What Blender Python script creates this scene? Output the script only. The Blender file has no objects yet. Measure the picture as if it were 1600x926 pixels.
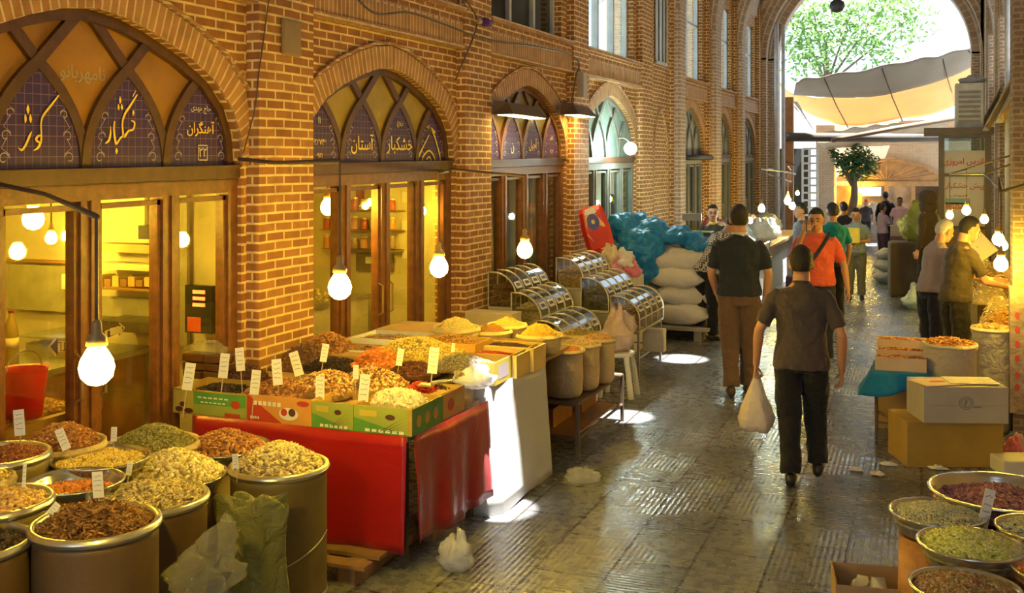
import bpy, bmesh, math, random
from math import sin, cos, pi, sqrt, atan2, hypot
from mathutils import Vector, Matrix, noise
random.seed(7)
sc = bpy.context.scene
COL = sc.collection

# ---------------------------------------------------------------- camera
FPX, HOR, EYE = 1650.0, 262.0, 2.25
YAW = math.atan(640 / FPX)
cd = bpy.data.cameras.new('camera'); cam = bpy.data.objects.new('camera', cd); COL.objects.link(cam)
cd.sensor_width = 36; cd.lens = FPX / 1600 * 36
cd.shift_y = -(463 - HOR) / 1600
cd.clip_end = 300; cd.clip_start = 0.05
cam.location = (0, 0, EYE); cam.rotation_euler = (pi / 2, 0, YAW)
sc.camera = cam

# ---------------------------------------------------------------- light and exposure
SKY_STRENGTH, SUN_STRENGTH, BULB, EXPOSURE = 2.25, 34.0, 420.0, 0.0
w = bpy.data.worlds.new('sky'); sc.world = w; w.use_nodes = True
bg = w.node_tree.nodes['Background']; bg.inputs[0].default_value = (0.66, 0.84, 1.0, 1); bg.inputs[1].default_value = SKY_STRENGTH
SUN_DIR = Vector((-0.137, 0.10, -1.0)).normalized()
sl = bpy.data.lights.new('sun', 'SUN'); sl.energy = SUN_STRENGTH; sl.angle = 0.009; sl.color = (1, 0.97, 0.9)
so = bpy.data.objects.new('sun', sl); COL.objects.link(so); so.location = (0, 0, 20)
so.rotation_euler = SUN_DIR.to_track_quat('-Z', 'Y').to_euler()
sc.view_settings.view_transform = 'Standard'; sc.view_settings.look = 'None'
sc.view_settings.exposure = EXPOSURE; sc.view_settings.gamma = 1; sc.view_settings.use_curve_mapping = False

# ---------------------------------------------------------------- reading positions off the picture
CY, SY = cos(YAW), sin(YAW)
def ray(px, py):
    x = (px - 800) / FPX; u = -(py - HOR) / FPX
    return Vector((x * CY - SY, x * SY + CY, u))
def PZ(px, py, h=0.0):
    d = ray(px, py); t = (h - EYE) / d.z
    return Vector((d.x * t, d.y * t, h))
def PX(px, py, X):
    d = ray(px, py); t = X / d.x
    return Vector((X, d.y * t, EYE + d.z * t))
def PY(px, py, Y):
    d = ray(px, py); t = Y / d.y
    return Vector((d.x * t, Y, EYE + d.z * t))
def PD(px, py, D):
    d = ray(px, py)
    return Vector((d.x * D, d.y * D, EYE + d.z * D))

# ---------------------------------------------------------------- materials
MATS = {}
def newmat(name):
    m = bpy.data.materials.new(name); m.use_nodes = True; MATS[name] = m
    return m, m.node_tree, m.node_tree.nodes['Principled BSDF']
def N(nt, t, **k):
    n = nt.nodes.new('ShaderNode' + t)
    for a, b in k.items(): setattr(n, a, b)
    return n
def ramp(nt, cols, interp='LINEAR'):
    r = N(nt, 'ValToRGB'); e = r.color_ramp.elements; r.color_ramp.interpolation = interp
    while len(e) < len(cols): e.new(0.5)
    for i, c in enumerate(cols):
        e[i].position = i / (len(cols) if interp == 'CONSTANT' else max(1, len(cols) - 1)); e[i].color = (*c, 1)
    return r
def mat(name, c, rough=0.6, metal=0.0, var=0.12, scale=6.0, bump=0.0, bscale=40.0, spec=0.5, sheen=0.0, trans=0.0, alpha=1.0):
    if name in MATS: return MATS[name]
    m, nt, b = newmat(name); L = nt.links.new
    tc = N(nt, 'TexCoord'); no = N(nt, 'TexNoise'); no.inputs['Scale'].default_value = scale; no.inputs['Detail'].default_value = 5
    L(tc.outputs['Object'], no.inputs['Vector'])
    r = ramp(nt, [tuple(max(0, x * (1 - var)) for x in c), tuple(min(1, x * (1 + var)) for x in c)])
    r.color_ramp.elements[0].position = 0.3; r.color_ramp.elements[1].position = 0.7
    L(no.outputs['Fac'], r.inputs['Fac']); L(r.outputs['Color'], b.inputs['Base Color'])
    b.inputs['Roughness'].default_value = rough; b.inputs['Metallic'].default_value = metal
    b.inputs['Specular IOR Level'].default_value = spec
    b.inputs['Sheen Weight'].default_value = sheen
    if trans: b.inputs['Transmission Weight'].default_value = trans
    if alpha < 1: b.inputs['Alpha'].default_value = alpha
    if bump:
        n2 = N(nt, 'TexNoise'); n2.inputs['Scale'].default_value = bscale; n2.inputs['Detail'].default_value = 3
        L(tc.outputs['Object'], n2.inputs['Vector'])
        bp = N(nt, 'Bump'); bp.inputs['Strength'].default_value = bump; bp.inputs['Distance'].default_value = 0.02
        L(n2.outputs['Fac'], bp.inputs['Height']); L(bp.outputs['Normal'], b.inputs['Normal'])
    return m
def emit(name, c, s):
    if name in MATS: return MATS[name]
    m, nt, b = newmat(name)
    b.inputs['Base Color'].default_value = (0.8, 0.8, 0.8, 1)
    b.inputs['Emission Color'].default_value = (*c, 1); b.inputs['Emission Strength'].default_value = s
    return m
def glass(name, tint=(0.95, 0.97, 0.95), gloss=0.12, rough=0.02):
    if name in MATS: return MATS[name]
    m, nt, b = newmat(name); L = nt.links.new
    nt.nodes.remove(b); out = nt.nodes['Material Output']
    t = N(nt, 'BsdfTransparent'); t.inputs[0].default_value = (*tint, 1)
    g = N(nt, 'BsdfGlossy'); g.inputs['Roughness'].default_value = rough
    fr = N(nt, 'LayerWeight'); fr.inputs[0].default_value = 0.5
    pw = N(nt, 'Math', operation='POWER'); pw.inputs[1].default_value = 4.0; L(fr.outputs['Facing'], pw.inputs[0])
    ma = N(nt, 'Math', operation='MULTIPLY_ADD'); ma.inputs[1].default_value = 0.8; ma.inputs[2].default_value = gloss * .5
    mx = N(nt, 'MixShader'); L(pw.outputs[0], ma.inputs[0]); L(ma.outputs[0], mx.inputs[0])
    L(t.outputs[0], mx.inputs[1]); L(g.outputs[0], mx.inputs[2]); L(mx.outputs[0], out.inputs[0])
    return m
def film(name, c, opac=0.35, gloss=0.15):        # thin plastic film
    if name in MATS: return MATS[name]
    m, nt, b = newmat(name); L = nt.links.new
    out = nt.nodes['Material Output']; b.inputs['Base Color'].default_value = (*c, 1); b.inputs['Roughness'].default_value = 0.25
    tr = N(nt, 'BsdfTranslucent'); tr.inputs[0].default_value = (*c, 1)
    t = N(nt, 'BsdfTransparent'); a = N(nt, 'MixShader'); a.inputs[0].default_value = 0.5
    tc = N(nt, 'TexCoord'); no = N(nt, 'TexNoise'); no.inputs['Scale'].default_value = 25
    L(tc.outputs['Object'], no.inputs['Vector'])
    bp = N(nt, 'Bump'); bp.inputs['Strength'].default_value = 0.8; bp.inputs['Distance'].default_value = 0.03
    L(no.outputs['Fac'], bp.inputs['Height']); L(bp.outputs['Normal'], b.inputs['Normal'])
    L(b.outputs[0], a.inputs[1]); L(tr.outputs[0], a.inputs[2])
    mx = N(nt, 'MixShader'); mx.inputs[0].default_value = opac
    L(t.outputs[0], mx.inputs[1]); L(a.outputs[0], mx.inputs[2]); L(mx.outputs[0], out.inputs[0])
    return m
def cloth(name, c, rough=0.85, transl=0.0, var=0.1, bump=0.5, bscale=9.0, c2=None, check=0):
    if name in MATS: return MATS[name]
    m, nt, b = newmat(name); L = nt.links.new
    tc = N(nt, 'TexCoord'); no = N(nt, 'TexNoise'); no.inputs['Scale'].default_value = bscale; no.inputs['Detail'].default_value = 4
    no.inputs['Distortion'].default_value = 0.6
    L(tc.outputs['Object'], no.inputs['Vector'])
    r = ramp(nt, [tuple(x * (1 - var) for x in c), tuple(min(1, x * (1 + var)) for x in c)])
    L(no.outputs['Fac'], r.inputs['Fac']); src = r.outputs['Color']
    if c2:
        ch = N(nt, 'TexChecker'); ch.inputs['Scale'].default_value = check; ch.inputs['Color1'].default_value = (*c, 1); ch.inputs['Color2'].default_value = (*c2, 1)
        L(tc.outputs['Object'], ch.inputs['Vector']); src = ch.outputs['Color']
    L(src, b.inputs['Base Color']); b.inputs['Roughness'].default_value = rough; b.inputs['Sheen Weight'].default_value = 0.15
    b.inputs['Specular IOR Level'].default_value = 0.25 if rough > 0.6 else 0.5
    bp = N(nt, 'Bump'); bp.inputs['Strength'].default_value = bump; bp.inputs['Distance'].default_value = 0.04
    L(no.outputs['Fac'], bp.inputs['Height']); L(bp.outputs['Normal'], b.inputs['Normal'])
    if transl:
        tr = N(nt, 'BsdfTranslucent'); L(src, tr.inputs[0]); mx = N(nt, 'MixShader'); mx.inputs[0].default_value = transl
        L(b.outputs[0], mx.inputs[1]); L(tr.outputs[0], mx.inputs[2]); L(mx.outputs[0], nt.nodes['Material Output'].inputs[0])
    return m
def brick(name, c1, c2, mortar, bw=0.21, bh=0.065, ms=0.008, dirt=0.3, hgt=0.5):
    m, nt, b = newmat(name); L = nt.links.new
    uv = N(nt, 'UVMap'); uv.uv_map = 'uv'
    nz = N(nt, 'TexNoise'); nz.inputs['Scale'].default_value = 3.0; L(uv.outputs[0], nz.inputs['Vector'])
    wob = N(nt, 'VectorMath', operation='SCALE'); wob.inputs['Scale'].default_value = 0.006
    L(nz.outputs['Color'], wob.inputs[0]); ad = N(nt, 'VectorMath', operation='ADD')
    L(uv.outputs[0], ad.inputs[0]); L(wob.outputs[0], ad.inputs[1])
    t = N(nt, 'TexBrick'); t.inputs['Scale'].default_value = 1; t.inputs['Brick Width'].default_value = bw; t.inputs['Row Height'].default_value = bh
    t.inputs['Mortar Size'].default_value = ms; t.inputs['Mortar Smooth'].default_value = 0.3; t.inputs['Bias'].default_value = -0.1
    t.inputs['Color1'].default_value = (*c1, 1); t.inputs['Color2'].default_value = (*c2, 1); t.inputs['Mortar'].default_value = (*mortar, 1)
    L(ad.outputs[0], t.inputs['Vector'])
    n2 = N(nt, 'TexNoise'); n2.inputs['Scale'].default_value = 7; n2.inputs['Detail'].default_value = 6; L(uv.outputs[0], n2.inputs['Vector'])
    r = ramp(nt, [(1 - dirt,) * 3, (1.0, 1.0, 1.0)]); r.color_ramp.elements[0].position = 0.32; r.color_ramp.elements[1].position = 0.62
    L(n2.outputs['Fac'], r.inputs['Fac']); mx = N(nt, 'MixRGB', blend_type='MULTIPLY'); mx.inputs[0].default_value = 1
    L(t.outputs['Color'], mx.inputs[1]); L(r.outputs['Color'], mx.inputs[2]); L(mx.outputs[0], b.inputs['Base Color'])
    b.inputs['Roughness'].default_value = 0.75
    bp = N(nt, 'Bump'); bp.inputs['Strength'].default_value = hgt; bp.inputs['Distance'].default_value = 0.012; bp.invert = True
    L(t.outputs['Fac'], bp.inputs['Height']); L(bp.outputs['Normal'], b.inputs['Normal'])
    return m
def grains(name, cols, rough=0.6):
    if name in MATS: return MATS[name]
    m, nt, b = newmat(name); L = nt.links.new
    g = N(nt, 'NewGeometry'); r = ramp(nt, cols, 'CONSTANT'); L(g.outputs['Random Per Island'], r.inputs['Fac'])
    L(r.outputs['Color'], b.inputs['Base Color']); b.inputs['Roughness'].default_value = rough
    return m
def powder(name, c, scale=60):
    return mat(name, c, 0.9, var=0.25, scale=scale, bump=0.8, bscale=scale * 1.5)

# ---------------------------------------------------------------- mesh building
class MB:
    def __init__(s): s.v, s.f, s.mi, s.sm, s.uv, s.cm, s.cs = [], [], [], [], {}, 0, False
    def face(s, idx, uv=None):
        if uv: s.uv[len(s.f)] = uv
        s.f.append(tuple(idx)); s.mi.append(s.cm); s.sm.append(s.cs)
    def quad(s, a, b, c, d, uv=None):
        n = len(s.v); s.v += [tuple(a), tuple(b), tuple(c), tuple(d)]; s.face((n, n + 1, n + 2, n + 3), uv)
    def poly(s, pts, uv=None):
        n = len(s.v); s.v += [tuple(p) for p in pts]; s.face(range(n, n + len(pts)), uv)
    def box(s, x0, x1, y0, y1, z0, z1, M=None, taper=0):
        n = len(s.v)
        P = []
        for (z, t) in ((z0, taper), (z1, 0)):
            for (x, y) in ((x0 + t, y0 + t), (x1 - t, y0 + t), (x1 - t, y1 - t), (x0 + t, y1 - t)):
                p = Vector((x, y, z)); P.append(tuple(M @ p) if M else tuple(p))
        s.v += P
        for q in ((0, 3, 2, 1), (4, 5, 6, 7), (0, 1, 5, 4), (1, 2, 6, 5), (2, 3, 7, 6), (3, 0, 4, 7)): s.face([n + i for i in q])
        return s
    def tray(s, x0, x1, y0, y1, z0, z1, t=0.008, fl=0.01, M=None):     # open box
        s.box(x0, x1, y0, y0 + t, z0, z1, M); s.box(x0, x1, y1 - t, y1, z0, z1, M)
        s.box(x0, x0 + t, y0 + t, y1 - t, z0, z1, M); s.box(x1 - t, x1, y0 + t, y1 - t, z0, z1, M)
        s.box(x0 + t, x1 - t, y0 + t, y1 - t, z0, z0 + fl, M); return s
    def rings(s, R, cap=True, close=True):
        n = len(s.v); k = len(R[0])
        for r in R: s.v += [tuple(p) for p in r]
        for i in range(len(R) - 1):
            for j in range(k if close else k - 1):
                a = n + i * k + j; b = n + i * k + (j + 1) % k
                s.face((a, b, b + k, a + k))
        if cap and close:
            s.face([n + j for j in reversed(range(k))]); s.face([n + (len(R) - 1) * k + j for j in range(k)])
        return s
    def tube(s, pts, r, n=8, cap=True, hint=None, squash=None):
        pts = [Vector(p) for p in pts]; R = []
        up = Vector(hint) if hint else None
        for i, p in enumerate(pts):
            d = (pts[min(i + 1, len(pts) - 1)] - pts[max(i - 1, 0)])
            d = d.normalized() if d.length > 1e-9 else Vector((0, 0, 1))
            if up is None: up = Vector((0, 0, 1)) if abs(d.z) < 0.9 else Vector((1, 0, 0))
            a = (up - d * up.dot(d))
            a = a.normalized() if a.length > 1e-6 else d.orthogonal().normalized()
            b = d.cross(a)
            if hint is None: up = a
            rr = r[i] if isinstance(r, (list, tuple)) else r
            ra, rb = rr if isinstance(rr, (list, tuple)) else (rr, rr)
            R.append([p + a * (ra * cos(2 * pi * j / n)) + b * (rb * sin(2 * pi * j / n)) for j in range(n)])
        return s.rings(R, cap)
    def lathe(s, prof, c=(0, 0, 0), n=24, M=None, wob=0, seed=0):      # prof: (r, z) bottom to top
        R = []
        for (r, z) in prof:
            ring = []
            for j in range(n):
                a = 2 * pi * j / n; q = r * (1 + wob * noise.noise(Vector((cos(a) * 1.5 + seed, sin(a) * 1.5, z * 4))))
                p = Vector((q * cos(a), q * sin(a), z)); p = (M @ p) if M else p
                ring.append(p + Vector(c))
            R.append(ring)
        return s.rings(R, cap=True)
    def ball(s, c, r, n=10, m=7, M=None):
        rx, ry, rz = r if isinstance(r, (list, tuple)) else (r, r, r)
        R = []
        for i in range(m + 1):
            t = pi * (0.04 + 0.92 * i / m)
            R.append([Vector(c) + ((M @ Vector((rx * sin(t) * cos(2 * pi * j / n), ry * sin(t) * sin(2 * pi * j / n), -rz * cos(t)))) if M else Vector((rx * sin(t) * cos(2 * pi * j / n), ry * sin(t) * sin(2 * pi * j / n), -rz * cos(t)))) for j in range(n)])
        return s.rings(R)
    def mesh(s, name, mats, off=(0, 0, 0), fn=None):
        me = bpy.data.meshes.new(name); o = Vector(off)
        V = [Vector(fn(*v)) - o for v in s.v] if fn else [Vector(v) - o for v in s.v]
        me.from_pydata(V, [], s.f)
        for m in mats: me.materials.append(m)
        if len(mats) > 1: me.polygons.foreach_set('material_index', s.mi)
        me.polygons.foreach_set('use_smooth', s.sm)
        ul = me.uv_layers.new(name='uv'); data = ul.data
        for p in me.polygons:
            cu = s.uv.get(p.index); n = p.normal
            ax, ay, az = abs(n.x), abs(n.y), abs(n.z)
            for k, li in enumerate(p.loop_indices):
                if cu: data[li].uv = cu[k]; continue
                v = s.v[me.loops[li].vertex_index]
                data[li].uv = (v[1], v[2]) if ax >= ay and ax >= az else ((v[0], v[2]) if ay >= az else (v[0], v[1]))
        me.update(); return me
    def build(s, name, mats, parent=None, fn=None, at=None):
        if not isinstance(mats, (list, tuple)): mats = [mats]
        if parent is not None:
            off = world_loc(parent)
        elif at is not None: off = Vector(at)
        else: off = Vector((0, 0, 0))
        ob = bpy.data.objects.new(name, s.mesh(name, mats, off, fn)); COL.objects.link(ob)
        if parent is not None: ob.parent = parent
        else: ob.location = off
        return ob
def world_loc(o):
    l = Vector((0, 0, 0))
    while o is not None: l = l + o.location; o = o.parent
    return l
def mod(o, kind, **k):
    m = o.modifiers.new(kind.lower(), kind)
    for a, b in k.items(): setattr(m, a, b)
    return o
def tag(o, label=None, cat=None, group=None, kind=None):
    if label: o['label'] = label
    if cat: o['category'] = cat
    if group: o['group'] = group
    if kind: o['kind'] = kind
    return o
def thing(name, label, cat, loc=(0, 0, 0), group=None, rz=0):
    o = bpy.data.objects.new(name, None); COL.objects.link(o); o.location = loc; o.rotation_euler = (0, 0, rz)
    return tag(o, label, cat, group)
def copy_tree(o, parent=None):
    c = o.copy(); COL.objects.link(c); c.parent = parent
    for ch in list(o.children): copy_tree(ch, c)
    return c
def structure(o): o['kind'] = 'structure'; return o

# Persian lettering: joined letter forms, laid out right to left
_J = {'ا': 0xFE8D, 'آ': 0xFE81, 'د': 0xFEA9, 'ذ': 0xFEAB, 'ر': 0xFEAD, 'ز': 0xFEAF, 'و': 0xFEED}
_K = {'ب': 0xFE8F, 'ت': 0xFE95, 'ث': 0xFE99, 'ج': 0xFE9D, 'ح': 0xFEA1, 'خ': 0xFEA5, 'س': 0xFEB1, 'ش': 0xFEB5, 'ص': 0xFEB9, 'ع': 0xFEC9, 'ف': 0xFED1,
      'ک': 0xFB8E, 'گ': 0xFB92, 'ل': 0xFEDD, 'م': 0xFEE1, 'ن': 0xFEE5, 'ه': 0xFEE9, 'ی': 0xFBFC, 'پ': 0xFB56}
def shape(t):
    out = []
    for i, ch in enumerate(t):
        pv = i > 0 and t[i - 1] in _K; nx = i < len(t) - 1 and (t[i + 1] in _K or t[i + 1] in _J)
        if ch in _J: out.append(chr(_J[ch] + (1 if pv else 0)))
        elif ch in _K: out.append(chr(_K[ch] + ((3 if nx else 1) if pv else (2 if nx else 0))))
        else: out.append(ch)
    s = ''.join(out)
    return s if t and all(c in '۰۱۲۳۴۵۶۷۸۹ ' for c in t) else s[::-1]
def lettering(text, height, m, M, parent, name='lettering', persian=True, extrude=0.002, width=None, bold=0.0):
    c = bpy.data.curves.new('t', 'FONT'); c.body = shape(text) if persian else text; c.size = 1; c.extrude = 0; c.align_x = 'LEFT'; c.offset = bold
    o = bpy.data.objects.new('t', c); COL.objects.link(o); bpy.context.view_layer.update()
    me = bpy.data.meshes.new_from_object(o.evaluated_get(bpy.context.evaluated_depsgraph_get()))
    bpy.data.objects.remove(o)
    xs = [v.co.x for v in me.vertices]; ys = [v.co.y for v in me.vertices]
    if not xs: return None
    sc_ = height / (max(ys) - min(ys) + 1e-6); cx, cy = (max(xs) + min(xs)) / 2, (max(ys) + min(ys)) / 2
    sx = width / (max(xs) - min(xs) + 1e-6) if width else sc_
    off = world_loc(parent) if parent else Vector((0, 0, 0))
    for v in me.vertices: v.co = (M @ Vector(((v.co.x - cx) * sx, (v.co.y - cy) * sc_, 0))) - off
    me.materials.clear(); me.materials.append(m)
    ob = bpy.data.objects.new(name, me); COL.objects.link(ob); ob.parent = parent
    return ob
def frame_mat(origin, right, up):      # matrix whose local x,y are right,up
    r = Vector(right).normalized(); u = Vector(up).normalized(); n = r.cross(u)
    M = Matrix(((r.x, u.x, n.x, 0), (r.y, u.y, n.y, 0), (r.z, u.z, n.z, 0), (0, 0, 0, 1)))
    return Matrix.Translation(Vector(origin)) @ M
# ================================================================ SETTING
BR = brick('brick_warm', (0.34, 0.125, 0.035), (0.48, 0.21, 0.06), (0.88, 0.68, 0.31), ms=.0095)
BRV = brick('brick_ring', (0.44, 0.20, 0.08), (0.55, 0.29, 0.12), (0.72, 0.58, 0.34), bw=0.4, bh=0.062)
BRP = brick('brick_pale', (0.50, 0.36, 0.22), (0.60, 0.44, 0.28), (0.62, 0.52, 0.38), dirt=0.2)
WOOD = mat('wood_frame', (0.17, 0.062, 0.02), 0.38, var=0.3, scale=14, bump=0.15)
WOODD = mat('wood_dark', (0.09, 0.035, 0.015), 0.4, var=0.3, scale=14)
SHOPGLASS = glass('shop_glass', (0.96, 0.95, 0.88), 0.07)
SKEW = 0.0155
def WF(x, y, z): return (x, y, z + SKEW * (y - 8) * min(1.0, max(0, z) / 2.0))

# floor: worn stone setts and slabs, slightly wet
def floor_material():
    m, nt, b = newmat('stone_floor'); L = nt.links.new
    tc = N(nt, 'TexCoord'); mp = N(nt, 'Mapping'); mp.inputs['Rotation'].default_value = (0, 0, 0)
    sp = N(nt, 'SeparateXYZ'); cb = N(nt, 'CombineXYZ'); L(tc.outputs['Object'], sp.inputs[0])
    L(sp.outputs['Y'], cb.inputs['X']); L(sp.outputs['X'], cb.inputs['Y'])
    t = N(nt, 'TexBrick'); t.inputs['Scale'].default_value = 1; t.inputs['Brick Width'].default_value = 0.62; t.inputs['Row Height'].default_value = 0.405
    t.inputs['Mortar Size'].default_value = 0.009; t.inputs['Mortar Smooth'].default_value = 0.2
    t.inputs['Color1'].default_value = (0.145, 0.152, 0.162, 1); t.inputs['Color2'].default_value = (0.225, 0.235, 0.25, 1); t.inputs['Mortar'].default_value = (0.07, 0.06, 0.05, 1)
    L(cb.outputs[0], t.inputs['Vector'])
    # carved ribs on the slabs
    wv = N(nt, 'TexWave', wave_type='BANDS', bands_direction='X'); wv.inputs['Scale'].default_value = 9.0; wv.inputs['Distortion'].default_value = 1.2; wv.inputs['Detail'].default_value = 0
    L(cb.outputs[0], wv.inputs['Vector'])
    wv2 = N(nt, 'TexWave', wave_type='BANDS', bands_direction='Y'); wv2.inputs['Scale'].default_value = 9.0; wv2.inputs['Distortion'].default_value = 1.2
    L(cb.outputs[0], wv2.inputs['Vector'])
    n1 = N(nt, 'TexNoise'); n1.inputs['Scale'].default_value = 1.1; n1.inputs['Detail'].default_value = 6; L(tc.outputs['Object'], n1.inputs['Vector'])
    sel = ramp(nt, [(0, 0, 0), (1, 1, 1)]); sel.color_ramp.elements[0].position = 0.48; sel.color_ramp.elements[1].position = 0.52
    L(n1.outputs['Fac'], sel.inputs['Fac'])
    mw = N(nt, 'MixRGB'); L(sel.outputs['Color'], mw.inputs[0]); L(wv.outputs['Color'], mw.inputs[1]); L(wv2.outputs['Color'], mw.inputs[2])
    n2 = N(nt, 'TexNoise'); n2.inputs['Scale'].default_value = 14; n2.inputs['Detail'].default_value = 3; L(tc.outputs['Object'], n2.inputs['Vector'])
    r = ramp(nt, [(0.55, 0.55, 0.55), (1.12, 1.1, 1.08)]); r.color_ramp.elements[0].position = 0.35; r.color_ramp.elements[1].position = 0.65
    L(n1.outputs['Fac'], r.inputs['Fac']); mx = N(nt, 'MixRGB', blend_type='MULTIPLY'); mx.inputs[0].default_value = 1
    L(t.outputs['Color'], mx.inputs[1]); L(r.outputs['Color'], mx.inputs[2]); L(mx.outputs[0], b.inputs['Base Color'])
    rr = N(nt, 'MapRange'); rr.inputs['From Min'].default_value = 0.3; rr.inputs['From Max'].default_value = 0.7; rr.inputs['To Min'].default_value = 0.16; rr.inputs['To Max'].default_value = 0.42
    L(n2.outputs['Fac'], rr.inputs['Value']); L(rr.outputs[0], b.inputs['Roughness'])
    b.inputs['Specular IOR Level'].default_value = 0.6
    h1 = N(nt, 'MixRGB', blend_type='ADD'); h1.inputs[0].default_value = 0.35; L(mw.outputs[0], h1.inputs[1]); L(n2.outputs['Fac'], h1.inputs[2])
    bp = N(nt, 'Bump'); bp.inputs['Strength'].default_value = 0.30; bp.inputs['Distance'].default_value = 0.005; L(h1.outputs[0], bp.inputs['Height'])
    bp2 = N(nt, 'Bump'); bp2.inputs['Strength'].default_value = 0.8; bp2.inputs['Distance'].default_value = 0.01; bp2.invert = True
    L(t.outputs['Fac'], bp2.inputs['Height']); L(bp.outputs['Normal'], bp2.inputs['Normal']); L(bp2.outputs['Normal'], b.inputs['Normal'])
    return m
fl = MB(); fl.box(-12, 8, -12, 60, -0.15, 0)
structure(fl.build('floor', floor_material()))

# bays along the left wall: (y start after pilaster, y end at next pilaster)
PIL = [(2.55, 3.24), (6.0, 6.68), (9.45, 10.11), (12.9, 13.54), (16.45, 17.15), (18.7, 19.34), (22.1, 23.1), (25.65, 26.3), (29.4, 30.7)]
BAYS = [(3.24, 6.0), (6.68, 9.45), (10.11, 12.9), (13.54, 16.45), (19.34, 22.1), (23.1, 25.65), (26.3, 29.4)]
PROF = [(0, .81), (.18, .785), (.35, .73), (.585, .626), (.78, .505), (.914, .354), (.98, .196), (1, 0.0)]
def prof(t):       # arch height over springing at |offset| = t of the half width
    t = abs(t)
    for (a, ha), (b, hb) in zip(PROF, PROF[1:]):
        if t <= b: return ha + (hb - ha) * (t - a) / (b - a)
    return 0
ZS, ZTOP, ZLEDGE, ZSILL, ZROOF = 2.29, 0, 3.41, 3.78, 6.3
XP, XR, XW = -4.15, -4.25, -4.33       # pilaster face, recess face, wood plane
wl = MB()
for (a, b) in PIL: wl.box(-4.45, XP, a, b, 0, ZROOF)
wl.box(-4.45, XP, -9.0, 2.55, 0, ZROOF)
wl.box(-4.45, XP - 0.06, 17.15, 18.7, 0, ZROOF)      # blind bay
RING = MB()
def arch_pts(c, hw, zs, k=1.0, grow=0.0):
    P = []
    T = [1, .995, .98, .95, .914, .85, .78, .68, .585, .47, .35, .18, 0]
    for sgn in (-1, 1):
        seq = T if sgn < 0 else T[::-1][1:]
        for t in seq: P.append(Vector((0, c + sgn * t * hw, zs + prof(t) * k)))
    if grow:
        Q = []
        for i, p in enumerate(P):
            d = P[min(i + 1, len(P) - 1)] - P[max(i - 1, 0)]; n = Vector((0, -d.z, d.y)).normalized()
            if i == 0: n = Vector((0, -1, 0))
            if i == len(P) - 1: n = Vector((0, 1, 0))
            Q.append(p + n * grow)
        return P, Q
    return P
for bi, (a, b) in enumerate(BAYS):
    c = (a + b) / 2 - 0.02; hw = (b - a) / 2 - 0.04; k = 1.1 if bi == 0 else 1.0 + (0.0 if bi < 2 else 0.06 * min(bi - 1, 3)) 
    P = arch_pts(c, hw, ZS, k)
    # spandrel: from the arch up to the ledge, thickness into the wall
    for p, q in zip(P, P[1:]):
        wl.quad((XR, p.y, p.z), (XR, q.y, q.z), (XR, q.y, ZLEDGE), (XR, p.y, ZLEDGE))
        wl.quad((XR, p.y, p.z), (XR - .2, p.y, p.z), (XR - .2, q.y, q.z), (XR, q.y, q.z))
    wl.box(XR - .2, XR, a, c - hw, 0, ZLEDGE); wl.box(XR - .2, XR, c + hw, b, 0, ZLEDGE)
    # ring of bricks on edge around the arch, and its thin outer moulding
    P, Q = arch_pts(c, hw, ZS, k, 0.19); s_ = 0
    for i in range(len(P) - 1):
        l = (P[i + 1] - P[i]).length
        if min(Q[i].y, Q[i + 1].y) < a or max(Q[i].y, Q[i + 1].y) > b:
            Q[i].y = min(max(Q[i].y, a), b); Q[i + 1].y = min(max(Q[i + 1].y, a), b)
        x = XR + 0.018
        p, q, r, t = P[i], P[i + 1], Q[i + 1], Q[i]
        RING.quad((x, p.y, p.z), (x, q.y, q.z), (x, r.y, r.z), (x, t.y, t.z), uv=[(0, s_), (0, s_ + l), (.19, s_ + l), (.19, s_)])
        RING.quad((x, t.y, t.z), (x, r.y, r.z), (XR, r.y, r.z), (XR, t.y, t.z)); RING.quad((XR, p.y, p.z), (XR, q.y, q.z), (x, q.y, q.z), (x, p.y, p.z))
        s_ += l
    for g0, g1, x in ((.2, .225, XR + .03),):
        P1, Q1 = arch_pts(c, hw, ZS, k, g0); _, Q2 = arch_pts(c, hw, ZS, k, g1)
        for i in range(4, len(Q1) - 5):
            p, q, r, t = Q1[i], Q1[i + 1], Q2[i + 1], Q2[i]
            if min(p.y, q.y) < a or max(p.y, q.y) > b: continue
            RING.quad((x, p.y, p.z), (x, q.y, q.z), (x, r.y, r.z), (x, t.y, t.z)); RING.quad((XR, p.y, p.z), (XR, q.y, q.z), (x, q.y, q.z), (x, p.y, p.z))
            RING.quad((x, t.y, t.z), (x, r.y, r.z), (XR, r.y, r.z), (XR, t.y, t.z))
    # band above: course of bricks on end, then wall round the upper window
    x = XP - 0.03
    wl.box(XR - .2, x, a, b, ZLEDGE + 0.02, ZSILL)
    m_ = 0.22
    wtop = 5.55 if bi < 4 else 5.75
    wl.box(XR - .2, XP - .1, a, a + m_, ZSILL, wtop); wl.box(XR - .2, XP - .1, b - m_, b, ZSILL, wtop); wl.box(XR - .2, XP - .1, a, b, wtop, ZROOF)
structure(wl.build('wall_left', BR, fn=WF))
structure(RING.build('trim_1', BRV, fn=WF))['label'] = 'brick rings around the shop arches'
LED = MB()
for (a, b) in BAYS:
    # soldier course: rotated lettering of bricks
    x = XP - 0.026; n = int((b - a) / 0.07)
    LED.quad((x, a, ZLEDGE + .02), (x, b, ZLEDGE + .02), (x, b, ZLEDGE + .24), (x, a, ZLEDGE + .24), uv=[(0, a), (0, b), (.22, b), (.22, a)])
    LED.box(XR, XP - .005, a, b, ZLEDGE - .02, ZLEDGE + .02)
    LED.box(XR, XP + .02, a, b, ZSILL - .04, ZSILL + .01)
structure(LED.build('trim_2', BRV, fn=WF))['label'] = 'brick ledges over the arches'
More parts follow.
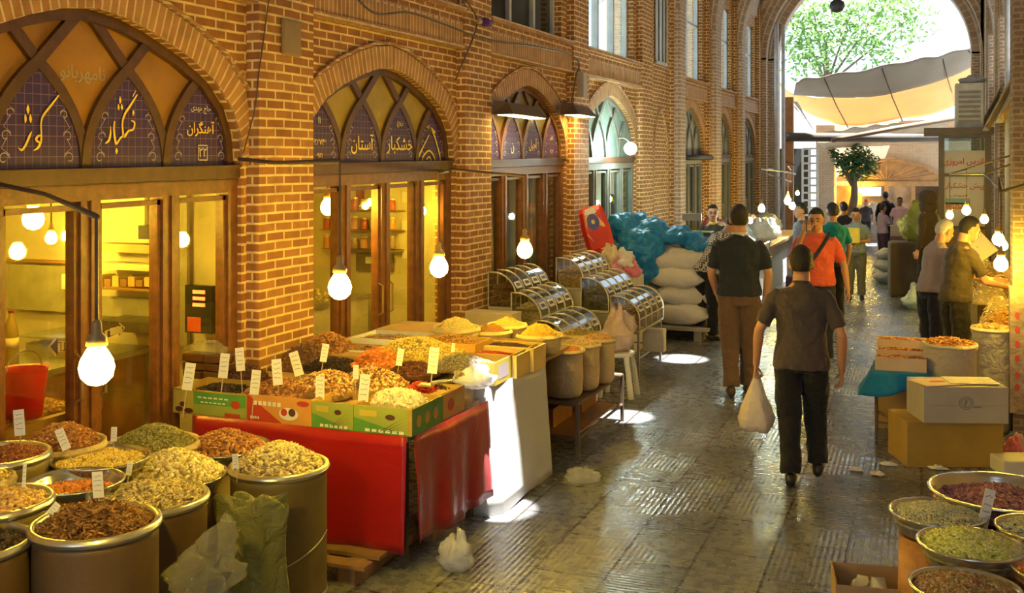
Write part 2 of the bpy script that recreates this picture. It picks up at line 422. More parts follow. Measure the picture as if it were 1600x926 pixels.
# arched blind niche in the narrow bay
NI = MB()
for i, (yy, zz) in enumerate(((17.35, 2.3), (17.5, 2.75), (17.72, 3.0), (17.93, 3.15), (18.14, 3.0), (18.36, 2.75), (18.5, 2.3))):
    if i: NI.tube([(XP - .06, py_, pz_), (XP - .06, yy, zz)], 0.03, 6)
    py_, pz_ = yy, zz
for yy in (17.35, 18.5): NI.tube([(XP - .06, yy, 0.6), (XP - .06, yy, 2.3)], 0.03, 6)
structure(NI.build('trim_3', BRV, fn=WF))

# ---- upper windows
FRW = mat('window_frame_pale', (0.55, 0.55, 0.52), 0.5)
FRD = mat('window_frame_dark', (0.05, 0.05, 0.055), 0.5)
WG = glass('window_glass', (0.9, 0.95, 0.96), 0.06)
for bi, (a, b) in enumerate(BAYS):
    y0, y1, z0 = a + .22, b - .22, ZSILL
    z1 = 5.55 if bi < 4 else 5.75
    m = MB(); x0, x1 = -4.42, -4.34
    for (p, q) in ((y0, y0 + .07), (y1 - .07, y1)): m.box(x0, x1, p, q, z0, z1)
    for (p, q) in ((z0, z0 + .07), (z1 - .07, z1), (z0 + 1.15, z0 + 1.2)): m.box(x0, x1, y0, y1, p, q)
    nm = 3 if bi < 4 else 2
    for k in range(1, nm): yy = y0 + (y1 - y0) * k / nm; m.box(x0, x1 + .01, yy - .035, yy + .035, z0, z1)
    win = structure(m.build('window_%d' % (bi + 1), FRW if bi > 1 else FRD, fn=WF))
    g = MB(); g.box(-4.385, -4.38, y0 + .07, y1 - .07, z0 + .07, z1 - .07)
    structure(g.build('window_pane', WG if bi > 2 else mat('dark_pane', (0.02, 0.022, 0.02), 0.08), parent=win, fn=WF))
m = MB(); m.box(-4.25, -4.195, 17.5, 18.35, 3.9, 5.5); structure(m.build('window_9', mat('dark_pane', (0.02, 0.022, 0.02), 0.08), fn=WF))
m = MB()
for yy in (17.5, 17.78, 18.07, 18.32): m.box(-4.2, -4.17, yy, yy + .04, 3.9, 5.5)
m.box(-4.2, -4.17, 17.5, 18.35, 3.87, 3.92); structure(m.build('trim_4', FRW, fn=WF))

# ---- right wall
XRW = 1.62
wr = MB()
RP = [(y, y + .75) for y in (14.0, 17.3, 20.6, 23.9, 27.2)] + [(29.6, 30.7)]
for (a, b) in RP: wr.box(XRW - .12, XRW + .5, a, b, 0, ZROOF)
wr.box(XRW, XRW + .5, 8, 30.7, 0, 3.8); wr.box(XRW, XRW + .5, -9, 8, 0, 3.8)
for i, (a, b) in enumerate(RP[:-1]):
    c_ = RP[i + 1][0]; wr.box(XRW, XRW + .4, b, b + .4, 3.8, ZROOF); wr.box(XRW, XRW + .4, c_ - .4, c_, 3.8, ZROOF); wr.box(XRW, XRW + .4, b, c_, 5.8, ZROOF)
for (y, y2) in ((-9, 7.2), (8.4, 10.6), (12.2, 14.0)): wr.box(XRW, XRW + .4, y, y2, 3.8, ZROOF)
wr.box(XRW, XRW + .4, -9, 14, 5.5, ZROOF)
for (a, b) in RP:   # piers' raised edges
    wr.box(XRW - .2, XRW - .12, a + .2, b - .2, 0, ZROOF)
structure(wr.build('wall_right', BRP, fn=WF))
m = MB()
for i, (a, b) in enumerate(RP[:-1]):
    c_ = RP[i + 1][0]
    P = arch_pts((b + c_) / 2, (c_ - b) / 2 - .15, 2.3, 1.0, .16)
    for p, q, r, t in zip(P[0], P[0][1:], P[1][1:], P[1]):
        m.quad((XRW - .03, p.y, p.z), (XRW - .03, t.y, t.z), (XRW - .03, r.y, r.z), (XRW - .03, q.y, q.z), uv=[(0, p.y * 1.3), (.2, p.y * 1.3), (.2, q.y * 1.3), (0, q.y * 1.3)])
        m.quad((XRW, t.y, t.z), (XRW, r.y, r.z), (XRW - .03, r.y, r.z), (XRW - .03, t.y, t.z))
structure(m.build('trim_5', BRV, fn=WF))
RD = MB()
for i, (a, b) in enumerate(RP[:-1]):
    c_ = RP[i + 1][0]; RD.box(XRW - .02, XRW - .005, b + .15, c_ - .15, 0.0, 2.3)
    for k in range(5): yy = b + .15 + (c_ - b - .3) * k / 4; RD.box(XRW - .06, XRW - .02, yy - .04, yy + .04, 0, 2.3)
structure(RD.build('door_9', WOOD, fn=WF))

# ---- vault with round openings, transverse ribs, end wall with the great arch
CX, RV = (XP + XRW) / 2, (XRW - XP) / 2
va = MB(); va.cs = True
def vault_ring(y, R, z0, n=28): return [Vector((CX - R * cos(pi * j / n), y, z0 + R * sin(pi * j / n))) for j in range(n + 1)]
ysv = [-9 + i * (39.7 / 24) for i in range(25)]
outer = [vault_ring(y, RV + .45, 6.05) for y in ysv]; inner = [vault_ring(y, RV + .05, 6.05) for y in ysv]
va.rings([r + list(reversed(q)) for r, q in zip(inner, outer)], cap=True)
vo = va.build('ceiling', BRP, fn=WF)
cutters = MB(); top = 6.05 + RV + .2
for (fx, fy) in ((-2.51, 9.29), (-2.64, 12.33), (-2.61, 6.47), (-2.6, 15.5), (-2.6, 18.6), (-2.6, 21.7)):
    hx = fx - SUN_DIR.x / SUN_DIR.z * -0 + (-SUN_DIR.x / -SUN_DIR.z) * 0
    t = top / -SUN_DIR.z; hx, hy = fx - SUN_DIR.x * t, fy - SUN_DIR.y * t
    r_ = .25 if fy < 11 else .3
    lo = Vector((hx, hy, top)) + SUN_DIR * 1.2; hi = Vector((hx, hy, top)) - SUN_DIR * 1.2
    cutters.tube([lo, hi], r_, 28)
cutters.box(.4, 1.25, .4, 2.6, 6, 12)  # unseen rectangular opening added above the camera to light the nearest goods
co = cutters.build('cutter', BRP)
bm_ = vo.modifiers.new('b', 'BOOLEAN'); bm_.object = co; bm_.operation = 'DIFFERENCE'; bm_.solver = 'EXACT'
bpy.context.view_layer.update()
nm_ = bpy.data.meshes.new_from_object(vo.evaluated_get(bpy.context.evaluated_depsgraph_get()))
vo.modifiers.clear(); vo.data = nm_; bpy.data.objects.remove(co); structure(vo)
rb = MB()
STONE = brick('rib_stone', (0.42, 0.27, 0.17), (0.52, 0.36, 0.24), (0.72, 0.62, 0.48), bw=.21, bh=.07, ms=.012, dirt=.2)
def rib(y0, y1, R0, R1, z0, n=32):
    A = [vault_ring(y, R, z0, n) for (y, R) in ((y0, R0), (y0, R1), (y1, R1), (y1, R0))]
    for a_, b_ in ((0, 1), (1, 2), (2, 3), (3, 0)):
        for j in range(n): rb.quad(A[a_][j], A[b_][j], A[b_][j + 1], A[a_][j + 1], uv=[(j * .28, 0), (j * .28, .25), (j * .28 + .28, .25), (j * .28 + .28, 0)])
for (y0, y1) in ((18.75, 19.2), (22.3, 22.9), (25.75, 26.2)): rib(y0, y1, RV - .12, RV + .3, 4.95)
rib(29.8, 30.2, RV - .14, RV + .4, 4.9); rib(30.2, 30.7, RV - .4, RV + .4, 4.9)
for (y0, y1, t) in ((18.75, 19.2, .12), (22.3, 22.9, .12), (25.75, 26.2, .12), (29.8, 30.2, .14), (30.2, 30.7, .4)):
    rb.box(XP, XP + t, y0, y1, 0, 4.95); rb.box(XRW - t - (.1 if y1 < 29 else 0), XRW, y0, y1, 0, 4.95)
structure(rb.build('trim_6', STONE, fn=WF))['label'] = 'pale ribs and the great arch at the end'
ew = MB(); n = 32; R = RV - .1
A = vault_ring(30.5, R, 4.9, n)
for j in range(n):
    a_, b_ = A[j], A[j + 1]
    ew.quad((a_.x, 30.5, a_.z), (b_.x, 30.5, b_.z), (b_.x, 30.5, 11), (a_.x, 30.5, 11)); ew.quad((a_.x, 30.9, a_.z), (a_.x, 30.9, 11), (b_.x, 30.9, 11), (b_.x, 30.9, b_.z))
ew.box(-9, XP, 30.72, 31.1, 0, 11); ew.box(XRW, 7, 30.72, 31.1, 0, 11)
structure(ew.build('wall_end', BRP, fn=WF))
# lead pipes down the end pier
for i, (px, w_) in enumerate(((1213, .05),)):
    pass

# ================================================================ SHOP FRONTS
TILE = None
def tile_blue():
    m, nt, b = newmat('blue_panel'); L = nt.links.new
    uv = N(nt, 'UVMap'); uv.uv_map = 'uv'
    t = N(nt, 'TexBrick'); t.offset = 0; t.inputs['Scale'].default_value = 1; t.inputs['Brick Width'].default_value = .055; t.inputs['Row Height'].default_value = .055; t.inputs['Mortar Size'].default_value = .0022
    t.inputs['Color1'].default_value = (0.045, 0.025, 0.16, 1); t.inputs['Color2'].default_value = (0.06, 0.03, 0.12, 1); t.inputs['Mortar'].default_value = (0.20, 0.12, 0.28, 1)
    L(uv.outputs[0], t.inputs['Vector']); L(t.outputs['Color'], b.inputs['Base Color']); b.inputs['Roughness'].default_value = .25
    return m
TILE = tile_blue()
GOLD = mat('gold_paint', (0.95, 0.66, 0.08), 0.4, var=.05)
CREAM = mat('cream_paint', (0.75, 0.68, 0.55), 0.5, var=.05)
LILAC = mat('lilac_paint', (0.42, 0.36, 0.48), 0.5, var=.1)
TYM = [cloth('tympanum_amber', (0.30, 0.15, 0.03), .35, .3, .5, .1, 3), cloth('tympanum_olive', (0.38, 0.29, 0.07), .35, .35, .4, .1, 4),
       cloth('tympanum_olive', (0.5, 0.4, 0.12), .35, .5), cloth('tympanum_green', (0.45, 0.62, 0.52), .3, .5, .2, .1, 4)]
def ribbon(mb, pts, X, w0):      # brush stroke on the plane X: pts of (y, z, width)
    L_, R_ = [], []
    for i, p in enumerate(pts):
        a, b = pts[max(0, i - 1)], pts[min(len(pts) - 1, i + 1)]
        d = Vector((b[0] - a[0], b[1] - a[1])); d = d.normalized() if d.length else Vector((1, 0)); n = Vector((-d.y, d.x)) * (p[2] * w0 / 2)
        L_.append((X, p[0] + n.x, p[1] + n.y)); R_.append((X, p[0] - n.x, p[1] - n.y))
    for i in range(len(pts) - 1): mb.quad(R_[i], R_[i + 1], L_[i + 1], L_[i])
def smooth_pts(P, n=5):
    out = []
    for i in range(len(P) - 1):
        p0, p1, p2, p3 = P[max(0, i - 1)], P[i], P[i + 1], P[min(len(P) - 1, i + 2)]
        for k in range(n):
            t = k / n
            out.append(tuple(.5 * (2 * b + (c - a) * t + (2 * a - 5 * b + 4 * c - d) * t * t + (3 * b - a - 3 * c + d) * t ** 3) for a, b, c, d in zip(p0, p1, p2, p3)))
    out.append(P[-1]); return out
def crop_stroke(mb, pts, org, scl, X):
    Q = []
    for (x, y, w_) in pts:
        p = PX(org[0] + x / scl, org[1] + y / scl, X); Q.append((p.y, p.z, w_))
    ribbon(mb, smooth_pts(Q), X, (PX(org[0] + 1 / scl, org[1] + 50 / scl, X) - PX(org[0], org[1] + 50 / scl, X)).length * .8)
ARTSEED = [0]
def scrolls(mb, c, zb, hw, H, X):      # vine scrolls along both sides of a panel
    for sg in (-1, 1):
        P = []
        for k in range(4):
            z = zb + .055 + k * H * .20; wv = hw * (.84 - .62 * ((z - zb) / H) ** 2); r = .036 - .004 * k; cy = c + sg * (wv - r * .7)
            a_ = [j * .55 for j in range(11)]
            P += [(cy + sg * -r * cos(a) * (1 - a / 9), z + r * sin(a) * (1 - a / 9), 1.0) for a in reversed(a_)] + [(cy - sg * r * 1.0, z + r * .6, .7), (cy + sg * r * .4, z + r * 1.5, .7)]
        ribbon(mb, P, X, .005)
def shopfront(bi, label, lanc_text, glassmat=SHOPGLASS, tym=None):
    a, b = BAYS[bi]; c = (a + b) / 2 - .02; hw = (b - a) / 2 - .04; kk = 1.1 if bi == 0 else 1.0 + (0.0 if bi < 2 else 0.06 * min(bi - 1, 3))
    T = thing('arched_shopfront', label, 'shopfront', WF(XW, c, 0))
    zs = ZS
    # transom beam and frames
    m = MB(); m.box(XW - .05, XW + .05, c - hw, c + hw, 2.12, 2.212); m.box(XW - .05, XW + .06, c - hw, c + hw, 2.19, 2.205); m.build('door_header', WOOD if bi < 3 else mat('grey_wood', (.20, .20, .17), .5), T, fn=WF)
    m = MB(); m.box(XW - .07, XW + .07, c - hw, c + hw, 2.215, 2.295)
    m.box(XW - .02, XW + .085, c - hw, c + hw, 2.285, 2.30)
    m.build('transom', WOODD, T, fn=WF)
    ppw = 2 * hw / 4; FW = WOOD if bi < 3 else mat('grey_wood', (.20, .20, .17), .5)
    fr = MB()
    for k in range(5):
        y = c - hw + k * ppw; w_ = .05 if k in (0, 4) else .075
        y = min(max(y, c - hw + w_), c + hw - w_); fr.box(XW - .05, XW + .05, y - w_, y + w_, 0, 2.12)
        if 0 < k < 4: fr.box(XW + .05, XW + .065, y - .012, y + .012, 0, 2.12)
    fr.build('door_frame', FW, T, fn=WF)
    for k in range(4):
        y0 = c - hw + k * ppw + (.1 if k == 0 else .075); y1 = c - hw + (k + 1) * ppw - (.1 if k == 3 else .075)
        lf = MB()
        for (p, q, r, s_) in ((y0, y0 + .03, .02, 2.1), (y1 - .03, y1, .02, 2.1), (y0, y1, 2.07, 2.1), (y0, y1, .02, .42)): lf.box(XW - .03, XW + .03, p, q, r, s_)
        leaf = lf.build('door_leaf', FW, T, fn=WF)
        g = MB(); g.box(XW - .004, XW, y0 + .03, y1 - .03, .42, 2.07); g.build('pane', glassmat, leaf, fn=WF)
        if k in (1, 2):
            h = MB(); yh = (y1 - .015) if k == 1 else (y0 + .015); h.tube([(XW + .03, yh, 1.0), (XW + .07, yh, 1.02), (XW + .07, yh, 1.25), (XW + .03, yh, 1.27)], .009, 6)
            h.build('handle', mat('brass_handle', (.5, .4, .2), .35, .9), leaf, fn=WF)
    # tympanum: one sheet, tracery strips, lancet panels
    P = arch_pts(c, hw - .015, zs, kk); ty = MB()
    for p, q in zip(P, P[1:]): ty.quad((XW - .02, p.y, zs), (XW - .02, q.y, zs), (XW - .02, q.y, q.z), (XW - .02, p.y, p.z))
    ty.build('fanlight_glass', TYM[min(bi, 3)] if tym is None else tym, T, fn=WF)
    tr = MB(); q0 = ppw / 2; H = .53 * kk
    def g_(h): return q0 * (h / H) ** 2.2 if h < H else q0 + (h - H) * q0 * 2.2 / H * .8
    for k in range(5):
        s0 = c - hw + k * ppw
        for sg in (-1, 1):
            pts = []
            for j in range(60):
                h = j * .018; y = s0 + sg * g_(h)
                t = (y - c) / hw
                if abs(t) > 1 or h > prof(t) * kk - .01: break
                pts.append(Vector((XW + .015 + sg * .003, y, zs + h)))
            if len(pts) > 2:
                for p, q in zip(pts, pts[1:]):
                    d = (q - p).normalized(); n = Vector((0, -d.z, d.y)) * .032
                    tr.quad(p - n, q - n, q + n, p + n)
                    off = Vector((-.03, 0, 0)); tr.quad(p + n, q + n, q + n + off, p + n + off); tr.quad(p - n + off, q - n + off, q - n, p - n)
    Pi = arch_pts(c, hw - .075, zs, kk * .93)
    for p, q, r, s_ in zip(P, P[1:], Pi[1:], Pi): tr.quad((XW + .03, p.y, p.z), (XW + .03, s_.y, s_.z), (XW + .03, r.y, r.z), (XW + .03, q.y, q.z)); tr.quad((XW + .03, s_.y, s_.z), (XW - .02, s_.y, s_.z), (XW - .02, r.y, r.z), (XW + .03, r.y, r.z))
    tr.build('tracery', WOODD if bi < 2 else (WOOD if bi == 2 else mat('grey_wood', (.20, .20, .17), .5)), T, fn=WF)
    if lanc_text is not None:
        for k in range(4):
            cl = c - hw + (k + .5) * ppw; zb = zs + .012; X = XW + .004
            lp = MB(); L_, R_ = [], []
            for j in range(14):
                h = (H * .93) * j / 13; w_ = max(.0, q0 - g_(h) - .036 - .012 * 0)
                t = 1.0
                L_.append((X, cl - w_, zb + h)); R_.append((X, cl + w_, zb + h))
            for j in range(13): lp.quad(L_[j], R_[j], R_[j + 1], L_[j + 1])
            pan = lp.build('name_panel', TILE, T, fn=WF)
            rim = MB()
            ribbon(rim, [(v[1], v[2], 1) for v in L_[6:]] , X + .004, .008); ribbon(rim, [(v[1], v[2], 1) for v in R_[6:]], X + .004, .008)
            rim.build('gold_line', GOLD, pan, fn=WF)
            sc_ = MB(); scrolls(sc_, cl, zb, q0 - .04, H, X + .004); sc_.build('scroll_pattern', LILAC if bi < 2 else mat('pale_paint', (.6, .6, .7), .5), pan, fn=WF)
            for (txt, dy, dz, hh, m_, persian) in lanc_text[k]:
                pos = Vector(WF(X + .008, cl + dy, zb + dz))
                lettering(txt, hh, m_, frame_mat(pos, (0, 1, 0), (0, 0, 1)), pan, persian=persian, bold=.01)
    return T, c, hw
# --- bay 1
KOS = [None]
T1, c1, hw1 = shopfront(0, 'nearest wooden shopfront with an amber fanlight and large gold script on blue panels',
    [[], [], [], [('حاج مهدی', 0, .36, .055, CREAM, True), ('آهنگران', 0, .235, .10, GOLD, True), ('۲۲', 0.02, .085, .06, CREAM, True)]])
pans = [o for o in T1.children if o.name.startswith('name_panel')]
XL = XW + .012
s1 = MB()
for st in ([(505, 315, 10), (440, 400, 22), (370, 490, 22), (350, 560, 16), (352, 650, 16), (348, 710, 26), (325, 765, 24), (285, 790, 8)],
           [(352, 660, 14), (325, 668, 24), (308, 695, 26), (330, 718, 18), (350, 700, 10)],
           [(270, 628, 8), (248, 675, 24), (218, 745, 22), (185, 785, 22), (155, 765, 6)],
           [(238, 400, 6), (238, 440, 34), (240, 478, 8)], [(215, 482, 8), (218, 520, 30), (215, 555, 8)], [(258, 482, 8), (260, 520, 30), (262, 555, 8)]):
    crop_stroke(s1, st, (0, 90), 5.446, XL)
s1.build('lettering', GOLD, pans[1] if len(pans) > 1 else T1)
s2 = MB()
for st in ([(490, 275, 12), (430, 370, 24), (378, 450, 24), (355, 530, 20), (358, 600, 20), (372, 655, 26), (410, 605, 20), (452, 590, 20), (465, 530, 20), (430, 510, 8)],
           [(478, 240, 6), (455, 280, 10), (448, 300, 5)], [(285, 515, 14), (278, 590, 20), (290, 690, 24), (302, 720, 20), (340, 665, 18), (372, 645, 20)],
           [(248, 560, 6), (248, 630, 20), (232, 690, 24), (200, 718, 8)], [(452, 415, 6), (454, 440, 28), (450, 470, 6)],
           [(333, 290, 6), (335, 330, 28), (333, 360, 6)], [(318, 360, 8), (320, 390, 26), (322, 418, 6)], [(348, 360, 8), (350, 390, 26), (352, 415, 6)], [(302, 760, 6), (302, 785, 30), (302, 815, 6)]):
    crop_stroke(s2, st, (130, 100), 5.787, XL)
s2.build('lettering', GOLD, pans[2] if len(pans) > 2 else T1)
sq = MB()
_p3 = world_loc(pans[3]); _vs = [v.co for v in pans[3].data.vertices]; pn = Vector((0, (min(v.y for v in _vs) + max(v.y for v in _vs)) / 2 + _p3.y + .02, min(v.z for v in _vs) + _p3.z + .085)); d_ = .045
for (p, q) in (((-1, -1), (1, -1)), ((1, -1), (1, 1.1)), ((1, 1.1), (-1, 1.1)), ((-1, 1.1), (-1, -1))):
    ribbon(sq, [(pn.y + p[0] * d_, pn.z + p[1] * d_, 1), (pn.y + q[0] * d_, pn.z + q[1] * d_, 1)], XL, .006)
sq.build('number_box', CREAM, pans[3])
T2, c2, hw2 = shopfront(1, 'wooden shopfront between the two nearest brick piers, blue panels with script and a logo',
    [[('۱۱', 0, .33, .05, CREAM, True), ('۶۲۸۷۴۶', 0, .16, .05, GOLD, True), ('۰۹۱۲۱', 0, .06, .035, GOLD, True)], [('آستان', 0, .15, .17, GOLD, True)],
     [('چون', 0, .33, .06, GOLD, False), ('خشکبار', 0, .14, .16, GOLD, True)], []])
pans = [o for o in T2.children if o.name.startswith('name_panel')]
lg = MB()
for st in ([(1340, 340, 20), (1400, 430, 24), (1440, 560, 22), (1470, 680, 22), (1480, 790, 16)], [(1350, 440, 12), (1290, 560, 18), (1230, 690, 26), (1215, 790, 16)],
           [(1270, 800, 10), (1280, 690, 18), (1350, 620, 20), (1410, 700, 18), (1415, 800, 10)], [(1320, 350, 10), (1380, 380, 30), (1420, 420, 10)],
           [(1320, 720, 12), (1350, 690, 16), (1370, 740, 14), (1340, 780, 10)], [(1210, 800, 14), (1350, 790, 16), (1490, 800, 14)]):
    crop_stroke(lg, st, (485, 150), 7.27, XL)
lg.build('logo', GOLD, pans[3])
# --- bay 3 and on
T3, c3, hw3 = shopfront(2, 'wood shop front behind the clear food bins, blue panels with crescent-like gold script',
    [[('۲۱', 0, .3, .05, CREAM, True)], [('ن', 0, .12, .12, GOLD, True)], [('آجیل', 0, .16, .15, GOLD, True)], [('تلفن', 0, .25, .06, CREAM, True), ('۶۲۸۴', 0, .08, .05, CREAM, True)]])
GREENGLASS = glass('green_glass', (.6, .82, .74), .15)
GREYGLASS = glass('grey_glass', (.62, .66, .66), .25)
T4, c4, hw4 = shopfront(3, 'shop front with pale green glass beside the bright white lamp', None, GREENGLASS)
for bi, lb in ((4, 'narrow arched shop front with a black awning rail beyond the sacks'), (5, 'arched grey glass shop front, second after the blind brick bay'), (6, 'last arched shop front before the great end arch')):
    shopfront(bi, lb, None, GREYGLASS, cloth('tympanum_grey', (.45, .48, .46), .3, .3))
# calligraphy on the amber glass above bay 1
lettering('نامهربانو', .10, mat('grey_script', (.30, .30, .27), .5), frame_mat(PX(130, 116, XW - .012) , (0, 1, 0), (0, 0, 1)), T1)
m = MB(); p = PX(592, 178, XW - .012)
for k in range(6): m.quad(*[(p.x, p.y + .04 * cos(k * pi / 3 + d) * r, p.z + .04 * sin(k * pi / 3 + d) * r) for d, r in ((-.1, .3), (0, 1.0), (.1, .3), (0, .1))])
m.build('etched_star', mat('etched_white', (.8, .75, .7), .5), T2)

# ---- shop rooms
def room(bi, wallc, depth, bulbs_on=True):
    a, b = BAYS[bi]; a -= .2; b += .2; x1 = -4.45; x0 = x1 - depth; m = MB(); H = 3.1
    m.box(x0 - .1, x0, a, b, 0, H); m.box(x0, x1, a - .1, a, 0, H); m.box(x0, x1, b, b + .1, 0, H); m.box(x0, x1, a, b, H, H + .1); m.box(x0, x1, a, b, 0, .02)
    o = structure(m.build('wall_shop_%d' % (bi + 1), wallc, fn=WF))
PLAST = mat('plaster_yellow', (.66, .60, .42), .8, var=.2, scale=3)
room(0, PLAST, 2.2); room(1, PLAST, 2.4); room(2, mat('plaster_grey', (.5, .48, .36), .8, var=.2), 1.4)
for bi in (3,): room(bi, mat('plaster_green', (.45, .6, .5), .8), 1.2)
for bi in (4, 5, 6): room(bi, mat('plaster_dim', (.4, .42, .38), .8), 0.8)
# ================================================================ HEAPS, DRUMS, SACKS
ICO = None
def ico_pts():
    t = (1 + sqrt(5)) / 2; V = []
    for a in (-1, 1):
        for b in (-t, t): V += [(0, a, b), (a, b, 0), (b, 0, a)]
    V = [Vector(v).normalized() for v in V]
    F = []
    for i in range(12):
        for j in range(i + 1, 12):
            for k in range(j + 1, 12):
                if all((V[p] - V[q]).length < 1.1 for p, q in ((i, j), (j, k), (i, k))):
                    n = (V[j] - V[i]).cross(V[k] - V[i]); F.append((i, j, k) if n.dot(V[i]) > 0 else (i, k, j))
    return V, F
IV, IF = ico_pts()
OV = [Vector(v) for v in ((1, 0, 0), (-1, 0, 0), (0, 1, 0), (0, -1, 0), (0, 0, 1), (0, 0, -1))]
OF = [(0, 2, 4), (2, 1, 4), (1, 3, 4), (3, 0, 4), (2, 0, 5), (1, 2, 5), (3, 1, 5), (0, 3, 5)]
SH = {'round': (1, 1, .8), 'seed': (1.5, .75, .45), 'almond': (1.5, .9, .6), 'peanut': (1.4, .85, .8), 'curl': (1.9, .55, .35), 'raisin': (1.1, .75, .55), 'flake': (1.4, 1.0, .25)}
def heap(name, label, c, r, h, size, shp, cols, n, group=None, rect=None, rz=0, cat='food', lo=False, base=None, peak=1.25, off=(0, 0), dip=0.0, rough=.6):
    """loose goods: c = centre of the level they fill to; r = radius, or rect = half sizes"""
    rnd = random.Random(hash(name + label) % 9999 if False else len(label) * 37 + int(abs(c[0]) * 100) + int(abs(c[1]) * 10))
    hx, hy = rect if rect else (r, r)
    cz, sz = cos(rz), sin(rz)
    def hz(u, v):
        if rect: q = max(abs(u - off[0] * (1 - abs(u))), abs(v - off[1] * (1 - abs(v)))) * .55 + hypot(u - off[0], v - off[1]) * .45
        else: q = hypot(u - off[0] * (1 - hypot(u, v)), v - off[1] * (1 - hypot(u, v)))
        q = min(1, q); return h * (1 - q ** peak) * (1 - .25 * (1 - q) ** 2) - dip * (1 - q) + .012 * noise.noise(Vector((u * 3 + c[0] * 7, v * 3, c[1])))
    m = MB(); m.cs = True; NR, NA = 7, 22
    R = []
    for i in range(NR + 1):
        q = 1 - i / NR; q = max(q, .02); ring = []
        for j in range(NA):
            a = 2 * pi * j / NA; u, v = cos(a), sin(a)
            if rect: k = 1 / max(abs(u), abs(v)); u, v = u * k, v * k
            u, v = u * q, v * q; x, y = u * hx, v * hy
            ring.append(Vector((c[0] + x * cz - y * sz, c[1] + x * sz + y * cz, c[2] + hz(u, v) - .004)))
        R.append(ring)
    bot = [Vector((p.x, p.y, c[2] - .03)) for p in R[0]]
    m.rings([bot] + R)
    V, F = (OV, OF) if lo else (IV, IF)
    sx, sy, s3 = SH[shp]; m.cm = 1; m.cs = not lo
    for i in range(n):
        if rect: u, v = rnd.uniform(-1, 1) * .98, rnd.uniform(-1, 1) * .98
        else:
            a = rnd.uniform(0, 2 * pi); q = sqrt(rnd.random()) * .985; u, v = q * cos(a), q * sin(a)
        x, y = u * hx, v * hy
        p = Vector((c[0] + x * cz - y * sz, c[1] + x * sz + y * cz, c[2] + hz(u, v) + size * .15))
        M = Matrix.Rotation(rnd.uniform(0, 6.28), 3, 'Z') @ Matrix.Rotation(rnd.gauss(0, .55), 3, 'X') @ Matrix.Rotation(rnd.gauss(0, .55), 3, 'Y')
        k = size * rnd.uniform(.75, 1.2); b0 = len(m.v)
        m.v += [tuple(p + M @ Vector((w_.x * sx * k, w_.y * sy * k, w_.z * s3 * k))) for w_ in V]
        for f in F: m.face([b0 + q for q in f])
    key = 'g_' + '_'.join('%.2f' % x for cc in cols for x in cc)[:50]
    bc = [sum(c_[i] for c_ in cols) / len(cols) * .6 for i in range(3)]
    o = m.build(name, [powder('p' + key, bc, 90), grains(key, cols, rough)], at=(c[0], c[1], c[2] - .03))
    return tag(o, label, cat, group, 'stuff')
RIM = mat('steel_rim', (.62, .60, .52), .28, .85, var=.15)
STEEL = mat('steel_bowl', (.62, .63, .60), .22, .9, var=.1)
KRAFT = mat('kraft_drum', (.165, .12, .035), .55, var=.18, scale=5, bump=.1)
KRAFTD = mat('kraft_dark', (.10, .058, .02), .55, var=.2, scale=5, bump=.1)
BURLAP = cloth('sack_cloth', (.52, .42, .22), .9, bump=.6, bscale=12)
BURLG = cloth('sack_grey', (.50, .45, .36), .9, bump=.6, bscale=12)
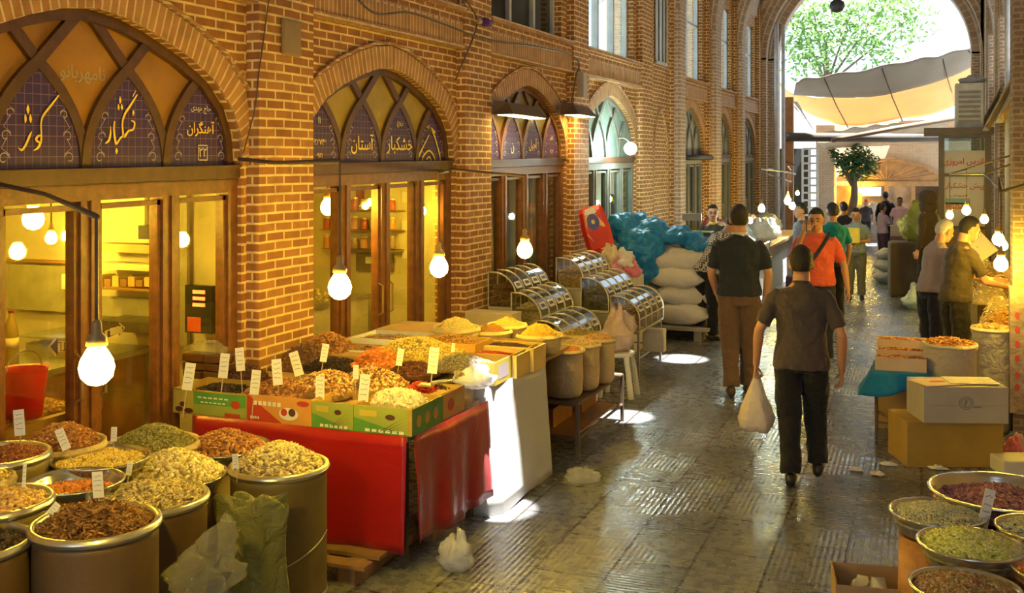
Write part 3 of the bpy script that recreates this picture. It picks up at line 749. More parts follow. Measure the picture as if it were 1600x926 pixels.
def drum(px, py, wpx, h, label, mt=KRAFT, kind='drum', base=0.0, name=None, cat=None, shrink=.97, bh=.0, group=None):
    c = PZ(px, py, h); z = (c - Vector((0, 0, EYE))).dot(Vector((-SY, CY, 0))); r = wpx / FPX * z / 2 * shrink
    T = thing(name or {'drum': 'fibre_drum', 'basin': 'steel_basin', 'sack': 'open_sack'}[kind], label, cat or {'drum': 'drum', 'basin': 'basin', 'sack': 'sack'}[kind], (c.x, c.y, base), group)
    m = MB(); m.cs = True
    if kind == 'drum':
        m.lathe([(r * .96, base), (r * .975, base + .03), (r * .965, base + .05), (r * .965, h - .05), (r * .965, h - .012), (r * .9, h - .012), (r * .9, h - .09), (.01, h - .1)], (c.x, c.y, 0), 40)
        m.build('body', mt, T)
        q = MB(); q.cs = True; R = []
        for i in range(9):
            a = 2 * pi * i / 8; R.append((r * .96 + .018 * cos(a) * (r / .27), h - .002 + .02 * sin(a)))
        n = 44; q.rings([[Vector((c.x + p[0] * cos(2 * pi * j / n), c.y + p[0] * sin(2 * pi * j / n), p[1])) for j in range(n)] for p in R], cap=False)
        q.build('rim', RIM, T)
        q = MB(); q.cs = True; q.lathe([(r * .97, base), (r * .99, base + .012), (r * .97, base + .03)], (c.x, c.y, 0), 36); q.build('bottom_band', RIM, T)
    elif kind == 'basin':
        q = MB(); q.cs = True; dp = min(.13, r * .6)
        q.lathe([(r * .6, h - dp), (r * .8, h - dp * .7), (r * .95, h - .02), (r * 1.03, h), (r * 1.03, h + .008), (r * .98, h + .008), (r * .93, h - .02), (r * .78, h - dp * .62), (.01, h - dp * .6)], (c.x, c.y, 0), 44)
        q.build('basin_bowl', STEEL, T)
        m.lathe([(r * .72, base), (r * .8, base + .03), (r * .84, h * .5 + base * .5), (r * .82, h - dp * .8), (r * .7, h - dp - .005)], (c.x, c.y, 0), 30, wob=.06, seed=px)
        m.build('sack_stand' if mt in (BURLAP, BURLG) else 'drum_stand', mt, T)
    else:
        m.lathe([(r * .80, base), (r * .93, base + .03), (r * 1.0, base + (h - base) * .4), (r * .97, h - .06), (r * 1.03, h - .03), (r * 1.02, h + .01), (r * .93, h + .005), (r * .9, h - .05), (.01, h - .06)], (c.x, c.y, 0), 32, wob=.05, seed=px)
        m.build('sack_body', mt, T)
        q = MB(); q.cs = True; n = 36
        q.rings([[Vector((c.x + (r * 1.0 + .014 * cos(a)) * cos(t) * (1 + .02 * sin(5 * t)), c.y + (r * 1.0 + .014 * cos(a)) * sin(t) * (1 + .02 * sin(5 * t)), h + .018 * sin(a) - .012)) for t in [2 * pi * j / n for j in range(n)]] for a in [2 * pi * i / 6 for i in range(7)]], cap=False)
        q.build('rolled_rim', mt, T)
    return c, r
PAPER = mat('card_white', (.78, .76, .70), .6, var=.03)
INK = mat('ink_blue', (.10, .10, .22), .6)
def card(px, py, hpx, D, label, tilt=0.0, wr=.36, yaw=0.0):
    """price card on a pick: px,py = middle of the card, D its distance"""
    p = PD(px, py, D); H = hpx / FPX * D * 1.0; W = H * wr
    T = thing('price_card', label, 'price card', (p.x, p.y, p.z - H * .9), 'price cards in the heaps')
    M = Matrix.Translation(p) @ Matrix.Rotation(YAW + yaw, 4, 'Z') @ Matrix.Rotation(tilt, 4, 'Y') @ Matrix.Rotation(-.12, 4, 'X')
    m = MB(); m.box(-W / 2, W / 2, -.0012, .0012, -H / 2, H / 2, M); m.build('card', PAPER, T)
    m = MB(); m.box(-W * .05, W * .05, .0012, .004, -H * 1.5, H * .1, M); m.build('pick', mat('pick_wood', (.5, .4, .25), .7), T)
    k = MB(); rn = random.Random(int(px))
    for i in range(4):
        z = H * (.32 - .18 * i); P = []
        for j in range(6): P.append(M @ Vector((-W * .34 + W * .68 * j / 5, -.0022, z + H * .03 * rn.uniform(-1, 1))))
        for a, b in zip(P, P[1:]): u = (M.to_3x3() @ Vector((0, 0, H * .009))); k.quad(a - u, b - u, b + u, a + u)
    k.build('scribble', INK, T)
# colours of goods
PEANUT = [(.62, .38, .12), (.70, .46, .18), (.52, .30, .10), (.78, .56, .26)]
PISTA = [(.74, .62, .34), (.82, .72, .46), (.66, .52, .24), (.50, .40, .14)]
SEEDS = [(.50, .40, .20), (.62, .50, .26), (.36, .27, .12), (.70, .58, .32)]
DARKBR = [(.16, .07, .02), (.24, .11, .035), (.10, .045, .015), (.30, .15, .05)]
BLACK = [(.02, .012, .015), (.045, .02, .02), (.07, .035, .03)]
YELLOW = [(.80, .58, .14), (.86, .66, .20), (.74, .52, .10)]
ORANGE = [(.78, .28, .05), (.86, .36, .08), (.70, .22, .04)]
GREENG = [(.34, .32, .13), (.42, .38, .17), (.27, .25, .10)]
REDBR = [(.34, .14, .05), (.42, .20, .08), (.26, .10, .04), (.50, .27, .12)]
MIX = [(.42, .18, .06), (.72, .48, .20), (.56, .30, .10), (.25, .09, .04), (.82, .62, .34)]
RAIS = [(.10, .03, .03), (.16, .05, .04), (.06, .02, .02)]
WHITE = [(.80, .74, .60), (.86, .80, .68), (.72, .64, .48)]
RED = [(.50, .03, .02), (.62, .05, .03), (.38, .02, .02)]
GREY = [(.30, .26, .20), (.40, .35, .28), (.22, .18, .14)]
def D(c): return (Vector((c.x, c.y, 0))).dot(Vector((-SY, CY, 0)))
# --- drums and basins at the near left
spec = [  # px, py, width, rim height, kind, material, heap(label, offset, height, grain size, shape, colours, count), label
 (150, 818, 200, .83, 'drum', KRAFTD, ('dark brown curled bark heaped in the front drum', -.01, .105, .011, 'curl', DARKBR, 1100), 'wide fibre drum of dark brown bark at the very front left'),
 (-48, 850, 190, .80, 'drum', KRAFTD, ('black dried fruit in the drum cut by the left edge of the photo', -.02, .05, .012, 'raisin', BLACK, 700), 'fibre drum of black dried fruit, lowest at the left edge of the photo'),
 (-8, 785, 178, .84, 'drum', KRAFT, ('shelled peanuts heaped in the drum behind the black fruit', -.005, .06, .010, 'peanut', PEANUT, 1000), 'fibre drum of peanuts at the left edge behind the black fruit'),
 (436, 728, 158, .74, 'drum', KRAFT, ('mixed striped nuts in a steep cone in the tall drum next to the red cloth', 0, .15, .0105, 'almond', SEEDS, 1300), 'tall tan fibre drum beside the red tablecloth, tied with a pale cord'),
 (234, 778, 184, .77, 'drum', KRAFTD, ('beige striped seeds heaped behind the front drum', 0, .085, .0085, 'seed', SEEDS, 1700), 'fibre drum of beige seeds right behind the dark bark drum'),
 (117, 752, 150, .84, 'basin', KRAFTD, ('orange split lentils lying low in the shallow steel basin', -.045, .02, .006, 'round', ORANGE, 1100), 'shallow steel basin of orange lentils behind the dark bark drum'),
 (158, 715, 150, .84, 'basin', KRAFT, ('pale yellow split peas level in the wide basin', -.015, .02, .006, 'round', YELLOW, 1500), 'steel basin level with pale yellow split peas'),
 (272, 742, 163, .72, 'basin', KRAFTD, ('cream pistachios in a tall cone left of the tall drum', 0, .15, .0115, 'peanut', PISTA, 1200), 'basin of cream pistachios left of the tall tan drum'),
 (351, 697, 142, .70, 'basin', KRAFT, ('red-brown shelled nuts in a lopsided cone by the red cloth', -.01, .12, .0105, 'almond', REDBR, 900), 'basin of red-brown nuts in front of the red tablecloth'),
 (240, 692, 142, .74, 'sack', BURLAP, ('greenish grey seeds in a smooth broad cone under the window', .0, .13, .0055, 'seed', GREENG, 1800), 'open sack of greenish seeds under the shop window'),
 (95, 692, 134, .86, 'sack', BURLAP, ('reddish brown flakes in a smooth cone below the left window pane', .0, .13, .0075, 'flake', [(.46, .20, .07), (.56, .28, .10), (.36, .15, .05)], 1400), 'open sack of reddish brown flakes below the left window pane'),
 (-2, 712, 156, .90, 'drum', KRAFT, ('dark red spice berries level in the drum at the left edge', .0, .03, .0065, 'round', [(.28, .08, .03), (.36, .12, .05), (.20, .05, .02)], 1500), 'fibre drum of dark red berries, uppermost at the left edge'),
 (-30, 747, 100, .88, 'sack', BURLAP, ('bright yellow turmeric-coloured grain at the left edge', .0, .05, .006, 'round', YELLOW, 500), 'small sack of bright yellow grain at the left edge'),
]
for (px, py, w_, h, kd, mt, hp, lb) in spec:
    c, r = drum(px, py, w_, h, lb, mt, kd, base=.1 if px == 436 else 0.0)
    lab, dz, hh, gs, shp, cols, n = hp
    heap('heap_of_grain' if shp in ('round', 'seed') else 'heap_of_nuts', lab, (c.x, c.y, h + dz), r * (.90 if kd != 'basin' else .92), hh, gs, shp, cols, n, group=None)
for a in [(98, 686, 34, 4.75, 'white price card leaning left between the flakes and the yellow peas', -.45), (30, 660, 40, 5.1, 'white price card at the far left below the window', -.12),
          (153, 757, 40, 4.55, 'greyish price card standing between lentils and beige seeds', -.1), (38, 742, 36, 4.5, 'narrow price card edge-on in the peanuts', 0, .15),
          (178, 678, 22, 5.2, 'small price card behind the yellow peas', 0), (202, 732, 20, 4.9, 'tiny price card at the left foot of the pistachios', .1),
          (368, 720, 22, 5.1, 'tiny price card at the left of the striped nut cone', -.1), (82, 797, 26, 4.3, 'white price card behind the dark bark drum rim', .7)]:
    card(*a[:5], tilt=a[5], wr=a[6] if len(a) > 6 else .42)
# cord round the tall drum, green sack, plastic and pallet
c = PZ(436, 728, .74); rr = 158 / FPX * D(c) / 2 * .975
m = MB(); m.tube([(c.x + rr * cos(t), c.y + rr * sin(t), .20 + .23 * (t + 1.95) / 2.2) for t in [-1.95 + .11 * i for i in range(21)]], .003, 5)
tag(m.build('cord', mat('pale_cord', (.5, .44, .32), .8), at=(c.x, c.y - rr, .3)), 'pale cord tied aslant round the tall tan drum', 'cord')
def sheet(fn, nu, nv, both=None):
    m = MB(); m.cs = True; n = 0
    for i in range(nu + 1):
        for j in range(nv + 1): m.v.append(tuple(fn(i / nu, j / nv)))
    for i in range(nu):
        for j in range(nv):
            a = i * (nv + 1) + j; m.face((a, a + nv + 1, a + nv + 2, a + 1))
    return m
m = MB(); m.cs = True      # olive sack hanging/standing in front of the drum
c0 = PD(396, 775, 4.9); b0 = Vector((c0.x, c0.y, 0)); R = []
for i, (z, rx, ry) in enumerate(((0, .15, .10), (.1, .17, .11), (.25, .155, .10), (.4, .14, .085), (.52, .15, .07), (.58, .165, .05), (.615, .17, .03), (.60, .15, .012))):
    ring = []
    for j in range(36):
        a = 2 * pi * j / 36; fo = 1 + .13 * sin(a * 5 + z * 7) + .06 * sin(a * 11 + z * 17)
        x, y = rx * fo * cos(a), ry * fo * sin(a); ring.append(Vector((b0.x + x * CY - y * SY, b0.y + x * SY + y * CY, z * 1.17 + (.035 * sin(a * 4) if i > 4 else 0))))
    R.append(ring)
m.rings(R)
olive = m.build('crumpled_sack', cloth('olive_sack', (.15, .15, .03), .6, bump=1.0, bscale=14), at=b0); tag(olive, 'crumpled olive green sack squeezed in front of the tall drum', 'sack')
mod(olive, 'SUBSURF', levels=1, render_levels=1)
def plastic_bag(label, c, rx, ry, h, m_, seed, name='plastic_bag', spikes=5, cat='plastic bag', kind=None):
    m = MB(); m.cs = True; R = []
    for i in range(13):
        t = i / 12; z = h * t; q = (1 - .72 * max(0, (t - .35) / .65) ** 1.5) * min(1, .6 + t * 2); q = q if i < 12 else .07
        ring = []
        for j in range(26):
            a = 2 * pi * j / 26; nn = noise.noise(Vector((cos(a) * 1.6 + seed, sin(a) * 1.6, t * 2.6 + seed)))
            n2 = noise.noise(Vector((cos(a) * 4 + seed, sin(a) * 4, t * 7)))
            f = q * (1 + .38 * nn + .30 * n2); ring.append(Vector((c[0] + rx * f * cos(a), c[1] + ry * f * sin(a), c[2] + max(0, z * (.92 + .35 * nn * t) - (.06 * h if i == 12 else 0) + .1 * h * n2 * t))))
        R.append(ring)
    m.rings(R); o = m.build(name, m_, at=c); return tag(o, label, cat, kind=kind)
CLEAR = film('clear_film', (.62, .60, .52), .30)
g0 = PZ(318, 900, .2)
m = MB(); m.cs = True
# folded clear plastic wrap standing as a pointed flap
A_, B_, C_, D0 = PD(250, 900, 4.35), PD(352, 800, 4.5), PD(378, 905, 4.45), PD(300, 960, 4.3)
def flap(u, v):
    p = (A_ * (1 - u) + B_ * u) * (1 - v) + (D0 * (1 - u) + C_ * u) * v
    nn = noise.noise(Vector((u * 4, v * 4, 1))); n3 = abs(noise.noise(Vector((u * 7, v * 9, 4)))); return p + Vector((.04 * nn, .10 * nn + .07 * n3, .03 * nn))
m = sheet(flap, 30, 24); fo = m.build('plastic_wrap', film('wrap_film', (.42, .41, .33), .45), at=(A_ + C_) / 2 - Vector((0, 0, .15))); mod(fo, 'SOLIDIFY', thickness=.003)
tag(fo, 'folded clear plastic wrap between the front drum and the olive sack', 'plastic wrap')
plastic_bag('crumpled clear plastic behind the folded wrap beside the bark drum', tuple(PZ(270, 905, .45)), .12, .1, .16, CLEAR, 3)
for k in (g0,): pass
plastic_bag('heap of grey plastic on the floor below the folded wrap', tuple(PZ(310, 985, .12)), .24, .16, .3, film('grey_film', (.45, .44, .38), .6), 8)

# ================================================================ DISPLAY TABLES
REDC = cloth('red_oilcloth', (.34, .004, .008), .33, var=.15, bump=.35, bscale=4)
GREYC = cloth('grey_sheet', (.62, .62, .60), .45, .12, .04, .25, 2.5)
TX0, TX1, TY0, TY1, TZ = -4.12, -2.67, 5.28, 6.30, .75
def skirt(pts, z1, z0, n, amp, wl, out, mt, nm, parent, seed=0):
    P = [Vector((*p, 0)) for p in pts]; L = [0]
    for a, b in zip(P, P[1:]): L.append(L[-1] + (b - a).length)
    def fn(u, v):
        s = u * L[-1]; i = max(k for k in range(len(P) - 1) if L[k] <= s + 1e-9) if s < L[-1] else len(P) - 2
        t = (s - L[i]) / (L[i + 1] - L[i]); p = P[i].lerp(P[i + 1], t); d = (P[i + 1] - P[i]).normalized(); nn = Vector((d.y, -d.x, 0))
        f = amp * v * (sin(s * wl + seed) + .5 * sin(s * wl * 2.3 + 1 + seed)) + amp * .5 * noise.noise(Vector((s * 3, v * 3, seed)))
        z = z1 + (z0 - z1) * v + (.02 * sin(s * 5 + seed) if v == 1 else 0)
        return p + nn * (out * v + f + .01) + Vector((0, 0, z))
    m = sheet(fn, n, 10); o = m.build(nm, mt, parent); mod(o, 'SOLIDIFY', thickness=.004); return o
T = thing('display_table', 'near display table with a bright red oilcloth skirt, piled with nuts and dried fruit', 'table', (TX0 + .7, TY0 + .5, 0))
m = MB(); m.box(TX0, TX1, TY0, TY1, TZ - .03, TZ); m.build('tabletop', mat('table_board', (.3, .2, .1), .7), T)
for (x, y) in ((TX0 + .05, TY0 + .05), (TX1 - .05, TY0 + .05), (TX1 - .05, TY1 - .05), (TX0 + .05, TY1 - .05)):
    m = MB(); m.box(x - .02, x + .02, y - .02, y + .02, 0, TZ - .03); m.build('leg', mat('leg_dark', (.05, .04, .035), .5), T)
skirt([(TX0, TY0), (TX1 + .0, TY0 - .01)], TZ + .005, .09, 40, .016, 9, .02, REDC, 'tablecloth_front', T)
skirt([(TX1 + .015, TY0 + .03), (TX1 + .06, TY1 - .03)], TZ + .005, .14, 34, .022, 13, .015, REDC, 'tablecloth_side', T, 2)
m = MB(); m.box(TX0, TX1 - .01, TY0 - .012, TY0 + .01, TZ - .035, TZ - .012); m.build('edge_rail', mat('rail_wood', (.4, .25, .1), .6), T)
UX0, UX1, UY0, UY1, UZ = -4.1, -2.62, 6.36, 7.24, .83
T = thing('display_table', 'second display table with a plain grey-white sheet skirt, its near end in a sunbeam', 'table', (UX0 + .7, UY0 + .4, 0))
m = MB(); m.box(UX0, UX1, UY0, UY1 + .8, UZ - .03, UZ); m.build('tabletop', mat('table_board', (.3, .2, .1), .7), T)
for (x, y) in ((UX0 + .05, UY0 + .05), (UX1 - .05, UY0 + .05), (UX1 - .05, UY1 - .05), (UX0 + .05, UY1 + .7)):
    m = MB(); m.box(x - .02, x + .02, y - .02, y + .02, 0, UZ - .03); m.build('leg', mat('leg_dark', (.05, .04, .035), .5), T)
skirt([(UX1 - .12, UY0 - .02), (UX1 + .02, UY0 + .0), (UX1 + .05, UY1 + .02)], UZ + .005, .02, 40, .010, 5, .06, GREYC, 'sheet_skirt', T, 4)
# boxes: coloured printed cartons
GR1 = mat('carton_green', (.10, .30, .05), .45, var=.2); GR2 = mat('carton_yellow', (.52, .42, .06), .5, var=.1); RD1 = mat('carton_red', (.48, .05, .02), .45, var=.1)
OR1 = mat('carton_orange', (.62, .30, .06), .5); CARD = mat('cardboard', (.36, .23, .10), .75, var=.1); CARDY = mat('cardboard_yellow', (.42, .27, .05), .7, var=.1)
WHP = mat('print_white', (.75, .72, .6), .5); DKP = mat('print_dark', (.08, .03, .02), .5); STY = mat('foam_white', (.72, .70, .62), .6, var=.04)
def carton(x0, x1, y0, y1, z0, z1, base, label, art, side='front', group='printed cartons round the display tables'):
    T = thing('fruit_carton', label, 'carton', ((x0 + x1) / 2, (y0 + y1) / 2, z0), group)
    m = MB(); m.tray(x0, x1, y0, y1, z0, z1, .007); m.build('carton_body', base, T)
    lay = [.001]
    def q(u0, u1, v0, v1, mt, nm, sh=None):
        m = MB(); lay[0] += .0007; e_ = lay[0]
        def P(u, v): 
            return (x0 + u * (x1 - x0), y0 - e_, z0 + v * (z1 - z0)) if side == 'front' else (x1 + e_, y0 + u * (y1 - y0), z0 + v * (z1 - z0))
        if sh == 'tri': m.poly([P(u0, v0), P(u1, v0), P(u0, v1)])
        elif sh == 'oval':
            m.poly([P((u0 + u1) / 2 + (u1 - u0) / 2 * cos(t), (v0 + v1) / 2 + (v1 - v0) / 2 * sin(t)) for t in [2 * pi * k / 20 for k in range(20)]])
        elif sh == 'leaf':
            for k in range(5): m.poly([P(u0 + k * .06, v0), P(u0 + k * .06 + .025, v0), P(u1 + .0 + k * .03, v1 - k * .12)])
        elif sh == 'text':
            kx = 6
            for k in range(kx):
                a = u0 + (u1 - u0) * k / kx; m.poly([P(a, v0), P(a + (u1 - u0) / kx * .7, v0), P(a + (u1 - u0) / kx * .7, v1), P(a, v1)])
        else: m.poly([P(u0, v0), P(u1, v0), P(u1, v1), P(u0, v1)])
        m.build(nm, mt, T)
    for a in art: q(*a)
    return T
zA, zB = TZ + .005, TZ + .155
f0 = TY0 - .01
ART_G = [(.02, .30, .05, .95, GR2, 'print_panel'), (.30, .98, .45, .95, GR1, 'print_field'), (.30, .98, .05, .45, mat('carton_lime', (.30, .36, .06), .5), 'print_field'), (.36, .78, .70, .76, WHP, 'print_text', 'text'), (.40, .74, .52, .57, WHP, 'print_text', 'text'),
         (.06, .16, .08, .30, DKP, 'print_date', 'oval'), (.18, .30, .05, .26, DKP, 'print_date', 'oval'), (.12, .2, .3, .5, DKP, 'print_date', 'oval'), (.80, .92, .40, .72, RD1, 'print_fruit', 'oval'), (.72, .92, .04, .2, RD1, 'print_stamp')]
ART_R = [(.0, 1, .0, 1, OR1, 'print_field'), (0, .55, 0, 1, RD1, 'print_corner', 'tri'), (.1, .55, .62, .78, WHP, 'print_text', 'text'), (.5, .80, .15, .62, WHP, 'print_bowl', 'oval'), (.53, .63, .3, .58, RD1, 'print_cherry', 'oval'), (.65, .76, .3, .6, DKP, 'print_plum', 'oval'), (.78, .97, .72, .92, RD1, 'print_badge', 'oval'), (.05, .2, .1, .2, WHP, 'print_text', 'text')]
ART_B = [(0, 1, 0, 1, mat('carton_lime', (.30, .36, .06), .5), 'print_field'), (.0, 1, .0, .55, GR1, 'print_corner', 'tri'), (.1, .4, .62, .85, GR2, 'print_patch'), (.2, .9, .05, .16, WHP, 'print_text', 'text'), (.45, .9, .1, .7, DKP, 'print_palm', 'leaf'), (.55, .72, .55, .75, DKP, 'print_date', 'oval')]
xs = [TX0 + .0, -3.66, -3.24, -2.95, -2.66]
xs = [PY(268, 620, f0).x, PY(387, 640, f0).x, PY(488, 650, f0).x, PY(553, 655, f0).x, PY(613, 660, f0).x]
carton(xs[0], xs[1] - .005, f0, f0 + .36, zA, zB, CARDY, 'long green and yellow date carton with red stamp, first on the red-clothed table', ART_G)
carton(xs[1], xs[2] - .005, f0 + .0, f0 + .36, zA, zB + .005, OR1, 'red and orange fruit carton printed with a bowl of fruit', ART_R)
carton(xs[2], xs[3] - .004, f0, f0 + .36, zA, zB, CARDY, 'narrow green palm-printed carton in the middle of the front row', ART_B)
xe = TX1 + .03
T = carton(xs[3], xe, f0, f0 + .40, zA, zB, CARDY, 'green palm-printed carton at the front corner of the red-clothed table', [(0, .93, a[2], a[3], *a[4:]) if a[1] == 1 and a[5] == 'print_field' else a for a in ART_B])
m = MB(); m.poly([(xe + .002, f0, zA), (xe + .002, f0 + .4, zA), (xe + .002, f0 + .4, zB), (xe + .002, f0, zB)]); m.build('print_side', GR1, T)
m = MB()
for k in range(3): m.poly([(xe + .004, f0 + .08 + k * .11 + .03 * cos(t), zA + .07 + .035 * sin(t)) for t in [2 * pi * j / 14 for j in range(14)]])
m.build('print_fruit', OR1, T)
ART_O = [(0, 1, 0, 1, OR1, 'print_field'), (.2, .5, .25, .75, RD1, 'print_fruit', 'oval'), (.55, .85, .3, .8, GR2, 'print_fruit', 'oval')]
carton(xe - .30, xe, f0 + .405, f0 + .72, zA, zB, CARDY, 'orange fruit-printed carton on the side of the red-clothed table', ART_O, 'side')
vz0, vz1 = UZ + .005, UZ + .155; ux = UX1 + .04
yy = [PX(x, 580, ux).y for x in (773, 799, 825, 849)]
carton(ux - .4, ux, yy[0], yy[1] - .004, vz0, vz1, CARDY, 'yellow lilac-fronted carton nearest the sunbeam on the second table', [(0, 1, 0, 1, GR2, 'print_field'), (.2, .8, .2, .8, mat('print_lilac', (.45, .38, .42), .5), 'print_panel')], 'side')
carton(ux - .4, ux, yy[1], yy[2] - .004, vz0, vz1, CARDY, 'green-printed carton in the middle of the second table edge', [(0, 1, 0, 1, mat('carton_lime', (.30, .36, .06), .5), 'print_field'), (.1, .9, .3, .95, mat('print_pale', (.6, .55, .4), .5), 'print_panel'), (.4, .6, .3, .6, GR1, 'print_fruit', 'oval')], 'side')
carton(ux - .4, ux, yy[2], yy[3], vz0, vz1, CARDY, 'gold-printed carton at the far end of the second table edge', [(0, 1, 0, 1, GR2, 'print_field'), (.3, .7, .2, .8, OR1, 'print_fruit', 'oval')], 'side')

# goods on the tables: (px, py, level height, half sizes in metres, cone height, grain, shape, colours, count, label)
goods = [
 (330, 603, .885, (.20, .12), .02, .010, 'raisin', BLACK, 500, 'flat layer of black raisins in the green date carton'),
 (368, 588, .89, (.14, .12), .09, .010, 'raisin', RAIS, 450, 'dark mound of raisins behind the green date carton'),
 (438, 609, .90, (.20, .17), .07, .011, 'almond', REDBR, 650, 'brown almonds heaped in the red and orange carton'),
 (512, 603, .90, (.21, .20), .10, .0115, 'almond', MIX, 800, 'mixed shelled nuts heaped in the middle front carton'),
 (580, 597, .91, (.20, .19), .10, .0105, 'peanut', MIX, 850, 'mixed peanuts and hazelnuts behind the white nuts'),
 (622, 622, .885, (.17, .14), .06, .0115, 'peanut', WHITE, 600, 'white blanched almonds in the corner carton'),
 (658, 607, .89, (.10, .09), .05, .009, 'raisin', RED, 350, 'bright red barberries beside the white almonds'),
 (688, 600, .89, (.10, .10), .02, .009, 'raisin', BLACK, 300, 'dark mulberries in the orange carton with a scoop'),
 (410, 566, .90, (.22, .15), .16, .010, 'raisin', [(.22, .10, .04), (.34, .18, .07), (.16, .07, .03)], 700, 'small brown figs heaped against the brick pier'),
 (508, 545, .96, (.20, .16), .12, .010, 'almond', [(.52, .24, .07), (.62, .32, .10), (.38, .16, .05)], 700, 'orange-brown walnuts heaped beside the brick pier'),
 (520, 568, .94, (.19, .11), .05, .011, 'raisin', BLACK, 500, 'black dried plums between the walnuts and the apricots'),
 (592, 566, .95, (.17, .15), .10, .013, 'flake', [(.80, .26, .05), (.88, .34, .08), (.70, .20, .04)], 500, 'orange dried apricots in the middle of the near table'),
 (645, 578, .95, (.16, .13), .06, .010, 'raisin', [(.13, .04, .02), (.20, .06, .03), (.08, .025, .02)], 500, 'dark red-brown raisins right of the apricots'),
 (650, 548, 1.0, (.30, .20), .10, .008, 'round', YELLOW, 1400, 'golden yellow chickpeas spread over the middle of the stall'),
 (720, 567, .97, (.19, .17), .06, .006, 'seed', GREY, 900, 'grey striped seeds beside the red spice'),
]
for (px, py, h, hs, ch, gs, shp, cols, n, lb) in goods:
    p = PZ(px, py, h); heap('heap_of_dried_fruit' if shp in ('raisin', 'flake') else 'heap_of_nuts', lb, (max(p.x, XR + hs[0] + .03) if p.y < 6.1 or p.y > 6.7 else max(p.x, XP + hs[0] + .02), p.y, h - .01), 0, ch * 1.35, gs, shp, cols, n, rect=hs, lo=True, group='heaps on the display tables')
# risers under the goods
m = MB(); m.box(TX0 + .02, TX1 - .04, TY0 + .37, TY1 - .02, TZ, TZ + .13); m.box(TX0 + .02, TX1 - .34, TY0 + .03, TY0 + .36, TZ, TZ + .10)
tag(m.build('crate_riser', CARD, at=((TX0 + TX1) / 2, TY0 + .6, TZ)), 'low cardboard riser hidden under the heaps of the near table', 'riser')
m = MB(); m.box(UX0 + .02, UX1 - .38, UY0 - .02, UY1 + .75, UZ, UZ + .13)
tag(m.build('crate_riser', CARD, at=((UX0 + UX1) / 2 - .2, UY0 + .6, UZ)), 'cardboard riser under the goods of the second table', 'riser')
def bin_(pxs, h, z0, label, mt, hp, rz=0):
    """open bin given by its centre pixel and half sizes"""
    (px, py, hx, hy) = pxs; p = PZ(px, py, h)
    T = thing('open_bin', label, 'bin', (p.x, p.y, z0), 'open bins on the second table')
    m = MB(); m.tray(p.x - hx, p.x + hx, p.y - hy, p.y + hy, z0, h, .014, (h - z0) * .6); m.build('bin_body', mt, T)
    lb, ch, gs, shp, cols, n = hp
    heap('heap_of_spice', lb, (p.x, p.y, h - .03), 0, ch, gs, shp, cols, n, rect=(hx - .015, hy - .015), lo=True, group='heaps in the open bins')
bin_((568, 540, .26, .20), .97, UZ, 'white bin of dark raisins behind the walnuts', STY, ('dark raisins low in the near white bin', .02, .009, 'raisin', RAIS, 500))
bin_((618, 524, .28, .20), 1.0, UZ, 'white bin of brown lentils below the second shop window', STY, ('brown lentils in the farther white bin', .02, .008, 'round', [(.35, .2, .1), (.45, .28, .14)], 500))
bin_((765, 548, .25, .13), .98, UZ, 'yellow bin of red sumac behind the cartons', mat('bin_yellow', (.72, .50, .14), .5), ('bright red ground sumac in the yellow bin', .03, .004, 'round', [(.52, .06, .01), (.62, .10, .02)], 900))
bin_((792, 537, .25, .13), .99, UZ, 'yellow bin of dark brown spice by the table corner', mat('bin_yellow', (.72, .50, .14), .5), ('dark brown ground spice in the yellow bin', .05, .004, 'round', [(.10, .04, .02), (.15, .06, .03)], 900))
bin_((708, 530, .24, .16), 1.02, UZ, 'amber bin of orange-brown peas below the brick pier', mat('bin_amber', (.68, .38, .05), .5), ('orange-brown split peas heaped below the brick pier', .08, .006, 'round', [(.62, .32, .08), (.72, .42, .12), (.5, .24, .06)], 900))
for (px, py, w_, h, kd, lab, hp) in (
    (712, 512, 74, 1.06, 'sack', 'sack of pale yellow rice, first in the row under the brick pier', ('pale yellow rice cone under the brick pier', .11, .004, 'seed', [(.84, .66, .24), (.9, .74, .34)], 900)),
    (768, 516, 62, 1.02, 'sack', 'sack of brown powder in front of the yellow one', ('brown ground powder in a low cone', .07, .003, 'round', [(.42, .18, .04), (.5, .24, .06)], 700)),
    (792, 507, 62, 1.04, 'sack', 'sack of bright yellow powder behind the brown one', ('bright yellow powder heap behind the brown one', .08, .003, 'round', YELLOW, 600)),
    (842, 522, 72, .98, 'sack', 'sack of golden lentils below the clear bins', ('golden yellow lentils in a cone below the clear bins', .11, .004, 'round', [(.82, .48, .06), (.88, .56, .10)], 900)),
    (905, 521, 60, .72, 'sack', 'sack of olive-gold herbs beside the lowest clear bin', ('olive-gold herbs in a low cone', .07, .005, 'flake', [(.5, .36, .08), (.58, .44, .12)], 600))):
    c, r = drum(px, py, w_, h, lab, BURLAP, kd, base=UZ if px < 860 else 0.0, group=None)
    heap('heap_of_grain', hp[0], (c.x, c.y, h - .005), r * .93, hp[1], hp[2], hp[3], hp[4], hp[5], lo=True, group='heaps in the sacks by the pier')
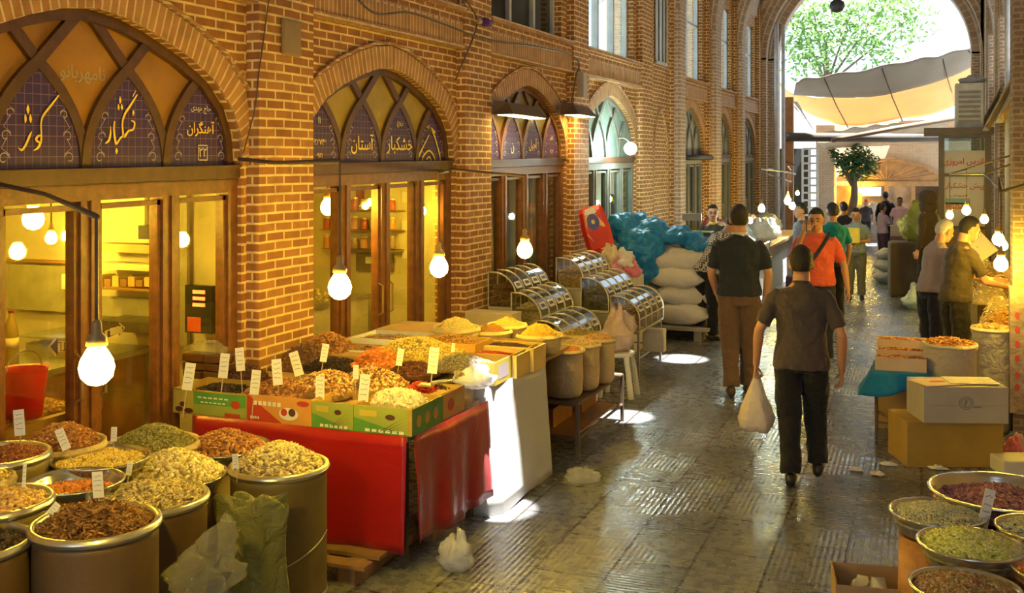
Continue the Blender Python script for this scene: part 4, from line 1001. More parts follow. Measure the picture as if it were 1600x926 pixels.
# sacks on the low metal rack
GRAINS3 = [(880, 545, 66, .80, 'tan sack of orange lentils on the rack, nearest the grey sheet', ('orange-red lentils in the nearest rack sack', .03, .0055, 'round', [(.62, .2, .06), (.7, .27, .08)], 700)),
           (908, 536, 60, .80, 'tan sack of pinkish beans, middle of the rack', ('pinkish beige beans mounded in the middle rack sack', .06, .0055, 'round', [(.62, .42, .22), (.7, .5, .3)], 700)),
           (935, 528, 54, .80, 'tan sack of light brown grain, far end of the rack', ('light brown grain in the farthest rack sack', .06, .0055, 'round', [(.56, .3, .12), (.64, .38, .18)], 600))]
for i, (px, py, w_, h, lab, hp) in enumerate(GRAINS3):
    c, r = drum(px, py, w_, h, lab, cloth('sack_tan', (.52, .40, .22), .9, bump=.5, bscale=10), 'sack', base=.43)
    heap('heap_of_grain', hp[0], (c.x, c.y, h - .005), r * .93, hp[1], hp[2], hp[3], hp[4], hp[5], lo=True, group='heaps in the rack sacks')
RUST = mat('rusty_steel', (.16, .11, .07), .6, .5, var=.3); GREYST = mat('grey_steel', (.42, .40, .36), .4, .7, var=.15)
def rack(x0, x1, y0, y1, h, label, low=.12, mt=RUST, mid=None):
    T = thing('metal_rack', label, 'rack', ((x0 + x1) / 2, (y0 + y1) / 2, 0))
    m = MB()
    for z in [h] + ([low] if low else []) :
        for (p, q) in (((x0, y0), (x1, y0)), ((x1, y0), (x1, y1)), ((x1, y1), (x0, y1)), ((x0, y1), (x0, y0))):
            m.tube([(*p, z), (*q, z)], .012, 6)
    if mid: m.box(x0, x1, y0, y1, h - .01, h + .008)
    m.build('rack_frame', mt, T)
    for (x, y) in ((x0, y0), (x1, y0), (x1, y1), (x0, y1)): q = MB(); q.box(x - .013, x + .013, y - .013, y + .013, 0, h); q.build('leg', mt, T)
    return T
T = rack(-3.25, -2.48, 7.80, 9.1, .415, 'low rusty metal rack carrying the three tan sacks', .15, RUST, True)
m = MB(); m.box(-3.2, -2.52, 7.85, 9.05, .151, .165); m.box(-3.2, -2.75, 8.0, 8.5, .166, .32); m.box(-3.1, -2.7, 8.6, 9.05, .166, .28); m.build('lower_shelf', mat('shelf_wood', (.30, .13, .04), .6, var=.3), T)

# --- price cards over the tables
CW = [(295, 588, 42, 6.35, 'white price card at the left end of the green date carton', .12), (350, 571, 38, 6.45, 'white price card in front of the wrapped packages', .08), (375, 561, 36, 6.5, 'white price card beside the left edge of the brick pier', -.1),
      (399, 597, 38, 6.25, 'yellowish price card between the raisins and the almonds', .08), (433, 581, 40, 6.3, 'white price card above the brown almonds', -.1), (463, 568, 38, 6.5, 'white price card leaning left at the foot of the brick pier', -.3),
      (507, 551, 28, 6.7, 'white price card stuck in the orange-brown walnuts', .15), (500, 606, 36, 6.2, 'grey price card in front of the mixed nuts', 0), (569, 606, 42, 6.12, 'tall grey price card between mixed nuts and peanuts', .08),
      (556, 581, 22, 6.3, 'short grey price card in the apricots', 0), (625, 558, 26, 6.7, 'grey price card in the yellow chickpeas', .15), (677, 563, 40, 6.5, 'tall bright price card behind the black sack', .1), (708, 543, 14, 7.0, 'small blue-grey price card by the amber bin', .1)]
for a in CW: card(*a[:5], tilt=a[5], wr=.38)
# clear bag with dark raisins, white bag in the sun, steel scoop
plastic_bag('black plastic-wrapped mulberries beside the bright sunlit bag', tuple(PZ(704, 582, .90)), .09, .08, .11, mat('shiny_black', (.03, .02, .03), .2), 5, 'wrapped_bag', cat='bag')
plastic_bag('clear bag of beige nuts hanging off the table corner', tuple(PZ(722, 640, .72)), .075, .06, .24, film('beige_film', (.62, .5, .36), .75), 6)
plastic_bag('white plastic bag glaring in the sunbeam between the two tables', tuple(PZ(742, 604, .86)), .14, .12, .13, film('white_film', (.85, .85, .85), .9), 7)
m = MB(); p = PZ(690, 599, .95); m.tube([p + Vector((-.07, 0, 0)), p + Vector((.07, .02, .02))], [.012, .012], 8); m.box(p.x - .15, p.x - .06, p.y - .03, p.y + .03, p.z - .02, p.z - .01)
tag(m.build('scoop', STEEL, at=p), 'small steel scoop lying on the mulberries', 'scoop')
plastic_bag('white plastic bag on the floor under the red cloth', tuple(PZ(712, 890, 0)), .095, .07, .22, film('white_film', (.85, .85, .85), .9), 12)
plastic_bag('crumpled clear plastic cup left on the paving', tuple(PZ(912, 752, 0)), .14, .10, .10, film('clear_bright', (.8, .8, .82), .35), 15)
T = thing('wooden_pallet', 'worn wooden pallet under the red cloth near the drums', 'pallet', (-3.0, 5.2, 0))
for x in (-3.15, -2.9): m = MB(); m.box(x - .05, x + .05, 5.0, 5.9, 0, .09); m.build('bearer', mat('old_wood', (.26, .15, .08), .8, var=.3), T)
for k in range(4): m = MB(); m.box(-3.3, -2.78, 4.98 + k * .17, 5.08 + k * .17, .09, .11); m.build('slat', mat('old_wood', (.26, .15, .08), .8, var=.3), T)
m = MB(); m.box(-2.86, -2.74, 5.75, 5.9, 0, .12); tag(m.build('wood_block', mat('old_wood', (.26, .15, .08), .8, var=.3), at=(-2.8, 5.8, 0)), 'square wood block under the side of the red cloth', 'block')
# wrapped packages in a dark stack behind the green carton
for k in range(6):
    z = .882 + (k // 2) * .054; p = PZ(322, 590, .88); x = p.x + (k % 2) * .165 - .06
    m = MB(); M = Matrix.Translation((x, p.y, z)) @ Matrix.Rotation(.2 * (k % 3 - 1), 4, 'Z'); m.box(-.085, .085, -.06, .06, 0, .05, M)
    pk = m.build('wrapped_package', mat('shiny_brown', (.10, .045, .02), .18, var=.3), at=(x, p.y, z)); mod(pk, 'BEVEL', width=.008, segments=2)
    tag(pk, ['lowest', 'middle', 'topmost'][k // 2] + ' ' + ['left', 'right'][k % 2] + ' shiny dark date package in the stack by the brick pier', 'package', 'wrapped date packages')
p = PZ(322, 590, .88)
plastic_bag('clear cellophane crumpled on top of the date packages', (p.x, p.y, 1.042), .15, .08, .09, CLEAR, 20)

# ================================================================ CLEAR DOMED FOOD BINS
ACR = glass('acrylic', (.72, .73, .68), .42, .10)
STRIP = mat('bin_strip', (.62, .58, .40), .35, .3)
def food_bin(x, y, z, W, Lg, H, label, content):
    T = thing('domed_food_bin', label, 'food bin', (x + W / 2, y + Lg / 2, z), 'clear domed food bins')
    pr = [(0, 0), (0, H * .98)]
    for i in range(9):
        a = pi / 2 * i / 8; pr.append((W * .18 + W * .82 * sin(a), H * .32 + H * .66 * cos(a)))
    pr.append((W, 0))
    m = MB(); m.cs = False
    m.rings([[Vector((x + p, yy, z + q)) for p, q in pr] for yy in (y, y + Lg)]); b = m.build('clear_shell', ACR, T)
    k = len(pr)
    for j in range(5):       # ribs between the lids
        yy = y + .004 + (Lg - .008) * j / 4; s_ = MB(); s_.tube([(x + p, yy, z + q) for p, q in pr] + [(x, yy, z)], .009, 6); s_.build('lid_rib', STRIP, T)
    s_ = MB(); s_.box(x, x + W, y, y + Lg, z - .02, z + .004); s_.tube([(x + W, y, z + H * .32), (x + W, y + Lg, z + H * .32)], .008, 6); s_.build('bin_base', STRIP, T)
    for j in range(4):
        y0, y1 = y + Lg * j / 4 + .05, y + Lg * (j + 1) / 4 - .04
        P = []
        for a in (.95, 1.25): P.append((x + W * .18 + W * .83 * sin(a), z + H * .32 + H * .67 * cos(a)))
        s_ = MB(); s_.quad((P[0][0], y0, P[0][1]), (P[1][0] + .004, y0, P[1][1]), (P[1][0] + .004, y1, P[1][1]), (P[0][0], y1, P[0][1])); s_.build('price_label', PAPER, T)
        s_ = MB(); xm, zm = (P[0][0] + P[1][0]) / 2 + .006, (P[0][1] + P[1][1]) / 2 + .003
        s_.quad((xm - .012, y0 + .03, zm + .014), (xm + .008, y0 + .03, zm - .014), (xm + .008, y1 - .03, zm - .014), (xm - .012, y1 - .03, zm + .014)); s_.build('label_ink', INK, T)
    lb, cols, sh_, gs = content
    heap('heap_of_nuts', lb, (x + W / 2, y + Lg / 2, z + H * .55), 0, .06, gs, sh_, cols, 900, rect=(W * .42, Lg * .48), lo=True, group='nuts inside the clear bins')
    m = MB(); m.box(x + .02, x + W - .02, y + .012, y + Lg - .012, z + .005, z + H * .55 - .03)
    o = m.build('packed_nuts', [grain_bulk(cols)], at=(x + W / 2, y + Lg / 2, z + .005)); tag(o, lb.replace('top layer of ', 'packed body of '), 'food', kind='stuff')
_gb = {}
def grain_bulk(cols):
    k = str(cols)
    if k in _gb: return _gb[k]
    m, nt, b = newmat('bulk_grain'); L = nt.links.new; tc = N(nt, 'TexCoord'); v = N(nt, 'TexVoronoi'); v.inputs['Scale'].default_value = 55; L(tc.outputs['Object'], v.inputs['Vector'])
    s = N(nt, 'SeparateColor'); L(v.outputs['Color'], s.inputs[0]); r = ramp(nt, cols, 'CONSTANT'); L(s.outputs[0], r.inputs['Fac']); L(r.outputs['Color'], b.inputs['Base Color'])
    bp = N(nt, 'Bump'); bp.inputs['Strength'].default_value = 1; bp.inputs['Distance'].default_value = .01; bp.invert = True; L(v.outputs['Distance'], bp.inputs['Height']); L(bp.outputs['Normal'], b.inputs['Normal'])
    _gb[k] = m; return m
food_bin(-4.10, 9.9, .84, .30, 1.02, .36, 'clear domed bin of dark brown nuts beside the second brick pier', ('top layer of dark brown nuts, bin beside the pier', DARKBR, 'almond', .011))
food_bin(-3.79, 9.75, .66, .31, 1.02, .36, 'clear domed bin of beige pods, middle of the near row', ('top layer of beige pods, near middle bin', SEEDS, 'almond', .014))
food_bin(-3.47, 9.6, .42, .32, 1.1, .36, 'lowest clear domed bin of the near row, partly behind the grain sacks', ('top layer of pale nuts, lowest near bin', PISTA, 'almond', .012))
food_bin(-3.78, 11.1, .92, .31, 1.05, .34, 'clear domed bin of orange-brown nuts, highest of the farther row', ('top layer of orange-brown nuts, highest far bin', PEANUT, 'almond', .012))
food_bin(-3.46, 11.0, .70, .31, 1.1, .36, 'clear domed bin of grey-green seeds, middle of the farther row', ('top layer of grey-green seeds, far middle bin', [(.12, .12, .08), (.18, .17, .11), (.25, .2, .12)], 'seed', .012))
food_bin(-3.14, 11.05, .50, .32, 1.12, .37, 'clear domed bin with rounded end on a metal stand by the walkway', ('top layer of mixed nuts in the bin on the stand', MIX, 'almond', .012))
rack(-3.9, -2.84, 11.08, 12.1, .47, 'grey steel stand with open legs under the farther food bins', .2, GREYST)
T = thing('stepped_stand', 'stepped steel stand under the near food bins', 'stand', (-3.65, 10.2, 0))
for (x0, x1, z, y) in ((-4.1, -3.8, .82, 9.9), (-3.79, -3.48, .64, 9.75), (-3.47, -3.15, .40, 9.6)): m = MB(); m.box(x0, x1, y, y + 1.0, 0, z); m.build('step', mat('step_cream', (.5, .44, .3), .5), T)
m = MB(); m.box(-3.8, -3.16, 11.1, 12.05, .474, .66); m.box(-3.8, -3.5, 11.1, 12.05, .66, .895)
tag(m.build('wooden_crate', mat('step_cream', (.5, .44, .3), .5), at=(-3.5, 11.6, .48)), 'plain crate raising the rear bins of the farther row', 'crate')
m = MB(); m.box(-4.1, -3.62, 9.32, 9.58, .0, .86); tag(m.build('wooden_crate', mat('crate_cream', (.62, .50, .28), .6), at=(-3.8, 9.45, 0)), 'tall pale crate at the near end of the food bins', 'crate')

# pinkish sack on a white plastic stool
T = thing('plastic_stool', 'white plastic stool with splayed legs beside the rack', 'stool', (-2.75, 9.75, 0))
sx_, sy_ = PZ(955, 640, 0).x - .1, PZ(968, 618, 0).y
STOOLW = mat('stool_white', (.78, .78, .76), .35)
m = MB(); m.lathe([(.15, .40), (.16, .42), (.16, .44), (.02, .445)], (sx_, sy_, 0), 24); m.build('seat', STOOLW, T)
for (dx, dy) in ((1, 1), (1, -1), (-1, 1), (-1, -1)):
    m = MB(); m.tube([(sx_ + dx * .16, sy_ + dy * .13, 0), (sx_ + dx * .13, sy_ + dy * .11, .25), (sx_ + dx * .10, sy_ + dy * .09, .41)], [.03, .028, .03], 8); m.build('leg', STOOLW, T)
T['label'] = 'white plastic stool with splayed legs beside the rack'
plastic_bag('pinkish mesh sack bulging on the white stool', (sx_, sy_, .445), .16, .15, .48, cloth('pink_mesh', (.68, .52, .48), .5, .2, .2, .9, 14), 30, 'mesh_sack', cat='sack')
m = MB(); p = PZ(1010, 572, .1); m.box(p.x - .12, p.x + .12, 11.5, 11.62, .21, .46); tag(m.build('paper_bag', mat('bag_white', (.7, .64, .56), .6), at=(p.x, 11.5, .2)), 'white paper bag on the low bar of the steel stand', 'bag')

# ================================================================ BULBS
BULBM = emit('bulb_glow', (1.0, .655, .055), BULB)
COOLM = emit('lamp_glow_cool', (.75, 1.0, .92), 260)
FIT = mat('lamp_fitting', (.10, .07, .05), .5); FITB = mat('lamp_cap', (.45, .30, .12), .4, .4)
TOPS = {}
def bulb(px, py, D_, r, label, cord=.5, mt=None, swing=(0, 0)):
    p = PD(px, py, D_); T = thing('hanging_bulb', label, 'light bulb', p - Vector((0, 0, r * 1.1)), 'bare hanging bulbs')
    m = MB(); m.cs = True
    m.lathe([(r * .05, -r * 1.05), (r * .5, -r * .92), (r * .87, -r * .55), (r, 0), (r * .9, r * .45), (r * .62, r * .95), (r * .42, r * 1.25)], p, 22); m.build('glass_bulb', mt or BULBM, T)
    m = MB(); m.cs = True; m.lathe([(r * .48, r * 1.22), (r * .62, r * 1.3), (r * .56, r * 1.75), (r * .30, r * 2.0), (r * .28, r * 2.6), (r * .1, r * 2.8)], p, 14); m.build('bulb_cap', FITB, T)
    m = MB(); m.tube([p + Vector((0, 0, r * 2.7)), p + Vector((swing[0] * .4, swing[1] * .4, r * 2.7 + cord * .5)), p + Vector((swing[0], swing[1], r * 2.7 + cord))], .006, 6); m.build('flex', FIT, T)
    TOPS[label] = p + Vector((swing[0], swing[1], r * 2.7 + cord)); return p
b1 = bulb(151, 574, 3.35, .055, 'largest bare bulb, hanging low over the drums in front of the first window', .33)
b2 = bulb(531, 449, 5.25, .058, 'bare bulb in front of the left door of the second shop', .47)
b3 = bulb(686, 418, 6.3, .055, 'bare bulb in front of the right door of the second shop', .42)
b4 = bulb(820, 391, 7.9, .058, 'bare bulb over the clear food bins', .40)
# the rods the bulbs hang from
def rod(P, r, label, mt=FIT, name='hanging_rod', cat='rod', group=None):
    m = MB(); m.cs = True; m.tube(P, r, 6); return tag(m.build(name, mt, at=P[0]), label, cat, group)
top = b1 + Vector((0, 0, .055 * 2.7 + .33))
rod([PX(0, 288, XW + .15), PX(70, 303, -3.9), top], .011, 'thin dark rod reaching out over the drums to the largest bulb')
top = b2 + Vector((0, 0, .058 * 2.7 + .47)); rod([PX(372, 248, XP + .01), PX(430, 254, -3.9), top], .012, 'brown wooden rod slanting across the first brick pier')
top = b3 + Vector((0, 0, .055 * 2.7 + .42)); rod([PX(700, 268, XW + .1), top], .012, 'short rod over the right door of the second shop')
top = b4 + Vector((0, 0, .058 * 2.7 + .40)); rod([PX(703, 264, XP + .01), PX(770, 270, -3.8), top], .011, 'dark rod crossing the second brick pier to the bulb')
# bulbs inside the shops
bulb(52, 342, 6.3, .062, 'bright bulb hanging inside the first shop, left pane', .5)
bulb(80, 372, 7.4, .040, 'small bulb deeper inside the first shop', .6)
bulb(322, 408, 7.7, .052, 'bulb inside the first shop behind the right pane', .5)
bulb(513, 324, 8.6, .062, 'bulb inside the second shop behind the left pane', .5)
bulb(661, 330, 10.2, .035, 'small bulb inside the second shop behind the right pane', .4)
# cool lamp at the fourth shop
p = PX(985, 232, -3.95)
T = thing('wall_lamp', 'glaring cool white lamp on the wall at the fourth shop', 'lamp', p - Vector((0, 0, .1)))
m = MB(); m.cs = True; m.ball(p, .09, 16, 10); m.build('lamp_globe', COOLM, T)
m = MB(); m.tube([p + Vector((0, .02, .08)), p + Vector((-.1, .04, .16)), Vector((-4.14, p.y + .06, p.z + .16))], .012, 6); m.build('lamp_arm', FIT, T)
# angled floodlight hoods on brackets by the third and fourth arches
def hood(px0, px1, py, X, label):
    a, b = PX(px0, py, X), PX(px1, py + 4, X); T = thing('floodlight_hood', label, 'floodlight', Vector((X, (a.y + b.y) / 2, a.z - .05)))
    m = MB(); y0, y1, z = a.y, b.y, a.z
    m.v += [(X + .22, y0, z - .07), (X + .22, y1, z - .07), (X - .02, y1, z - .07), (X - .02, y0, z - .07), (X + .12, y0 + .08, z + .06), (X + .12, y1 - .08, z + .06), (X - .02, y1 - .05, z + .08), (X - .02, y0 + .05, z + .08)]
    for q in ((0, 3, 2, 1), (4, 5, 6, 7), (0, 1, 5, 4), (1, 2, 6, 5), (2, 3, 7, 6), (3, 0, 4, 7)): m.face(q)
    m.build('hood_shell', mat('hood_metal', (.16, .11, .08), .4, .5), T)
    m = MB(); m.box(X + .02, X + .2, y0 + .05, y1 - .05, z - .076, z - .071); m.build('lamp_strip', emit('strip_glow', (1, .70, .2), 30), T)
hood(772, 828, 168, -4.12, 'dark floodlight hood glowing over the third shop panels')
hood(878, 908, 170, -4.12, 'dark floodlight hood on the pier between third and fourth shops')
m = MB(); p = PX(908, 133, XP + .03); m.box(XP, XP + .09, p.y - .09, p.y + .09, p.z - .16, p.z + .16)
o = tag(m.build('wall_speaker', mat('grey_box', (.42, .36, .30), .5), at=(XP, p.y, p.z - .16)), 'narrow grey speaker box on the pier above the floodlight', 'speaker')
m = MB(); a, b = PX(441, 28, XP + .015), PX(469, 90, XP + .015); m.box(XP, XP + .03, a.y, b.y, b.z, a.z)
o = m.build('junction_cover', mat('cover_brown', (.26, .17, .07), .5), at=(XP, a.y, b.z)); mod(o, 'BEVEL', width=.025, segments=3); tag(o, 'rounded brown cover plate high on the first brick pier', 'cover plate')
# cables along the wall
def cable(pix, X, r, label):
    P = [PX(x, y, X) for (x, y) in pix]; Q = smooth_pts([tuple(p) for p in P], 6)
    m = MB(); m.cs = True; m.tube(Q, r, 5); return tag(m.build('wall_cable', FIT, at=Q[0]), label, 'cable', 'cables along the left wall')
cable([(560, 0), (590, 22), (640, 20), (700, 40), (760, 62), (830, 72), (890, 85), (905, 100), (900, 118), (893, 160)], XP + .045, .010, 'long dark cable looping along the ledge above the arches')
cable([(728, 0), (745, 30), (738, 62), (722, 100), (712, 125)], XP + .03, .008, 'thin dark cable hanging down the second brick pier')
cable([(420, 0), (412, 60), (405, 110), (398, 170), (388, 210), (380, 240)], XP + .012, .005, 'very thin cable running down the left side of the first pier')
cable([(1062, 0), (1062, 60), (1060, 120), (1062, 200), (1063, 290)], XP + .02, .016, 'straight black cable down the pier after the blind bay')
m = MB(); p = PX(1061, 285, XP + .05); m.box(XP, XP + .06, p.y - .06, p.y + .06, p.z - .1, p.z + .1); tag(m.build('switch_box', mat('grey_box', (.42, .36, .30), .5), at=(XP, p.y, p.z)), 'pale switch box on the pier beside the straight black cable', 'switch box')
p = PX(752, 33, -4.1); plastic_bag('purple cloth flower bunch on the cable above the second pier', tuple(p + Vector((.03, .06, -.05))), .06, .07, .1, cloth('purple_cloth', (.12, .03, .25), .6), 41, 'cloth_flower', cat='decoration')
m = MB(); m.ball(PX(749, 34, -4.08), .035, 10, 6); p = PX(749, 34, -4.08); m.tube([p, Vector((-4.15, p.y, p.z))], .006, 5); tag(m.build('spot_lamp', mat('chrome', (.8, .8, .8), .15, 1), at=p), 'small shiny spot lamp on the second pier by the purple cloth', 'lamp')
rod([PX(1068, 246, -4.1), PX(1112, 246, -4.1)], .05, 'thick dark rolled awning across the fifth arch', mat('awning_dark', (.03, .03, .03), .6), 'rolled_awning', 'awning')
rod([(-4.1, 15.0, 5.9), (XRW - .02, 15.0, 5.75)], .05, 'dark tie beam crossing the alley high up', mat('beam_dark', (.05, .045, .04), .6), 'tie_beam', 'beam')
# ================================================================ SHOP INTERIORS
def small_box(c, sx, sy, sz, name, label, cat, mt, rz=0, bev=0.0, group=None):
    m = MB(); M = Matrix.Translation(c) @ Matrix.Rotation(rz, 4, 'Z'); m.box(-sx / 2, sx / 2, -sy / 2, sy / 2, 0, sz, M)
    o = m.build(name, mt, at=c)
    if bev: mod(o, 'BEVEL', width=bev, segments=2)
    return tag(o, label, cat, group)
SHELFW = mat('shelf_brown', (.30, .16, .06), .6, var=.2); STEELD = mat('counter_steel', (.40, .38, .30), .35, .6)
# first shop
T = thing('shop_counter', 'dark counter with a steel top inside the first shop', 'counter', (-5.6, 5.4, 0))
m = MB(); m.box(-5.9, -5.2, 4.9, 6.12, 0, .93); m.build('counter_body', SHELFW, T); m = MB(); m.box(-5.95, -5.15, 4.85, 6.14, .93, .97); m.build('counter_top', STEELD, T)
YW = 6.16       # far side wall of the first room
def onwall(Y, px0, py0, px1, py1, dep, name, label, cat, mt, group=None, front=0):
    """a box on the side wall Y covering the picture rectangle, dep metres deep"""
    a, b_ = PY(px0, py0, Y - dep), PY(px1, py1, Y - dep)
    m = MB(); m.box(a.x, b_.x, Y - dep, Y - front, b_.z, a.z); return tag(m.build(name, mt, at=((a.x + b_.x) / 2, Y - dep, b_.z)), label, cat, group)
onwall(YW, 176, 302, 226, 362, .03, 'wall_board', 'cream board high on the side wall behind the middle pane', 'board', mat('panel_cream', (.70, .66, .45), .6))
onwall(YW, 150, 380, 240, 396, .14, 'wall_shelf', 'tan upper shelf behind the middle pane of the first shop', 'shelf', mat('panel_tan', (.5, .38, .16), .6))
onwall(YW, 148, 410, 240, 424, .16, 'wall_shelf', 'pale shelf under the tan shelf in the first shop', 'shelf', mat('panel_cream', (.70, .66, .45), .6))
onwall(YW, 148, 448, 240, 456, .20, 'wall_shelf', 'brown lower shelf holding packets behind the middle pane', 'shelf', SHELFW)
onwall(YW, 216, 352, 240, 374, .12, 'small_box', 'small black box above the tan shelf in the first shop', 'box', mat('black_case', (.02, .02, .02), .3))
for k in range(7):
    onwall(YW, 150 + k * 12.5, 430 + (k * 5) % 9, 160 + k * 12.5, 448, .14, 'goods_packet', ['tan', 'brown', 'straw', 'ochre', 'dun', 'dark', 'buff'][k] + ' packet, %s from the left on the lower shelf of the first shop' % ['first', 'second', 'third', 'fourth', 'fifth', 'sixth', 'seventh'][k], 'packet', mat('packet_%d' % (k % 4), [(.5, .36, .12), (.3, .16, .05), (.6, .48, .2), (.25, .12, .05)][k % 4], .5), 'packets on the first shop shelf')
onwall(YW, 10, 404, 115, 412, .05, 'wall_rail', 'dark rail along the side wall behind the left pane', 'rail', SHELFW)
onwall(YW, 12, 412, 112, 488, .02, 'wall_board', 'dull grey lower wall panel behind the left pane', 'board', mat('panel_grey', (.38, .36, .26), .7, var=.2))
onwall(YW, 150, 462, 240, 498, .02, 'wall_board', 'dull grey panel under the packet shelf', 'board', mat('panel_grey', (.38, .36, .26), .7, var=.2))
onwall(YW, 152, 500, 240, 522, .30, 'coffee_grinder', 'dark low machine on the counter behind the middle pane', 'machine', mat('machine_dark', (.10, .08, .05), .35, .4, var=.4))
onwall(YW, 96, 428, 112, 452, .10, 'bulb_reflection', 'small white painted bulb dial at the right of the left pane', 'reflection', PAPER)  # white card painting in a bulb's reflection behind the left pane
onwall(YW, 276, 300, 292, 540, .03, 'wall_board', 'narrow grey strip behind the right pane of the first shop', 'board', mat('panel_grey', (.38, .36, .26), .7, var=.2))
p = PX(62, 470, -5.3)
def bottle(p, r, h, label, col, lab):
    T = thing('drink_bottle', label, 'bottle', p); m = MB(); m.cs = True
    m.lathe([(r * .9, 0), (r, .02), (r, h * .3), (r * .92, h * .4), (r, h * .55), (r * .85, h * .72), (r * .35, h * .9), (r * .35, h * .96)], p, 18); m.build('bottle_body', col, T)
    m = MB(); m.lathe([(r * .4, h * .955), (r * .4, h)], p, 14); m.build('bottle_cap', mat('cap_dark', (.15, .02, .02), .4), T)
    m = MB(); m.cs = True; m.lathe([(r * 1.01, h * .32), (r * 1.01, h * .52)], p, 18); m.build('bottle_label', lab, T)
LRED = mat('drink_red', (.35, .05, .02), .15); LBL = mat('label_orange', (.6, .2, .04), .5)
bottle(Vector((-5.4, 4.95, .98)), .055, .42, 'big red-brown drink bottle on the counter of the first shop', LRED, LBL)
bottle(Vector((-5.42, 5.13, .98)), .045, .36, 'smaller clear-brown bottle beside the red-brown bottle', mat('drink_olive', (.25, .18, .04), .15), mat('label_cream', (.6, .5, .3), .5))
for (c, sx, sy, hh, cols, lb) in (((-4.85, 4.35, .90), .38, .42, .13, PEANUT, 'golden nuts heaped inside the first shop window'), ((-4.95, 3.75, .95), .3, .3, .12, SEEDS, 'pale seeds heaped at the left inside the first shop window')):
    heap('heap_of_nuts', lb, c, 0, hh, .011, 'almond', cols, 900, rect=(sx, sy), lo=True)
m = MB(); m.box(-5.3, -4.42, 3.35, 4.8, .0, .89); tag(m.build('window_counter', SHELFW, at=(-4.9, 4.1, 0)), 'brown counter under the nuts inside the first shop window', 'counter')
p = PX(38, 610, -4.6); m = MB(); m.cs = True
T = thing('red_bucket', 'bright red bucket low behind the left window pane', 'bucket', (-4.5, 4.35, .5))
bk = PX(38, 612, -4.47); m.lathe([(.09, -.13), (.12, .12), (.125, .13), (.11, .12), (.085, -.11)], bk, 20); m.build('bucket_body', mat('red_plastic', (.6, .02, .02), .35), T); m = MB(); m.tube([bk + Vector((0, .12 * cos(t), .12 + .1 * sin(t))) for t in [pi * k / 10 for k in range(11)]], .004, 5); m.build('handle', GREYST, T)
# balance scale / grinder shapes on the counter
T = thing('shop_scale', 'steel weighing scale on the counter behind the middle pane', 'scale', (-5.5, 5.65, .97))
m = MB(); m.box(-5.68, -5.32, 5.5, 5.85, .97, 1.06); m.build('scale_base', STEELD, T); m = MB(); m.box(-5.72, -5.28, 5.46, 5.9, 1.10, 1.115); m.build('pan', STEEL, T); m = MB(); m.tube([(-5.5, 5.67, 1.05), (-5.5, 5.67, 1.11)], .03, 8); m.build('post', STEELD, T)
# arrow shaped signs
def arrow(px, py, X, w_, label, flip=1):
    p = PX(px, py, X); T = thing('arrow_sign', label, 'sign', p - Vector((0, 0, .06)), 'arrow signs in the first shop'); m = MB()
    def arr(k, dx): return [(X + dx, p.y + a * w_ * flip * k, p.z + b * w_ * k + a * w_ * .12) for a, b in ((-.5, -.14), (.2, -.14), (.2, -.26), (.5, 0), (.2, .26), (.2, .14), (-.5, .14))]
    A = arr(1, 0); m.poly(A if flip > 0 else A[::-1]); m.build('sign_board', CREAM, T)
    m = MB(); A = arr(.82, .004); m.poly(A if flip > 0 else A[::-1]); m.build('sign_face', DKP, T)
    m = MB()
    for k in range(5): y = p.y + (-.3 + k * .12) * w_ * flip; m.quad((X + .007, y, p.z - .02), (X + .007, y + .02, p.z - .02), (X + .007, y + .02, p.z + .025), (X + .007, y, p.z + .025))
    m.build('sign_lettering', CREAM, T)
arrow(97, 541, -4.55, .22, 'dark arrow sign pointing left in the left pane of the first shop', -1)
arrow(180, 517, -4.55, .17, 'dark arrow sign pointing right behind the biggest bulb', 1)
# red digit display in the right pane
YD = 6.0; p = PY(310, 482, YD); T = thing('digital_display', 'black panel with red digits behind the right pane of the first shop', 'display', p - Vector((0, 0, .2)))
m = MB(); a, b_ = PY(289, 445, YD), PY(331, 522, YD); m.box(a.x, b_.x, YD, YD + .05, b_.z, a.z); m.build('display_case', mat('black_case', (.02, .02, .02), .3), T)
m = MB(); w9 = b_.x - a.x
for k in range(3): zq = PY(310, 456 + k * 10, YD).z; m.box(a.x + w9 * .3, a.x + w9 * .75, YD - .004, YD, zq - .012, zq + .012)
m.build('display_digits', emit('red_digits', (1, .05, .02), 2.5), T)
m = MB(); m.box(a.x + w9 * .1, a.x + w9 * .6, YD - .004, YD, b_.z + .01, b_.z + .11); m.build('sticker', mat('sticker_red', (.6, .1, .03), .5), T)
# posters and panels
for k in range(4):
    m = MB(); P = [PX(x, y, -4.9 - k * .02) for x, y in ((285 + k * 6, 300), (300 + k * 10, 345 + 5 * k), (330 - 4 * k, 372 + 3 * k), (345 - k * 6, 300))]
    m.tube(smooth_pts([tuple(q) for q in P], 6), .012, 5); tag(m.build('loose_cable', FIT, at=P[0]), ['outermost', 'second', 'third', 'innermost'][k] + ' black cable of the tangle behind the right pane', 'cable', 'cable tangle in the first shop')
